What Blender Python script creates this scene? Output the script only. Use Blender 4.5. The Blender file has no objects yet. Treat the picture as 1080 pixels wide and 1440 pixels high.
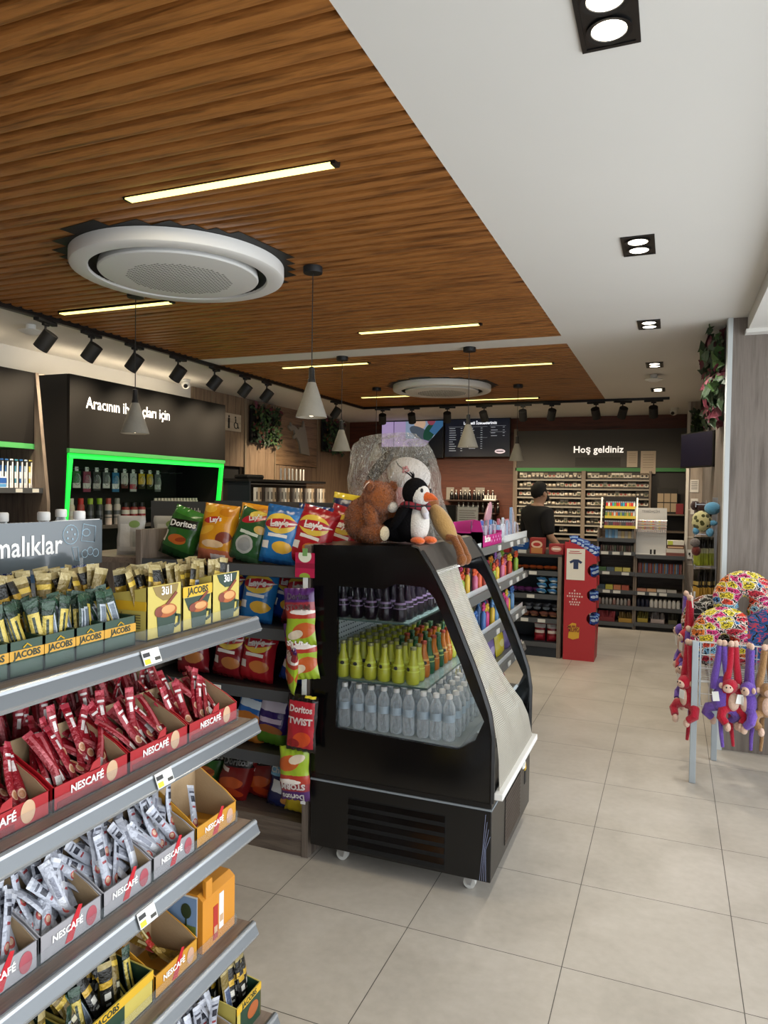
import bpy, math, random
from mathutils import Vector, Matrix, Euler, noise as mnoise
PI = math.pi
SC = bpy.context.scene
COL = SC.collection
# ---------------------------------------------------------------- camera, world, light, exposure
CAM_H = 1.726
YAW, PITCH, ROLL, FPX = .3813, .0277, .0143, 1010.47
def setup_view():
    fw = Vector((-math.sin(YAW)*math.cos(PITCH), math.cos(YAW)*math.cos(PITCH), -math.sin(PITCH)))
    r = Vector((math.cos(YAW), math.sin(YAW), 0)); u = r.cross(fw)
    c, s = math.cos(ROLL), math.sin(ROLL)
    R, U = c*r + s*u, -s*r + c*u
    cd = bpy.data.cameras.new('camera'); cam = bpy.data.objects.new('camera', cd); COL.objects.link(cam)
    m = Matrix((R, U, -fw)).transposed().to_4x4(); m.translation = (0, 0, CAM_H)
    cam.matrix_world = m
    cd.sensor_fit = 'AUTO'; cd.sensor_width = 36; cd.lens = FPX/1440*36; cd.clip_start = .02; cd.clip_end = 100
    SC.camera = cam
setup_view()
SC.view_settings.view_transform = 'Standard'; SC.view_settings.look = 'None'
SC.view_settings.exposure = 0.0; SC.view_settings.gamma = 1.0; SC.view_settings.use_curve_mapping = False
SC.cycles.max_bounces = 7; SC.cycles.diffuse_bounces = 4; SC.cycles.glossy_bounces = 3; SC.cycles.transmission_bounces = 6
SC.cycles.transparent_max_bounces = 24; SC.cycles.caustics_reflective = False; SC.cycles.caustics_refractive = False
SC.cycles.sample_clamp_indirect = 6; SC.cycles.use_denoising = True
w = bpy.data.worlds.new('daylight'); SC.world = w; w.use_nodes = True
w.node_tree.nodes['Background'].inputs[0].default_value = (.86, .93, 1, 1)
w.node_tree.nodes['Background'].inputs[1].default_value = 2.2
def area(name, loc, rot, sx, sy, e, col=(1, 1, 1), spread=PI):
    l = bpy.data.lights.new(name, 'AREA'); l.shape = 'RECTANGLE'; l.size = sx; l.size_y = sy; l.energy = e; l.color = col; l.spread = spread
    o = bpy.data.objects.new(name, l); o.location = loc; o.rotation_euler = rot; COL.objects.link(o); return o
# daylight entering through the two glazed fronts of the shop
area('daylight_right_glazing', (2.05, 1.9, 1.35), (0, PI/2, 0), 2.5, 6.4, 150, (.94, .97, 1))
area('daylight_front_glazing', (.8, -1.75, 1.4), (PI/2, 0, 0), 2.2, 2.5, 18, (.96, .98, 1))
# ---------------------------------------------------------------- helpers
def C(h, a=1):
    h = h.lstrip('#'); h = h if len(h) == 6 else ''.join(k*2 for k in h)
    f = lambda i: ((int(h[i:i+2], 16)/255+.055)/1.055)**2.4 if int(h[i:i+2], 16) > 10 else int(h[i:i+2], 16)/255/12.92
    return (f(0), f(2), f(4), a)
MATS = {}
def mat(name, col='#808080', rough=.5, metal=0, spec=.5, emit=None, es=1, alpha=1, trans=0, bump=0, bscale=60, coat=0, sheen=0, mottle=0, mscale=8):
    if name in MATS: return MATS[name]
    m = bpy.data.materials.new(name); m.use_nodes = True; nt = m.node_tree; b = nt.nodes['Principled BSDF']
    col = C(col) if isinstance(col, str) else col
    b.inputs['Base Color'].default_value = col; b.inputs['Roughness'].default_value = rough; b.inputs['Metallic'].default_value = metal
    b.inputs['Specular IOR Level'].default_value = spec; b.inputs['Alpha'].default_value = alpha; b.inputs['Transmission Weight'].default_value = trans
    b.inputs['Coat Weight'].default_value = coat; b.inputs['Sheen Weight'].default_value = sheen
    if emit: b.inputs['Emission Color'].default_value = C(emit) if isinstance(emit, str) else emit; b.inputs['Emission Strength'].default_value = es
    if bump or mottle:
        tc = nt.nodes.new('ShaderNodeTexCoord')
    if bump:
        n = nt.nodes.new('ShaderNodeTexNoise'); n.inputs['Scale'].default_value = bscale; n.inputs['Detail'].default_value = 3
        nt.links.new(tc.outputs['Object'], n.inputs['Vector'])
        bp = nt.nodes.new('ShaderNodeBump'); bp.inputs['Strength'].default_value = bump; bp.inputs['Distance'].default_value = .01
        nt.links.new(n.outputs['Fac'], bp.inputs['Height']); nt.links.new(bp.outputs['Normal'], b.inputs['Normal'])
    if mottle:
        n = nt.nodes.new('ShaderNodeTexNoise'); n.inputs['Scale'].default_value = mscale; n.inputs['Detail'].default_value = 5
        nt.links.new(tc.outputs['Object'], n.inputs['Vector'])
        mx = nt.nodes.new('ShaderNodeMix'); mx.data_type = 'RGBA'
        mx.inputs[6].default_value = tuple(x*(1-mottle) for x in col[:3])+(1,); mx.inputs[7].default_value = tuple(min(1, x*(1+mottle)) for x in col[:3])+(1,)
        nt.links.new(n.outputs['Fac'], mx.inputs[0]); nt.links.new(mx.outputs[2], b.inputs['Base Color'])
    MATS[name] = m; return m
class NT:
    """small node-graph writer"""
    def __init__(s, m): s.nt = m.node_tree; s.b = s.nt.nodes['Principled BSDF']
    def n(s, t, **k):
        x = s.nt.nodes.new(t)
        for a, v in k.items(): setattr(x, a, v)
        return x
    def put(s, sock, v):
        if isinstance(v, (int, float, tuple)): sock.default_value = v
        else: s.nt.links.new(v, sock)
    def m(s, op, a, b=0, c=None):
        x = s.n('ShaderNodeMath', operation=op); s.put(x.inputs[0], a); s.put(x.inputs[1], b)
        if c is not None: s.put(x.inputs[2], c)
        return x.outputs[0]
    def mix(s, f, a, b):
        x = s.n('ShaderNodeMix', data_type='RGBA'); s.put(x.inputs[0], f); s.put(x.inputs[6], a); s.put(x.inputs[7], b); return x.outputs[2]
    def obj(s):
        t = s.n('ShaderNodeTexCoord'); q = s.n('ShaderNodeSeparateXYZ'); s.nt.links.new(t.outputs['Object'], q.inputs[0]); s.tc = t
        return q.outputs[0], q.outputs[1], q.outputs[2]
    def noise(s, scale, detail=3, sx=1, sy=1, sz=1, out='Fac', dist=0):
        t = s.n('ShaderNodeTexCoord'); mp = s.n('ShaderNodeMapping'); mp.inputs['Scale'].default_value = (sx, sy, sz)
        s.nt.links.new(t.outputs['Object'], mp.inputs[0]); x = s.n('ShaderNodeTexNoise'); x.inputs['Scale'].default_value = scale
        x.inputs['Detail'].default_value = detail; x.inputs['Distortion'].default_value = dist; s.nt.links.new(mp.outputs[0], x.inputs['Vector']); return x.outputs[out]
    def bump(s, h, st=.3, d=.01):
        x = s.n('ShaderNodeBump'); x.inputs['Strength'].default_value = st; x.inputs['Distance'].default_value = d
        s.put(x.inputs['Height'], h); s.put(s.b.inputs['Normal'], x.outputs['Normal'])
    def ramp(s, f, stops):
        x = s.n('ShaderNodeValToRGB'); e = x.color_ramp.elements
        while len(e) < len(stops): e.new(.5)
        for k, (p, c) in enumerate(stops): e[k].position = p; e[k].color = C(c) if isinstance(c, str) else c
        s.put(x.inputs[0], f); return x.outputs[0]
def wood(name, dark, light, axis='z', scale=1, rough=.5, plank=0):
    """laminate or veneer whose grain runs along one object axis"""
    if name in MATS: return MATS[name]
    m = mat(name, dark, rough); g = NT(m); s = {'x': (1, 14, 14), 'y': (14, 1, 14), 'z': (14, 14, 1)}[axis]
    a = g.noise(1.6*scale, 6, *s, dist=.6); b = g.noise(9*scale, 4, *s); f = g.m('ADD', g.m('MULTIPLY', a, .75), g.m('MULTIPLY', b, .25))
    col = g.ramp(f, [(.3, dark), (.55, light), (.75, dark)])
    if plank:
        x, y, z = g.obj(); p = g.m('FRACT', g.m('DIVIDE', y if axis != 'y' else x, plank)); col = g.mix(g.m('LESS_THAN', p, .02), col, (.03, .02, .015, 1))
    g.put(g.b.inputs['Base Color'], col); g.bump(b, .08); return m
def pm(name, base, shapes, rough=.35, metal=0, crinkle=0, wob=0, emit=0):
    """printed surface: ellipses ('e'), bars ('r') and discs laid on object x / z, later ones on top"""
    if name in MATS: return MATS[name]
    m = mat(name, base, rough, metal); g = NT(m); x, y, z = g.obj()
    if wob:
        nx = g.noise(40, 2); x = g.m('ADD', x, g.m('MULTIPLY', g.m('SUBTRACT', nx, .5), wob)); z = g.m('ADD', z, g.m('MULTIPLY', g.m('SUBTRACT', nx, .5), wob))
    col = C(base)
    for sh in shapes:
        k, cx, cz, rx, rz, c = sh[:6]; a = sh[6] if len(sh) > 6 else 0
        dx, dz = g.m('SUBTRACT', x, cx), g.m('SUBTRACT', z, cz)
        if a:
            ca, sa = math.cos(a), math.sin(a)
            dx, dz = g.m('ADD', g.m('MULTIPLY', dx, ca), g.m('MULTIPLY', dz, sa)), g.m('SUBTRACT', g.m('MULTIPLY', dz, ca), g.m('MULTIPLY', dx, sa))
        dx, dz = g.m('ABSOLUTE', g.m('DIVIDE', dx, rx)), g.m('ABSOLUTE', g.m('DIVIDE', dz, rz))
        d = g.m('ADD', g.m('MULTIPLY', dx, dx), g.m('MULTIPLY', dz, dz)) if k == 'e' else g.m('MAXIMUM', dx, dz)
        col = g.mix(g.m('LESS_THAN', d, 1), col, C(c))
    g.put(g.b.inputs['Base Color'], col)
    if emit: g.put(g.b.inputs['Emission Color'], col); g.b.inputs['Emission Strength'].default_value = emit
    if crinkle: g.bump(g.noise(crinkle, 3), .55, .006)
    return m
def clear(name, col='#dfeaec', edge=.35, rough=.03, gl=.5, base=.06):
    """thin clear plastic or glass: mostly see-through, more reflective and milkier at grazing angles"""
    if name in MATS: return MATS[name]
    m = bpy.data.materials.new(name); m.use_nodes = True; nt = m.node_tree; nt.nodes.remove(nt.nodes['Principled BSDF'])
    o = nt.nodes['Material Output']; L = nt.links.new
    tr = nt.nodes.new('ShaderNodeBsdfTransparent'); tr.inputs[0].default_value = (1, 1, 1, 1)
    pb = nt.nodes.new('ShaderNodeBsdfPrincipled'); pb.inputs['Base Color'].default_value = C(col); pb.inputs['Roughness'].default_value = rough; pb.inputs['Specular IOR Level'].default_value = gl
    lw = nt.nodes.new('ShaderNodeLayerWeight'); lw.inputs['Blend'].default_value = edge
    mr = nt.nodes.new('ShaderNodeMapRange'); mr.inputs[3].default_value = base; mr.inputs[4].default_value = min(1, base+.75)
    L(lw.outputs['Facing'], mr.inputs[0]); mx = nt.nodes.new('ShaderNodeMixShader')
    L(mr.outputs[0], mx.inputs[0]); L(tr.outputs[0], mx.inputs[1]); L(pb.outputs[0], mx.inputs[2]); L(mx.outputs[0], o.inputs[0])
    MATS[name] = m; return m
def fabric(name, col, scale=180, st=.8, var=.25):
    if name in MATS: return MATS[name]
    m = mat(name, col, .95, 0, .1, sheen=.3); g = NT(m); n = g.noise(scale, 4); c = C(col)
    g.put(g.b.inputs['Base Color'], g.mix(n, tuple(x*(1-var) for x in c[:3])+(1,), tuple(min(1, x*(1+var)) for x in c[:3])+(1,))); g.bump(n, st, .012); return m
class MB:
    """collects shapes into one mesh"""
    def __init__(s, m=None): s.v = []; s.f = []; s.fm = []; s.mats = []; s.k = 0; s.M = None; s.use(m) if m else None
    def use(s, m):
        if m not in s.mats: s.mats.append(m)
        s.k = s.mats.index(m); return s
    def add(s, vs, fs):
        o = len(s.v)
        s.v += [tuple(s.M @ Vector(p)) if s.M else tuple(p) for p in vs]
        for f in fs: s.f.append([i+o for i in f]); s.fm.append(s.k)
        return s
    def box(s, x0, x1, y0, y1, z0, z1):
        v = [(x, y, z) for z in (z0, z1) for y in (y0, y1) for x in (x0, x1)]
        return s.add(v, [(0, 2, 3, 1), (4, 5, 7, 6), (0, 1, 5, 4), (2, 6, 7, 3), (0, 4, 6, 2), (1, 3, 7, 5)])
    def obox(s, c, d, rot=(0, 0, 0)):
        m = Matrix.Translation(c) @ Euler(rot).to_matrix().to_4x4(); a = s.M; s.M = (a @ m) if a else m
        s.box(-d[0]/2, d[0]/2, -d[1]/2, d[1]/2, -d[2]/2, d[2]/2); s.M = a; return s
    def prism(s, poly, ax, lo, hi):
        n = len(poly); mk = {'x': lambda a, b, t: (t, a, b), 'y': lambda a, b, t: (a, t, b), 'z': lambda a, b, t: (a, b, t)}[ax]
        v = [mk(a, b, lo) for a, b in poly]+[mk(a, b, hi) for a, b in poly]
        return s.add(v, [tuple(range(n))[::-1], tuple(range(n, 2*n))]+[(i, (i+1) % n, n+(i+1) % n, n+i) for i in range(n)])
    def tube(s, pts, rad, n=8, caps=True):
        pts = [Vector(p) for p in pts]; N = len(pts); rad = rad if isinstance(rad, (list, tuple)) else [rad]*N; vs = []; fs = []
        up = None
        for i, p in enumerate(pts):
            d = (pts[min(i+1, N-1)]-pts[max(i-1, 0)]).normalized()
            if up is None: up = Vector((0, 0, 1)) if abs(d.z) < .9 else Vector((1, 0, 0))
            a = d.cross(up).normalized(); up = a.cross(d).normalized()
            vs += [p+(a*math.cos(2*PI*k/n)+up*math.sin(2*PI*k/n))*rad[i] for k in range(n)]
        for i in range(N-1):
            for k in range(n): q = (k+1) % n; fs.append((i*n+k, i*n+q, (i+1)*n+q, (i+1)*n+k))
        if caps: fs += [tuple(range(n))[::-1], tuple(range((N-1)*n, N*n))]
        return s.add(vs, fs)
    def cyl(s, p0, p1, r0, r1=None, n=16): return s.tube([p0, p1], [r0, r0 if r1 is None else r1], n)
    def lathe(s, prof, c=(0, 0, 0), n=20, caps=True):
        N = len(prof); vs = [(c[0]+r*math.cos(2*PI*k/n), c[1]+r*math.sin(2*PI*k/n), c[2]+z) for r, z in prof for k in range(n)]
        fs = [(i*n+k, i*n+(k+1) % n, (i+1)*n+(k+1) % n, (i+1)*n+k) for i in range(N-1) for k in range(n)]
        if caps: fs += [tuple(range(n))[::-1], tuple(range((N-1)*n, N*n))]
        return s.add(vs, fs)
    def ell(s, c, r, nu=18, nv=12, rot=(0, 0, 0), fn=None):
        R = Euler(rot).to_matrix(); vs = []
        for i in range(nv+1):
            t = PI*i/nv
            for k in range(nu):
                p = Vector((math.sin(t)*math.cos(2*PI*k/nu), math.sin(t)*math.sin(2*PI*k/nu), math.cos(t)))
                q = Vector((p.x*r[0], p.y*r[1], p.z*r[2]))
                if fn: q = fn(p, q)
                vs.append(Vector(c)+R @ q)
        return s.add(vs, [(i*nu+k, (i+1)*nu+k, (i+1)*nu+(k+1) % nu, i*nu+(k+1) % nu) for i in range(nv) for k in range(nu)])
    def grid(s, fn, nu, nv):
        vs = [fn(i/nu, j/nv) for j in range(nv+1) for i in range(nu+1)]
        return s.add(vs, [(j*(nu+1)+i, j*(nu+1)+i+1, (j+1)*(nu+1)+i+1, (j+1)*(nu+1)+i) for j in range(nv) for i in range(nu)])
    def build(s, name, parent=None, smooth=40, bev=0, loc=None, thick=0, sub=0):
        me = bpy.data.meshes.new(name); me.from_pydata(s.v, [], s.f)
        for m in s.mats: me.materials.append(m)
        me.polygons.foreach_set('material_index', s.fm)
        if smooth:
            me.polygons.foreach_set('use_smooth', [True]*len(me.polygons)); me.set_sharp_from_angle(angle=math.radians(smooth))
        me.update(); me.validate()
        o = bpy.data.objects.new(name, me); COL.objects.link(o)
        if parent: o.parent = parent
        if loc: o.location = loc
        if thick: t = o.modifiers.new('t', 'SOLIDIFY'); t.thickness = thick; t.offset = 0
        if sub: t = o.modifiers.new('s', 'SUBSURF'); t.levels = t.render_levels = sub
        if bev: t = o.modifiers.new('b', 'BEVEL'); t.width = bev; t.segments = 2; t.limit_method = 'ANGLE'
        return o
def tag(o, label, cat, group=None):
    o['label'] = label; o['category'] = cat
    if group: o['group'] = group
    return o
def thing(name, label, cat, loc=(0, 0, 0), rz=0, group=None):
    o = bpy.data.objects.new(name, None); COL.objects.link(o); o.location = loc; o.rotation_euler = (0, 0, rz); o.empty_display_size = .05
    return tag(o, label, cat, group)
def struct(o): o['kind'] = 'structure'; return o
KIDS = {}
def kids(o):
    return [c for c in bpy.data.objects if c.parent == o]
def dup(root, label=None, group=None):
    """copy of a thing with copies of its parts and sub-parts"""
    if root.name not in KIDS: KIDS[root.name] = [(c, kids(c)) for c in kids(root)]
    r = root.copy(); COL.objects.link(r)
    for ch, gs in KIDS[root.name]:
        c = ch.copy(); COL.objects.link(c); c.parent = r
        for g in gs: d = g.copy(); COL.objects.link(d); d.parent = c
    if label: r['label'] = label
    if group: r['group'] = group
    return r
TXT = {}
def txt(s, size, m, parent, loc, rot=(PI/2, 0, 0), name='lettering', bold=0, ext=.0006, conf=None, align='CENTER', sx=1):
    """lettering as a thin mesh; conf bends it onto a curved front"""
    key = (s, size, m.name, bold, ext, align, sx)
    if key not in TXT or conf:
        cu = bpy.data.curves.new('t', 'FONT'); cu.body = s; cu.size = size; cu.align_x = align; cu.align_y = 'CENTER'; cu.extrude = ext; cu.offset = bold; cu.resolution_u = 2
        ob = bpy.data.objects.new('t', cu); COL.objects.link(ob)
        me = bpy.data.meshes.new_from_object(ob.evaluated_get(bpy.context.evaluated_depsgraph_get())); bpy.data.objects.remove(ob); bpy.data.curves.remove(cu)
        me.name = name; me.materials.clear(); me.materials.append(m)
        for v in me.vertices: v.co.x *= sx
        if conf:
            M = Matrix.Translation(loc) @ Euler(rot).to_matrix().to_4x4()
            for v in me.vertices: v.co = conf(M @ v.co)
        else: TXT[key] = me
    else: me = TXT[key]
    o = bpy.data.objects.new(name, me); COL.objects.link(o); o.parent = parent
    if not conf: o.location = loc; o.rotation_euler = rot
    return o
RX = (PI/2, 0, PI/2)     # lettering that faces +x
rnd = random.Random(7)
def U(a, b): return rnd.uniform(a, b)
# ---------------------------------------------------------------- common materials
M_WHITE = mat('white paint', '#dcdad4', .8, mottle=.03, mscale=1.5)
M_BLACK = mat('black metal', '#0b0b0c', .35)
M_BLACKM = mat('matt black', '#08080a', .6)
M_PLAST = mat('white plastic', '#e4e4e0', .4)
M_STEEL = mat('brushed steel', '#b9bcc0', .35, .9)
M_ALU = mat('aluminium strip', '#c2c9cd', .38, .55)
M_LIP = mat('grey plastic lip', '#6f7376', .32, .45)
M_DGREY = mat('dark grey panel', '#2b2927', .5)
M_NAVY = mat('dark blue grey steel', '#1d252e', .5)
M_DLIP = mat('dark shelf edge', '#4b4e52', .45, .2)
M_TAG = pm('price tag paper', '#e8e8e2', [('r', -.016, .006, .012, .005, '#3a3a3a'), ('r', .018, -.008, .01, .004, '#44423c'), ('r', -.018, -.01, .01, .006, '#d8c93a')], .6)
M_TAGD = mat('shelf price tag', '#c9cac6', .6)
M_CLEAR = clear('clear plastic', '#e8eef0', .4, .05)
M_RISER = clear('clear shelf riser', '#9aa2a4', .1, .2, .2, .03)
M_GLASS = clear('clear glass', '#0c1112', .25, .02, .5, .04)
M_LAMIN = wood('grey brown laminate', '#3f362f', '#6b5f54', 'x', 1.2)
M_LAMINY = wood('grey brown laminate along y', '#5f5148', '#85766a', 'y', 1.2)
M_LAMINZ = wood('grey brown laminate upright', '#4a413a', '#786c61', 'z', 1.2)
M_OAK = wood('smoked oak panel', '#5c4a3a', '#907a64', 'z', .8)
M_OAKG = wood('greyed oak panel', '#564c44', '#7f756c', 'z', .7)
M_OAKX = wood('smoked oak boards across', '#4d3a2a', '#8d7256', 'y', .8)
M_TEAK = wood('teak fluted board', '#56300f', '#a76d35', 'x', 1.5, .4)
M_MERB = wood('red brown boards', '#3d1b10', '#61301f', 'x', .8, .5)
M_LETT = mat('white lettering', '#f2f0ec', .5)
M_LETTL = mat('backlit lettering', '#ffffff', .5, emit='#fff4e6', es=1.0)
M_INK = mat('black ink', '#141414', .6)
M_CARD = mat('brown cardboard', '#a98f6c', .85, bump=.1, bscale=120)
M_GREENSTRIP = mat('green edge strip', '#3f8f4e', .5)
# ---------------------------------------------------------------- floor
m = mat('stone look tile', '#a59d92', .36); g = NT(m); x, y, z = g.obj()
fx = g.m('FRACT', g.m('DIVIDE', g.m('ADD', x, .337+6), .6)); fy = g.m('FRACT', g.m('DIVIDE', g.m('ADD', y, -2.645+6), .6))
gr = g.m('MAXIMUM', g.m('LESS_THAN', fx, .0055), g.m('LESS_THAN', fy, .0055))
n1 = g.noise(2.3, 8, dist=.8); n2 = g.noise(26, 5); f = g.m('ADD', g.m('MULTIPLY', n1, .7), g.m('MULTIPLY', n2, .3))
ix = g.m('FLOOR', g.m('DIVIDE', g.m('ADD', x, 6.337), .6)); iy = g.m('FLOOR', g.m('DIVIDE', g.m('ADD', y, 3.355), .6))
tone = g.m('FRACT', g.m('MULTIPLY', g.m('SINE', g.m('ADD', g.m('MULTIPLY', ix, 12.9), g.m('MULTIPLY', iy, 78.2))), 437.5))
col = g.ramp(f, [(.25, '#a19a8f'), (.5, '#b5aea3'), (.72, '#c4bdb3')])
col = g.mix(g.m('MULTIPLY', tone, .1), col, C('#a49d92'))
g.put(g.b.inputs['Base Color'], g.mix(gr, col, C('#4a4640'))); g.put(g.b.inputs['Roughness'], g.m('ADD', .3, g.m('MULTIPLY', n2, .2)))
g.bump(g.m('SUBTRACT', g.m('MULTIPLY', n2, .1), g.m('MULTIPLY', gr, .5)), .2, .003)
struct(MB(m).box(-5.4, 2.2, -2, 11.6, -.1, 0).build('floor', smooth=0))
# ---------------------------------------------------------------- ceiling with two fluted wood fields
Z = 2.93
b = MB(M_WHITE)
for a in ((-.81, 2.2, -2, 11.6), (-5.4, -4.1, -2, 11.6), (-4.1, -.81, 5.575, 5.88), (-4.1, -.81, 9.5, 11.6)): b.box(*a, Z, Z+.12)
b.box(-5.4, 2.2, -2, 11.6, Z+.12, Z+.2)
struct(b.build('ceiling', smooth=0))
def slats(name, y0, y1):
    b = MB(M_TEAK); y = y0
    b.box(-4.1, -.81, y0, y1, Z+.035, Z+.06)
    while y < y1-.01:
        e = min(y+.084, y1)
        b.prism([(y+.004, Z+.036), (y+.014, Z+.002), (y+.03, Z-.001), (y+.05, Z-.001), (min(e, y+.066), Z+.002), (min(e, y+.08), Z+.036)], 'x', -4.1, -.81); y += .084
    return struct(b.build(name, smooth=30))
struct(MB(M_BLACK).box(-4.108, -4.097, -2, 9.5, Z-.004, Z+.05).box(-4.1, -.81, 9.495, 9.505, Z-.004, Z+.05).build('trim_6', smooth=0)); slats('trim_1', -2+.056, 5.575); slats('trim_2', 5.88, 9.5)
struct(MB(M_WHITE).box(.44, 2.2, -2, 5.39, 2.835, Z).box(.425, 2.2, 5.30, 5.39, 2.81, 2.835).build('trim_3', smooth=0))
# ---------------------------------------------------------------- walls
struct(MB(M_WHITE).box(-5.4, -5.27, -2, 7.0, 0, Z).build('wall_left', smooth=0))
b = MB(M_OAK)
b.box(-5.4, -5.24, 7.0, 7.62, 0, Z).box(-5.4, -5.24, 7.62, 8.09, 2.03, Z).box(-5.4, -5.24, 8.09, 8.87, 0, Z)
b.use(M_OAKX).box(-5.4, -5.235, 8.9, 10.16, 2.1, Z).use(M_OAK).box(-5.4, -5.245, 8.87, 10.2, 0, 2.09).box(-5.4, -5.24, 10.2, 11.5, 0, Z)
b.use(M_BLACKM).box(-5.4, -5.26, 8.87, 10.2, 2.085, 2.1).use(mat('pale joint trim', '#8d7d69', .5)).box(-5.26, -5.22, 8.09, 8.12, 0, Z).box(-5.26, -5.22, 8.86, 8.88, 0, Z).box(-5.26, -5.23, 7.36, 7.372, 2.03, Z)
struct(b.build('wall_left_rear', smooth=0))
struct(MB(M_BLACKM).box(-5.37, -5.3, 7.62, 8.09, 0, 2.03).build('door_1', smooth=0))
struct(MB(M_MERB).box(-5.4, 2.2, 11.42, 11.6, 0, Z).build('wall_back', smooth=0))
b = MB(mat('warm grey header panel', '#4a4744', .55)).box(-2.32, .2, 11.36, 11.42, 2.14, 2.72)
b.use(M_GREENSTRIP).box(-2.32, .2, 11.34, 11.42, 2.085, 2.14).use(mat('dark header patch', '#34302e', .55)).box(-1.4, -.735, 11.355, 11.362, 2.16, 2.3)
b.use(wood('pale upright trim', '#6a5b4d', '#877767', 'z')).box(-2.35, -2.3, 11.34, 11.42, 0, 2.75)
hd = struct(b.build('trim_4', smooth=0))
txt('Hoş geldiniz', .145, M_LETTL, hd, (-1.065, 11.35, 2.415), bold=.0015)
# wood clad pier on the right, its light edge strip, and the rear column
struct(MB(M_OAKG).box(.345, 2.2, 5.39, 9.95, 0, Z).build('wall_right', smooth=0))
struct(MB(mat('light grey edge strip', '#c9cfd0', .4)).prism([(.322, 5.372), (.352, 5.372), (.352, 5.42), (.328, 5.425), (.315, 5.41)], 'z', 0, Z).build('trim_5', smooth=0))
b = MB(wood('tile sized oak', '#82776c', '#a89c90', 'z', .8)).box(.17, .345, 9.95, 11.42, 0, Z).use(mat('pale column edge', '#cfcac1', .5)).box(.155, .19, 9.93, 9.96, 0, Z)
for z in (.42, .85, .98, 1.2, 1.55): b.box(.19, .345, 9.945, 9.952, z, z+.012)
struct(b.build('wall_right_rear', smooth=0))
# glazed fronts (behind and to the right of the viewer)
def glazing(name, n, along):
    b = MB(M_DGREY); p = MB(M_GLASS)
    if along == 'y':
        for k in range(n+1): yy = -1.55+(5.39+1.5)*k/n; b.box(1.93, 1.99, yy-.03, yy+.03, 0, 2.83)
        b.box(1.93, 1.99, -1.55, 5.39, 0, .08).box(1.93, 1.99, -1.55, 5.39, 2.7, 2.83); p.box(1.955, 1.965, -1.5, 5.36, .08, 2.7)
    else:
        for k in range(n+1): xx = -.4+2.35*k/n; b.box(xx-.03, xx+.03, -1.6, -1.54, 0, 2.93)
        b.box(-.4, 1.95, -1.6, -1.54, 0, .08).box(-.4, 1.95, -1.6, -1.54, 2.75, 2.93); p.box(-.4, 1.93, -1.575, -1.565, .08, 2.75)
    o = struct(b.build(name, smooth=0)); q = p.build('pane', o, smooth=0); return o
glazing('window_1', 4, 'y'); glazing('window_2', 2, 'x')
struct(MB(M_OAKG).box(-5.4, -.43, -1.62, -1.54, 0, Z).build('wall_front', smooth=0))
# ---------------------------------------------------------------- ceiling fittings
M_LED = mat('warm light strip', '#fff6c0', .5, emit='#ffec84', es=2.6)
LEDS = [(-1.655, 2.4, .94, 'above the near air conditioner'), (-3.48, 3.8, .92, 'beside left track, beyond near air conditioner'), (-1.76, 5.0, .92, 'just before the white ceiling band'),
        (-3.11, 6.18, .9, 'behind the white band on its left'), (-1.515, 6.69, .93, 'behind the white band on its right'), (-2.035, 9.02, .92, 'just ahead of the rear spotlight track'), (-3.25, 8.42, .9, 'to the left of the far air conditioner')]
for x, y, l, s in LEDS:
    t = thing('linear_light', 'thin warm linear light in wood ceiling ' + s, 'ceiling light', (x, y, Z), 0, 'linear ceiling lights')
    MB(M_BLACK).box(-l/2-.012, l/2+.02, -.0235, -.0215, -.006, .03).box(-l/2-.012, l/2+.02, .0215, .0235, -.006, .03).box(l/2, l/2+.02, -.02, .02, -.012, .03).box(-l/2-.012, -l/2, -.02, .02, -.012, .03).build('housing', t, 0)
    MB(M_LED).box(-l/2, l/2, -.021, .021, -.011, .02).build('diffuser', t, 0)
    al = bpy.data.lights.new('strip_glow', 'AREA'); al.shape = 'RECTANGLE'; al.size = l; al.size_y = .03; al.energy = 11; al.color = (1, .86, .6)
    ao = bpy.data.objects.new('strip_glow', al); COL.objects.link(ao); ao.parent = t; ao.location = (0, 0, -.018)
M_DISC = mat('lamp face', '#fff', .5, emit='#fff3dc', es=6)
def downlight(x, y, rz, label):
    t = thing('twin_downlight', label, 'ceiling light', (x, y, Z), rz, 'recessed twin downlights')
    b = MB(M_BLACK)
    for a in ((-.075, .075, -.14, -.128), (-.075, .075, .128, .14), (-.075, -.063, -.128, .128), (.063, .075, -.128, .128)): b.box(*a, -.006, .004)
    b.box(-.064, .064, -.128, .128, -.0035, -.001).build('frame', t, 0)
    for q in (-.062, .062):
        l = MB(M_BLACK).lathe([(.056, -.004), (.058, -.009), (.046, -.007), (.045, -.004)], (0, q, 0), 24, False).build('lamp', t)
        MB(M_DISC).lathe([(.0445, -.005), (.03, -.007), (.001, -.008)], (0, q, 0), 24, False).build('bulb', l)
    sp = bpy.data.lights.new('downlight_beam', 'SPOT'); sp.energy = 22 if y < 4 else 80; sp.spot_size = 2.3; sp.spot_blend = .6; sp.color = (1, .92, .8); sp.shadow_soft_size = .05
    so = bpy.data.objects.new('downlight_beam', sp); COL.objects.link(so); so.parent = t; so.location = (0, 0, -.02)
for y, s in ((1.9, 'nearest the camera, largest of the right hand row'), (3.69, 'second of the right hand row from the camera'), (5.4, 'third of the right hand row, level with the plant clad pier'), (7.07, 'fourth of the right hand row, just before the round detector'), (8.73, 'last of the right hand row, before the rear track')):
    downlight(-.18, y, 0, 'black twin downlight ' + s)
downlight(-4.22, 3.3, 0, 'black twin downlight beside the left spotlight track')
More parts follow.
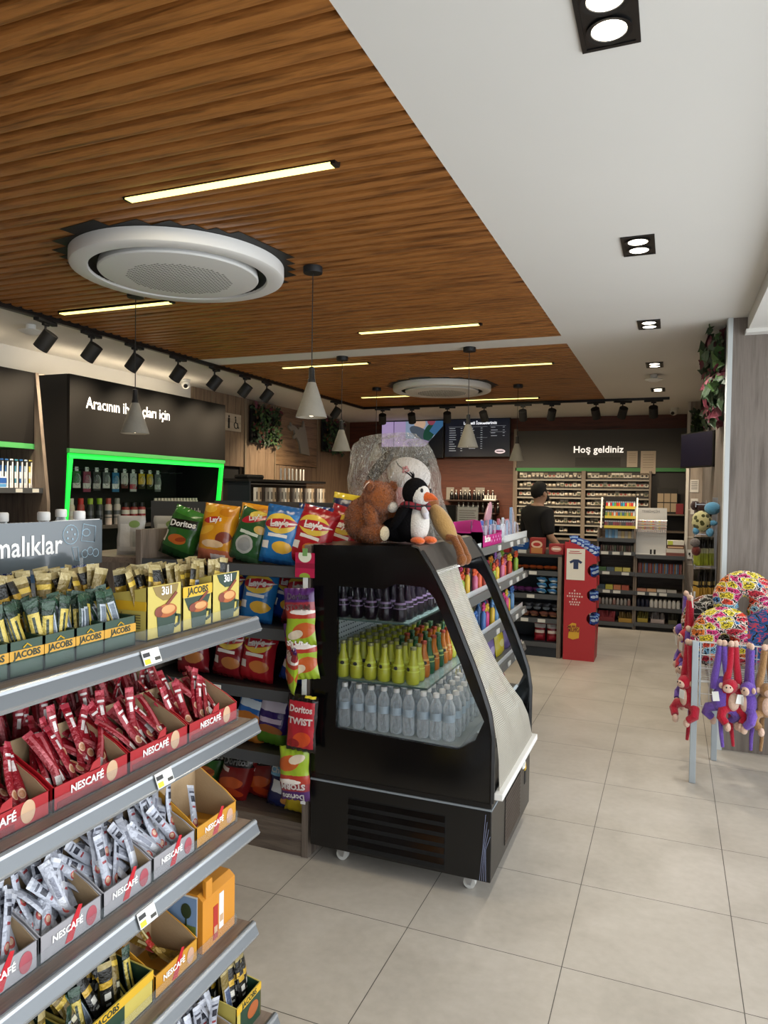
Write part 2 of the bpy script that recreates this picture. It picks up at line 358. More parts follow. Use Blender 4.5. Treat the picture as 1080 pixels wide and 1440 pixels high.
# ceiling cassettes
def cassette(x, y, rz, label):
    t = thing('ceiling_air_conditioner', label, 'air conditioner', (x, y, Z), rz, 'round ceiling air conditioners')
    W = mat('cassette white', '#dededa', .45)
    MB(W).lathe([(.452, -.02), (.454, -.064), (.459, -.072), (.528, -.074), (.543, -.066), (.548, -.055), (.548, -.006), (.53, -.002)], n=72, caps=False).build('outer_ring', t, 35)
    MB(M_BLACKM).lathe([(.454, -.06), (.445, -.03), (.43, -.02), (.41, -.02), (.40, -.06)], n=60, caps=False).build('air_gap', t)
    d = MB(W).lathe([(.405, -.03), (.412, -.07), (.406, -.078), (.32, -.088), (.001, -.094)], n=72, caps=False).build('centre_disc', t, 35)
    G = MB(mat('grille slot', '#74756f', .7)); S = .0205
    for i in range(-14, 15):
        for j in range(-14, 15):
            px, py = i*S+(j % 2)*S/2, j*S
            if math.hypot(px, py) < .27: G.box(px-.0062, px+.0062, py-.0036, py+.0036, -.0955+.006*(math.hypot(px, py)/.3), -.088)
    G.build('grille', d, 0)
    MB(M_BLACK).cyl((.33, .19, -.052), (.33, .19, -.058), .016, n=12).build('sensor', t)
    k = MB(M_BLACKM); 
    for a in range(-7, 8):
        yy = a*.084; ww = math.sqrt(max(.0, .6**2-yy*yy))
        if ww > .1: k.box(-round(ww/.06)*.06, round(ww/.06)*.06, yy-.042, yy+.042, -.004, -.0025)
    k.build('opening_shade_plate', t, 0)  # flat black plate, painted shade of the cut-out gap in the slats
    for a in (.6, 2.2, 3.9, 5.3): MB(M_STEEL).cyl((.53*math.cos(a), .53*math.sin(a), -.03), (.53*math.cos(a), .53*math.sin(a), 0), .012, n=8).build('mounting_bolt', t)
cassette(-2.46, 3.17, -.15, 'large round white air conditioner nearest the camera')
cassette(-2.43, 7.75, -.1, 'round white air conditioner at the far end of the wood ceiling')
# pendants
M_CONC = mat('grey concrete shade', '#827f76', .85, bump=.15, bscale=50, mottle=.12, mscale=20)
def pendant(x, y, z, label, hh=.19, r=.085):
    t = thing('pendant_lamp', label, 'pendant lamp', (x, y, z), 0, 'concrete cone pendants')
    MB(M_CONC).lathe([(.02, hh), (.024, hh-.004), (r, .004), (r, 0), (r-.006, .001), (.018, hh-.02)], n=32, caps=False).build('lamp_shade', t, 50)
    MB(M_BLACKM).lathe([(.003, hh+.085), (.016, hh+.08), (.017, hh+.02), (.021, hh+.015), (.021, hh-.005), (.001, hh-.005)], n=16).build('lamp_holder', t)
    MB(M_BLACKM).cyl((0, 0, hh+.08), (0, 0, Z-z-.02), .0028, n=6).build('cord', t)
    MB(M_BLACKM).lathe([(.05, Z-z-.034), (.052, Z-z-.03), (.052, Z-z), (.001, Z-z)], n=24).build('ceiling_canopy', t)
    MB(mat('bulb glow', '#fff', emit='#ffe9c4', es=5)).ell((0, 0, .035), (.025, .025, .03), 10, 8).build('bulb', t)
    l = bpy.data.lights.new('pendant_glow', 'SPOT'); l.energy = 16; l.spot_size = 1.9; l.spot_blend = .5; l.color = (1, .9, .75); l.shadow_soft_size = .03
    o = bpy.data.objects.new('pendant_glow', l); COL.objects.link(o); o.parent = t; o.location = (0, 0, .03)
for a in ((-1.823, 3.47, 2.123, 'cone pendant hanging nearest the camera, above the snack bags'), (-3.085, 3.55, 2.064, 'cone pendant in front of the black car supplies header'), (-2.768, 5.85, 2.09, 'cone pendant between the plant panels and the bagged plush'),
          (-1.585, 5.8, 2.107, 'cone pendant in front of the drinks menu screen'), (-1.608, 7.93, 2.093, 'small far cone pendant at the right edge of the menu screen'), (-3.2, 7.7, 2.09, 'far cone pendant mostly hidden behind the bagged plush')): pendant(*a)
# spotlight tracks
def track(label, p0, p1):
    t = thing('spotlight_track', label, 'track rail', p0); d = Vector(p1)-Vector(p0); a = 'x' if abs(d.x) > .1 else 'y'
    L = d.length; b = MB(M_BLACK)
    (b.box(0, L, -.018, .018, -.03, 0) if a == 'x' else b.box(-.018, .018, 0, L, -.03, 0)); b.build('rail', t, 0)
track('black spotlight track along the left wall', (-4.12, 1.2, Z), (-4.12, 9.45, Z)); track('black spotlight track across the rear of shop', (-4.1, 9.42, Z), (-.06, 9.42, Z))
def spot_proto():
    t = thing('track_spotlight', 'x', 'spotlight')
    MB(M_BLACKM).box(-.022, .022, -.11, .11, -.022, 0).box(-.012, .012, -.03, .03, -.04, -.02).build('track_adapter', t, 0, .003)
    MB(M_BLACKM).tube([(0, 0, -.03), (0, 0, -.085), (.0, 0, -.1)], .008, 8).build('stem', t)
    h = MB(M_BLACKM); d = Vector((-.62, .0, -.78)).normalized(); c = Vector((0, 0, -.145)); h.tube([c-d*.07, c-d*.068, c+d*.066, c+d*.07, c+d*.066, c+d*.05], [.04, .053, .053, .05, .044, .043], 24)
    h = h.build('lamp_head', t); MB(M_DISC).cyl(c+d*.052, c+d*.055, .042, n=20).build('lamp_face', h)
    return t
sp0 = spot_proto(); first = True
def spot(x, y, rz, label, beam=None):
    global first
    o = sp0 if first else dup(sp0); first = False
    o.location = (x, y, Z-.03); o.rotation_euler = (0, 0, rz); o['label'] = label; o['group'] = 'black track spotlights'
    if beam:
        l = bpy.data.lights.new('spot_beam', 'SPOT'); l.energy = beam; l.spot_size = 1.75; l.spot_blend = .9; l.color = (1, .8, .55); l.shadow_soft_size = .03
        lo = bpy.data.objects.new('spot_beam', l); COL.objects.link(lo); lo.location = Vector((x, y, Z-.175))+Vector((-.62*math.cos(rz), -.62*math.sin(rz), -.78)).normalized()*.08
        lo.rotation_euler = Vector((-.62*math.cos(rz), -.62*math.sin(rz), -.78)).to_track_quat('-Z', 'Y').to_euler()
for y, a, s in ((3.83, .25, 'closest to the camera on the left track'), (4.26, .2, 'second from the camera on the left track'), (4.73, .15, 'third from the camera on the left track, beside the cone pendant cord'), (5.29, .1, 'fourth from the camera on the left track'), (5.84, .3, 'left track, just past the white camera dome'), (6.37, .2, 'left track, sixth from the camera'), (6.8, .2, 'left track, above the plant panel'), (8.53, -.1, 'left track, furthest and alone before the corner')):
    spot(-4.12, y, a, 'black spotlight ' + s, 55 if y < 8 else 130)
for x, a, s in ((-3.82, -1.2, 'at the left corner end of the rear track'), (-3.38, -1.4, 'rear track, above the left half of the photo screen'), (-2.87, -1.3, 'rear track, between the two screens'), (-2.36, -1.7, 'rear track, above the drinks menu'), (-1.84, -1.5, 'rear track, at the right edge of the drinks menu'), (-1.47, -1.2, 'rear track, right of the far pendant'), (-.92, -1.75, 'rear track, under the corner of wood ceiling'), (-.6, -1.15, 'rear track, first on the white ceiling'), (-.24, -1.6, 'at the right end of the rear track')):
    spot(x, 9.42, a, 'black spotlight ' + s, 95 if x < -2 else 45)
# cameras, smoke detectors
def cctv(x, y, z, rz, label):
    t = thing('security_camera', label, 'security camera', (x, y, z), rz, 'white dome cameras')
    MB(M_PLAST).lathe([(.05, 0), (.052, -.02), (.045, -.03), (.001, -.03)], n=20).build('mount', t)
    k = MB(M_PLAST).ell((.03, 0, -.06), (.05, .05, .045), 18, 12).build('ball_housing', t); MB(M_BLACK).cyl((.065, 0, -.075), (.083, 0, -.083), .024, .022).build('lens', k)
cctv(-5.0, 6.55, Z, -.9, 'white dome camera on ceiling beside left track'); cctv(.0, 10.6, Z, -1.9, 'white dome camera at the rear right of ceiling')
def smoke(x, y, label):
    t = thing('smoke_detector', label, 'smoke detector', (x, y, Z), 0, 'ceiling smoke detectors')
    MB(M_PLAST).lathe([(.035, 0), (.035, -.03), (.03, -.035), (.001, -.035)], n=20).build('base', t); MB(M_PLAST).lathe([(.085, -.045), (.088, -.05), (.06, -.06), (.03, -.075), (.001, -.078)], n=24, caps=False).lathe([(.085, -.045), (.03, -.04)], n=24, caps=False).build('sensor_cap', t)
smoke(-4.45, 4.0, 'white smoke detector behind first left spotlight'); smoke(-.2, 7.65, 'white smoke detector between the right hand downlights')
# ---------------------------------------------------------------- left wall display units
def cove(t, L, z):
    """warm light strip lying on top of a wall unit, washing the wall above"""
    MB(mat('cove strip', '#fff', emit='#ffdca8', es=1.2)).box(.3, .33, .03, L-.03, z+.002, z+.014).build('cove_light', t, 0)
    l = bpy.data.lights.new('cove_glow', 'AREA'); l.shape = 'RECTANGLE'; l.size = .05; l.size_y = L-.1; l.energy = 1.7*L; l.color = (1, .82, .58)
    o = bpy.data.objects.new('cove_glow', l); COL.objects.link(o); o.parent = t; o.location = (.315, L/2, z+.03); o.rotation_euler = (0, PI-.35, 0)
def led_bar(b, p0, p1, w=.035): b.tube([p0, p1], w/2*1.3, 4)
M_GLED = mat('green light frame', '#1fe04a', .4, emit='#18e040', es=1.0)
M_HEAD = mat('black brown header', '#0e0c0b', .6, 0, .2)
t = thing('car_supplies_unit', 'black wall unit with green light frame and white lettered header', 'display unit', (-5.27, 4.52, 0))
MB(M_HEAD).box(0, .67, 0, 2.21, 2.05, 2.66).build('header_panel', t, 0, .004)
MB(M_GREENSTRIP).box(.3, .672, 0, 2.21, 2.015, 2.05).build('header_edge', t, 0)
for y in (0, 2.19): MB(M_BLACKM).prism([(0, 0), (.52, 0), (.64, 2.02), (.64, 2.66) if y == 0 else (.64, 2.02), (0, 2.66) if y == 0 else (0, 2.02)], 'y', y-.001, y+.02).build('side_panel', t, 0)
MB(M_BLACKM).box(0, .03, .02, 2.19, 0, 2.02).build('back_panel', t, 0)
b = MB(M_GLED); P = lambda z: .63-.1*(2.0-z)/1.0
for y in (.03, 2.18): b.prism([(P(2.0), 2.0), (P(2.0)+.03, 2.0), (P(.4)+.03, .4), (P(.4), .4)], 'y', y-.022, y+.022)
b.box(.628, .66, .008, 2.202, 1.97, 2.012).build('light_frame', t, 0)
for z in (.45, .9, 1.38): MB(M_DGREY).box(.03, .4, .02, 2.19, z-.03, z).build('shelf', t, 0)
b = MB(M_STEEL)
for k in range(16): b.cyl((.03, .2+k*.125, 1.9), (.2, .2+k*.125, 1.905), .004, n=5)
b.build('hooks', t, 0)
txt('Aracının ihtiyaçları için', .137, M_LETTL, t, (.673, .72, 2.44), RX, bold=.0008, sx=.87)
cove(t, 2.21, 2.66)
pk = [('#2f4c38', '#c9c9c4'), ('#6b3a34', '#9a9690'), ('#23282c', '#7e7d78'), ('#39703f', '#d8d8d0'), ('#8e3d58', '#d8d4d0'), ('#3d3c40', '#b8b4b0'), ('#5c5c60', '#d0d0d0'), ('#2f6f9e', '#e0e4e8'), ('#c0bab6', '#5c2e30'), ('#b8b8b8', '#b04050'), ('#d0a828', '#2a261c'), ('#c8a020', '#1f1c14'), ('#6c6c70', '#c4c4c4')]
for k, (c1, c2) in enumerate(pk):
    y = 4.72+k*.125; h = U(.17, .25)
    q = thing('hanging_accessory_pack', ['dark', 'black', 'grey', 'green carded', 'pink carded', 'grey twin', 'silver', 'blue carded', 'white carded', 'red and white', 'yellow and black', 'yellow tool', 'grey end'][k]+' accessory pack hanging in green framed unit', 'packet', (-5.1, y, 1.9), 0, 'hanging car accessory packs')
    MB(pm(f'pack card {k}', c1, [('r', 0, -.13, 1, .05, c2), ('e', 0, -.1, 1, .03, c1)], .4)).box(-.004, .004, -.045, .045, -h, -.02).build('card', q, 0)
    MB(M_CLEAR).ell((.012, 0, -h*.55), (.022, .038, h*.32), 10, 8).build('blister', q)
    MB(mat('hang tab white', '#e6e6e2')).box(-.003, .003, -.02, .02, -.03, .02).build('hang_tab', q, 0)
def can(h, r, body, cap, name='spray_can', capn='cap'):
    q = thing(name, 'x', 'can'); MB(body).lathe([(r*.95, 0), (r, .005), (r, h*.72), (r*.8, h*.78)], n=14).build('body', q); MB(cap).lathe([(r*.72, h*.77), (r*.75, h*.98), (r*.66, h), (.001, h)], n=14).build(capn, q); return q
cans = [('#5e7fae', '#27406e'), ('#c9b7ae', '#e9e6e0'), ('#cfc0b4', '#d8d4cc'), ('#a23b3b', '#b22'), ('#2f3338', '#8fae2a'), ('#2f3338', '#93b32c'), ('#c9b9b4', '#b04a48'), ('#b9b0ac', '#8a8a88'), ('#8f2d30', '#191919'), ('#8f2d30', '#191919'), ('#932c34', '#191919')]
for k, (c1, c2) in enumerate(cans):
    q = can(.25 if k < 8 else .21, .033 if k < 8 else .04, pm(f'can print {k}', c1, [('r', 0, .1, 1, .035, '#d8d4cc' if k < 4 or k > 7 else '#55585c'), ('r', 0, .085, 1, .01, c1)], .3), mat('can cap '+c2, c2, .4))
    q.location = (-4.98, 4.68+k*.115, 1.38); tag(q, ['blue', 'pale tall', 'second pale tall', 'red capped', 'green capped', 'second green capped', 'pale with red cap', 'grey', 'dark red', 'middle dark red', 'last dark red'][k]+' can on the shelf of green framed unit', 'can', 'car care cans')
for k in range(14):
    q = can(.1, .02, mat('small bottle cream', '#cfc6bc', .4), mat('small bottle cap', '#d8d2c8' if k < 12 else '#c8a83a', .5), 'small_bottle'); q.location = (-4.93, 5.98+k*.052, 1.53); tag(q, 'small cream bottle in long row behind the health snacks sign', 'bottle', 'row of small cream bottles')
MB(M_DGREY)
tag(MB(M_DGREY).box(-5.1, -4.88, 5.95, 6.71, 1.51, 1.53).build('small_shelf', None, 0), 'narrow dark shelf under the small cream bottles', 'shelf')
# nearer wall unit
t = thing('toiletries_unit', 'brown black wall unit at the left edge with toothbrushes', 'display unit', (-5.27, 1.4, 0))
cove(t, 2.77, 2.61); MB(M_HEAD).box(0, .67, 0, 2.77, 2.06, 2.61).build('header_panel', t, 0, .004); MB(M_GREENSTRIP).box(.3, .672, 0, 2.77, 2.02, 2.06).build('header_edge', t, 0)
MB(M_LAMINZ).prism([(0, 0), (.8, 0), (.8, 1.62), (.68, 2.61), (0, 2.61)], 'y', 2.77, 2.8).build('side_panel', t, 0); MB(mat('olive back board', '#3c392e', .6)).box(0, .03, 0, 2.77, 0, 2.06).build('back_panel', t, 0)
for z in (.5, .9, 1.3, 1.715):
    s = MB(M_LAMINY).box(.03, .74, 0, 2.77, z-.03, z).build('shelf', t, 0); MB(M_DLIP).box(.74, .76, 0, 2.77, z-.035, z+.004).build('shelf_edge', s, 0)
b = MB(M_TAG)
for y in (2.55, 2.7): 
    MB(M_TAGD).box(.7601, .762, y-.03, y+.03, 1.685, 1.713).build('price_tag', t, 0)
for k in range(8):
    q = thing('toothbrush_pack', ['blue', 'second blue', 'third blue', 'white and blue', 'teal', 'fifth blue', 'pale blue', 'yellow'][k]+' toothbrush card standing on left wall shelf', 'packet', (-4.62, 3.85+k*.043, 1.715), .2, 'toothbrush cards')
    MB(pm(f'brush card {k}', ['#2a5a9a', '#27508c', '#2c5c94', '#c9d4dc', '#3a7c94', '#2f62a0', '#aebfd0', '#c8b860'][k], [('r', 0, .19, 1, .02, '#20242a'), ('r', 0, .02, 1, .02, '#e8ecee'), ('e', 0, .1, 1, .025, '#dfe6ea')], .3)).box(-.002, .002, -.017, .017, 0, .22).build('card', q, 0)
    MB(mat('brush white', '#eef0f0')).tube([(.008, 0, .02), (.008, 0, .13), (.01, 0, .2)], [.005, .006, .005], 6).build('brush', q)
q = tag(MB(pm('toothpaste carton', '#e8ecf2', [('r', 0, .055, .2, .02, '#2d60b0'), ('r', 0, .02, .2, .012, '#5aa0d8')], .4)).box(-.04, .04, -.07, .07, 0, .085).build('toothpaste_carton', None, 0, .002, (-4.56, 3.78, 1.715)), 'blue and white toothpaste carton on left wall shelf', 'carton')
for k in range(2):
    q = can(.14, .024, mat('pink can', '#c47a74', .35), mat('pink cap', '#d8a8a0', .4), 'deodorant_can'); q.location = (-4.57, 3.62-k*.06, 1.715); tag(q, ['pink deodorant can beside the toothpaste carton', 'pink deodorant can at the left photo edge'][k], 'can')
# ---------------------------------------------------------------- rear left wall: sign, plant panels, cut out, accessories
t = thing('restroom_sign', 'pale wood restroom sign with man and wheelchair symbols', 'sign', (-5.24, 7.8, 2.585))
MB(wood('pale sign wood', '#a3937e', '#c4b5a0', 'y')).box(.0, .02, -.19, .19, -.11, .11).build('board', t, 0, .003)
b = MB(M_INK).ell((.024, -.09, .07), (.004, .016, .016), 10, 6).box(.02, .026, -.108, -.072, -.005, .05).box(.02, .026, -.104, -.092, -.08, 0).box(.02, .026, -.088, -.076, -.08, 0).build('man_symbol', t, 0)
b = MB(M_INK).ell((.024, .055, .068), (.004, .015, .015), 10, 6).tube([(.023, .06, .05), (.023, .06, 0), (.023, .1, -.005), (.023, .115, -.06), (.023, .13, -.062)], .008, 6).tube([(.023, .07+.042*math.cos(a), -.03+.042*math.sin(a)) for a in [2.3+k*.45 for k in range(10)]], .006, 6).build('wheelchair_symbol', t)
M_LEAFD = mat('dark green leaf', '#22391f', .55, mottle=.5, mscale=40); M_LEAFG = mat('green leaf', '#3c5a2c', .55); M_LEAFR = mat('wine red leaf', '#5e2030', .55); M_LEAFB = mat('russet leaf', '#5a3a22', .6)
def leaf(b, c, nrm, s, roll, mt, lob=0):
    b.use(mt); nrm = Vector(nrm).normalized(); q = nrm.to_track_quat('Z', 'Y').to_matrix().to_4x4(); a = b.M
    b.M = Matrix.Translation(c) @ q @ Matrix.Rotation(roll, 4, 'Z')
    if lob: pts = [(0, 0, 0), (.35, .1, .05), (.3, .35, .1), (.62, .42, .02), (.28, .6, .12), (0, 1.05, 0), (-.28, .6, .12), (-.62, .42, .02), (-.3, .35, .1), (-.35, .1, .05)]
    else: pts = [(0, 0, 0), (.28, .35, .06), (.2, .7, .1), (0, 1, .03), (-.2, .7, .1), (-.28, .35, .06)]
    b.add([(x*s, y*s, z*s) for x, y, z in pts], [tuple(range(len(pts)))]); b.M = a
def plant_panel(label, y0, y1, z0, z1):
    t = thing('plant_panel', label, 'plant panel', (-5.205, (y0+y1)/2, (z0+z1)/2), 0, 'framed green plant panels'); h, w_ = (z1-z0)/2, (y1-y0)/2
    MB(M_BLACKM).box(0, .03, -w_, w_, -h, h).build('backing', t, 0); b = MB(M_LEAFD); r = random.Random(3)
    for k in range(520):
        leaf(b, (r.uniform(.05, .1), r.uniform(-w_, w_), r.uniform(-h, h)), (1, r.uniform(-.9, .9), r.uniform(-.7, .9)), r.uniform(.04, .09), r.uniform(0, 6.3), [M_LEAFD, M_LEAFG, M_LEAFD, M_LEAFR, M_LEAFB][r.choice([0, 0, 0, 1, 1, 2, 2, 3, 4])])
    b.build('foliage', t, 0)
plant_panel('framed green and red plant panel beside restroom sign', 8.17, 8.84, 2.36, 2.85); plant_panel('darker plant panel right of the wooden animal board', 10.26, 10.93, 2.36, 2.88)
sil = [(.0, .0), (-.28, .02), (-.32, .15), (-.36, .2), (-.42, .25), (-.5, .22), (-.53, .26), (-.47, .3), (-.5, .36), (-.58, .33), (-.66, .37), (-.66, .41), (-.6, .4), (-.6, .46), (-.55, .42), (-.5, .42), (-.44, .4), (-.38, .37), (-.33, .41), (-.24, .42), (-.2, .52), (-.16, .42), (-.13, .36), (-.05, .13)]
tag(MB(mat('grey cut out', '#8d887e', .6)).prism([(y, z) for y, z in sil], 'x', 0, .03).build('animal_cutout', None, 0, .003, (-5.235, 9.88, 2.27)), 'grey animal head cut out mounted on wooden board', 'wall decoration')
tag(MB(mat('white wall box', '#d8d4c8', .5)).box(0, .03, -.2, .2, -.1, .1).build('wall_panel', None, 0, 0, (-5.24, 10.95, 2.82)), 'small pale panel high on wall beside dark plant panel', 'panel')
t = thing('accessory_rack', 'dark rack of phone accessories below the plant panel', 'rack', (-4.55, 7.15, 0))
MB(M_DGREY).box(-.35, -.3, 0, 1.95, 0, 1.83).build('back_panel', t, 0); MB(M_BLACKM).box(-.35, 0, -.02, 1.97, 1.83, 1.86).build('top_shelf', t, 0); MB(M_BLACKM).box(-.35, 0, 0, 1.95, 0, .12).build('base', t, 0); MB(M_NAVY).box(-.3, 0, 0, .03, .12, 1.83).build('side_panel', t, 0); MB(M_STEEL).box(-.3, -.02, .03, 1.95, 1.8, 1.806).build('hang_rail', t, 0)
for k in range(22):
    q = thing('phone_case_box', 'white phone accessory box in the hanging rack row', 'box', (-4.56, 7.3+k*.085, 1.56), .25, 'hanging phone accessory boxes')
    w_ = mat(['accessory card white', 'accessory card grey', 'accessory card dark', 'accessory card tan'][(k*7) % 4], ['#d8d6d0', '#a09a94', '#3a302c', '#b8a58e'][(k*7) % 4], .5)
    MB(w_).box(-.015, .015, -.035, .035, 0, .2).build('carton', q, 0); MB(M_INK).box(.0151, .016, -.02, .02, .06, .15).build('window', q, 0)
for k in range(7):
    q = thing('phone_case', 'white framed phone case standing on top of accessory rack', 'box', (-4.6, 7.95+k*.1, 1.86), .5+.1*(k % 3), 'phone cases on rack top')
    MB(mat('case white', '#d9d7d2', .4)).box(-.01, .01, -.038, .038, 0, .15).build('frame', q, 0, .004); MB(M_INK).box(.0101, .012, -.024, .024, .02, .13).build('window', q, 0)
tag(MB(M_BLACKM).box(-.1, .1, -.18, .18, 0, .05).build('black_pouch', None, 0, .02, (-4.68, 7.35, 1.86)), 'black soft pouch on the left end of accessory rack', 'bag')
# ---------------------------------------------------------------- screens on the back wall
M_BEZ = mat('screen bezel', '#0a0a0c', .3)
def screen(name, label, x0, x1, z0, z1, face):
    t = thing(name, label, 'screen', ((x0+x1)/2, 11.3, z0)); w_, h = (x1-x0)/2, z1-z0
    MB(M_BEZ).box(-w_, w_, 0, .05, 0, h).build('housing', t, 0, .004); MB(M_BLACKM).box(-.15, .15, .05, .13, h*.3, h*.7).build('wall_mount', t, 0)
    MB(face).box(-w_+.012, w_-.012, -.004, 0, .012, h-.012).build('display', t, 0); return t
pm('photo screen', '#0c1018', [('r', -.26, .48, .29, .3, '#b9a4d4'), ('r', -.32, .5, .01, .3, '#7a6a98'), ('e', .1, .5, .4, .35, '#b2a0cc'), ('r', .22, .52, .33, .2, '#8fa4c0'), ('e', .14, .57, .1, .1, '#d4b49a'), ('e', .16, .4, .22, .09, '#4f5a68', -.5), ('e', .31, .43, .09, .16, '#1d4a3c', -.5), ('e', .34, .6, .07, .06, '#94465a'), ('e', .12, .24, .2, .07, '#8e82a8'), ('r', .5, .55, .1, .2, '#3f6f9c', -.6), ('r', .62, .3, .21, .8, '#0b0f17', -.75), ('r', 0, .07, .7, .12, '#090c13')], .25, emit=.55)
screen('photo_screen', 'wall screen showing a pale purple drink photograph', -4.6, -3.5, 2.3, 2.92, MATS['photo screen'])
t = screen('menu_screen', 'wall screen with the white lettered drinks menu', -3.48, -2.4, 2.31, 2.93, mat('menu blue black', '#10131c', .3, emit='#151a28', es=.5))
M_MTX = mat('menu white', '#ffffff', emit='#e8ecf4', es=.9); M_MTD = mat('menu grey', '#bbb', emit='#98a0ac', es=.6)
txt('Lezzetli İçeceklerimiz', .062, M_MTX, t, (.05, -.006, .545), bold=.002)
b = MB(M_MTD); r = random.Random(5)
for cx, n in ((-.46, 11), (-.13, 10), (.23, 4)):
    for k in range(n): z = .46-k*.036 if cx != .23 else .47-k*.045; b.box(cx, cx+r.uniform(.06, .12), -.0055, -.0045, z, z+.01); b.box(cx+.19, cx+.22, -.0055, -.0045, z, z+.009)
for x0, x1, z in ((-.47, -.22, .487), (-.14, .17, .487), (.21, .47, .495), (.21, .47, .4), (.0, .17, .31)): b.box(x0, x1, -.0055, -.0045, z, z+.003)
b.build('menu_lines', t, 0)
MB(mat('menu badge', '#eee', emit='#e0c4cc', es=.8)).ell((.38, -.004, .09), (.085, .003, .035), 24, 8).build('badge', t)
MB(M_INK).box(.325, .435, -.008, -.0065, .083, .098).build('badge_line', t, 0)
# ---------------------------------------------------------------- cigarette wall
M_CAB = wood('grey cabinet frame', '#5b5148', '#786c60', 'z')
CIG = [pm(f'cigarette pack {k}', a, [('r', 0, .085, 1, .018, b_), ('e', 0, .055, .018, .014, c_), ('r', 0, .014, 1, .014, '#211d1a')], .45) for k, (a, b_, c_) in enumerate((('#b3aa9a', '#3a332c', '#8d3b34'), ('#8f8672', '#d8d2c4', '#3b4a3a'), ('#c9c2b4', '#6a5a48', '#2b2b2b'), ('#3f3a36', '#a79f90', '#c9c2b4'), ('#978a78', '#2c2622', '#d8d0c0'), ('#d8d4ca', '#8c8478', '#54504a')))]
def bay(label, x0, x1, word):
    t = thing('cigarette_cabinet', label, 'cabinet', (x0, 11.34, 0)); W_ = x1-x0
    MB(M_BLACKM).box(.03, W_-.03, 0, .02, 1.06, 2.085).build('back_panel', t, 0)
    for x in (0, W_-.03): MB(M_CAB).box(x, x+.03, -.22, .02, 1.06, 2.085).build('side_panel', t, 0)
    MB(M_BLACKM).box(0, W_, -.22, .02, 0, 1.06).build('base_cupboard', t, 0)
    for k in range(8):
        z = 1.06+k*.1365+.06
        if k: s = MB(M_DGREY).box(.03, W_-.03, -.2, 0, z-.128, z-.118).build('shelf', t, 0); MB(mat('price rail', '#8f8b83', .5)).box(.03, W_-.03, -.212, -.2, z-.14, z-.117).build('price_rail', s, 0)
    MB(M_CAB).box(0, W_, -.23, .02, 1.04, 1.07).build('plinth_shelf', t, 0)
    proto = None
    for k in range(7):
        n = 15
        for i in range(n):
            if k == 0 and (i > 11 or i % 5 == 4): continue
            o = bpy.data.objects.new('cigarette_pack', CPM[(i*5+k*3+i//4+rnd.randrange(2)) % 6]); COL.objects.link(o)
            o.location = (x0+.075+i*(W_-.12)/(n-.6)*1.0, 11.2+U(0, .03), .002+1.138+k*.1365); o.rotation_euler = (0, 0, U(-.06, .06))
            tag(o, f'cigarette pack in {["bottom", "second lowest", "third lowest", "middle", "third highest", "second highest", "top"][k]} row of the {word} cabinet bay', 'cigarette pack', f'cigarette packs, {word} bay row {k+1}')
CPM = []
for k in range(6): o = MB(CIG[k]).box(-.0275, .0275, -.011, .011, 0, .1).build('cigarette_pack', None, 0); CPM.append(o.data); bpy.data.objects.remove(o)
bay('cigarette cabinet behind the man in black', -2.27, -1.245, 'left'); bay('cigarette cabinet right of the middle upright', -1.245, -.29, 'right')
# dark niche with boxes
t = thing('gift_niche', 'dark shelving niche at right end of cigarette wall', 'shelving', (-.29, 11.36, 0))
MB(M_DGREY).box(0, .46, .04, .055, 0, 2.085).build('back_panel', t, 0)
for z in (.95, 1.22, 1.47): MB(M_LAMIN).box(0, .46, -.3, .04, z-.02, z).build('shelf', t, 0)
q = thing('boxed_set', 'black gift case with six tan squares on top niche shelf', 'gift box', (-.08, 11.2, 1.47))
MB(M_INK).box(-.13, .15, -.04, .04, 0, .37).build('case', q, 0, .004)
for i in range(3):
    for j in range(2): MB(mat('tan square', '#a3927a', .6)).box(-.12+i*.09, -.04+i*.09, -.046, -.04, .03+j*.14, .155+j*.14).build('insert', q, 0)
tag(MB(mat('dark red box', '#7a1c28', .5)).box(-.05, .05, -.05, .05, 0, .15).build('red_box', None, 0, .003, (.1, 11.15, 1.47)), 'dark red box beside the black gift case', 'box')
tag(MB(mat('small plaster figure', '#b9aa98', .7)).lathe([(.04, 0), (.045, .03), (.02, .09), (.012, .14), (.001, .15)], n=12).build('figurine', None, loc=(-.12, 11.15, 1.22)), 'small pale figurine on the middle niche shelf', 'figurine')
tag(MB(M_STEEL).ell((0, 0, .05), (.045, .045, .05), 14, 10).build('silver_ball', None, loc=(-.2, 11.12, 1.22)), 'silver ball ornament on the middle niche shelf', 'ornament')
# rear coffee shelf
t = thing('wall_shelf', 'wall shelf of dark bottles under the screens', 'shelf', (-3.3, 11.35, 0))
for z in (1.62, 1.42): MB(mat('dark brown shelf', '#33211a', .5)).box(-.12, .72, -.22, .06, z-.02, z).build('board', t, 0)
for x in (-.05, .65): MB(M_BLACKM).box(x, x+.02, -.2, .06, 1.3, 1.42).build('bracket', t, 0)
def darkbottle():
    q = thing('syrup_bottle', 'x', 'bottle'); MB(mat('dark syrup', '#0d0b0b', .15)).lathe([(.028, 0), (.03, .01), (.03, .09), (.012, .125), (.012, .145)], n=12).build('glass', q); MB(mat('bottle cap pale', '#d8d4cc', .4)).lathe([(.013, .143), (.013, .16), (.001, .16)], n=10).build('cap', q); return q
sb = darkbottle(); first_ = True
for z, xs, lab in ((1.62, [-3.32+.075*k for k in range(10)], 'upper'), (1.42, [-3.2+.08*k for k in range(9)], 'lower')):
    for x in xs:
        q = sb if first_ else dup(sb); first_ = False; q.location = (x, 11.22, z); tag(q, f'dark syrup bottle on {lab} board of the wall shelf', 'bottle', f'syrup bottles, {lab} board')
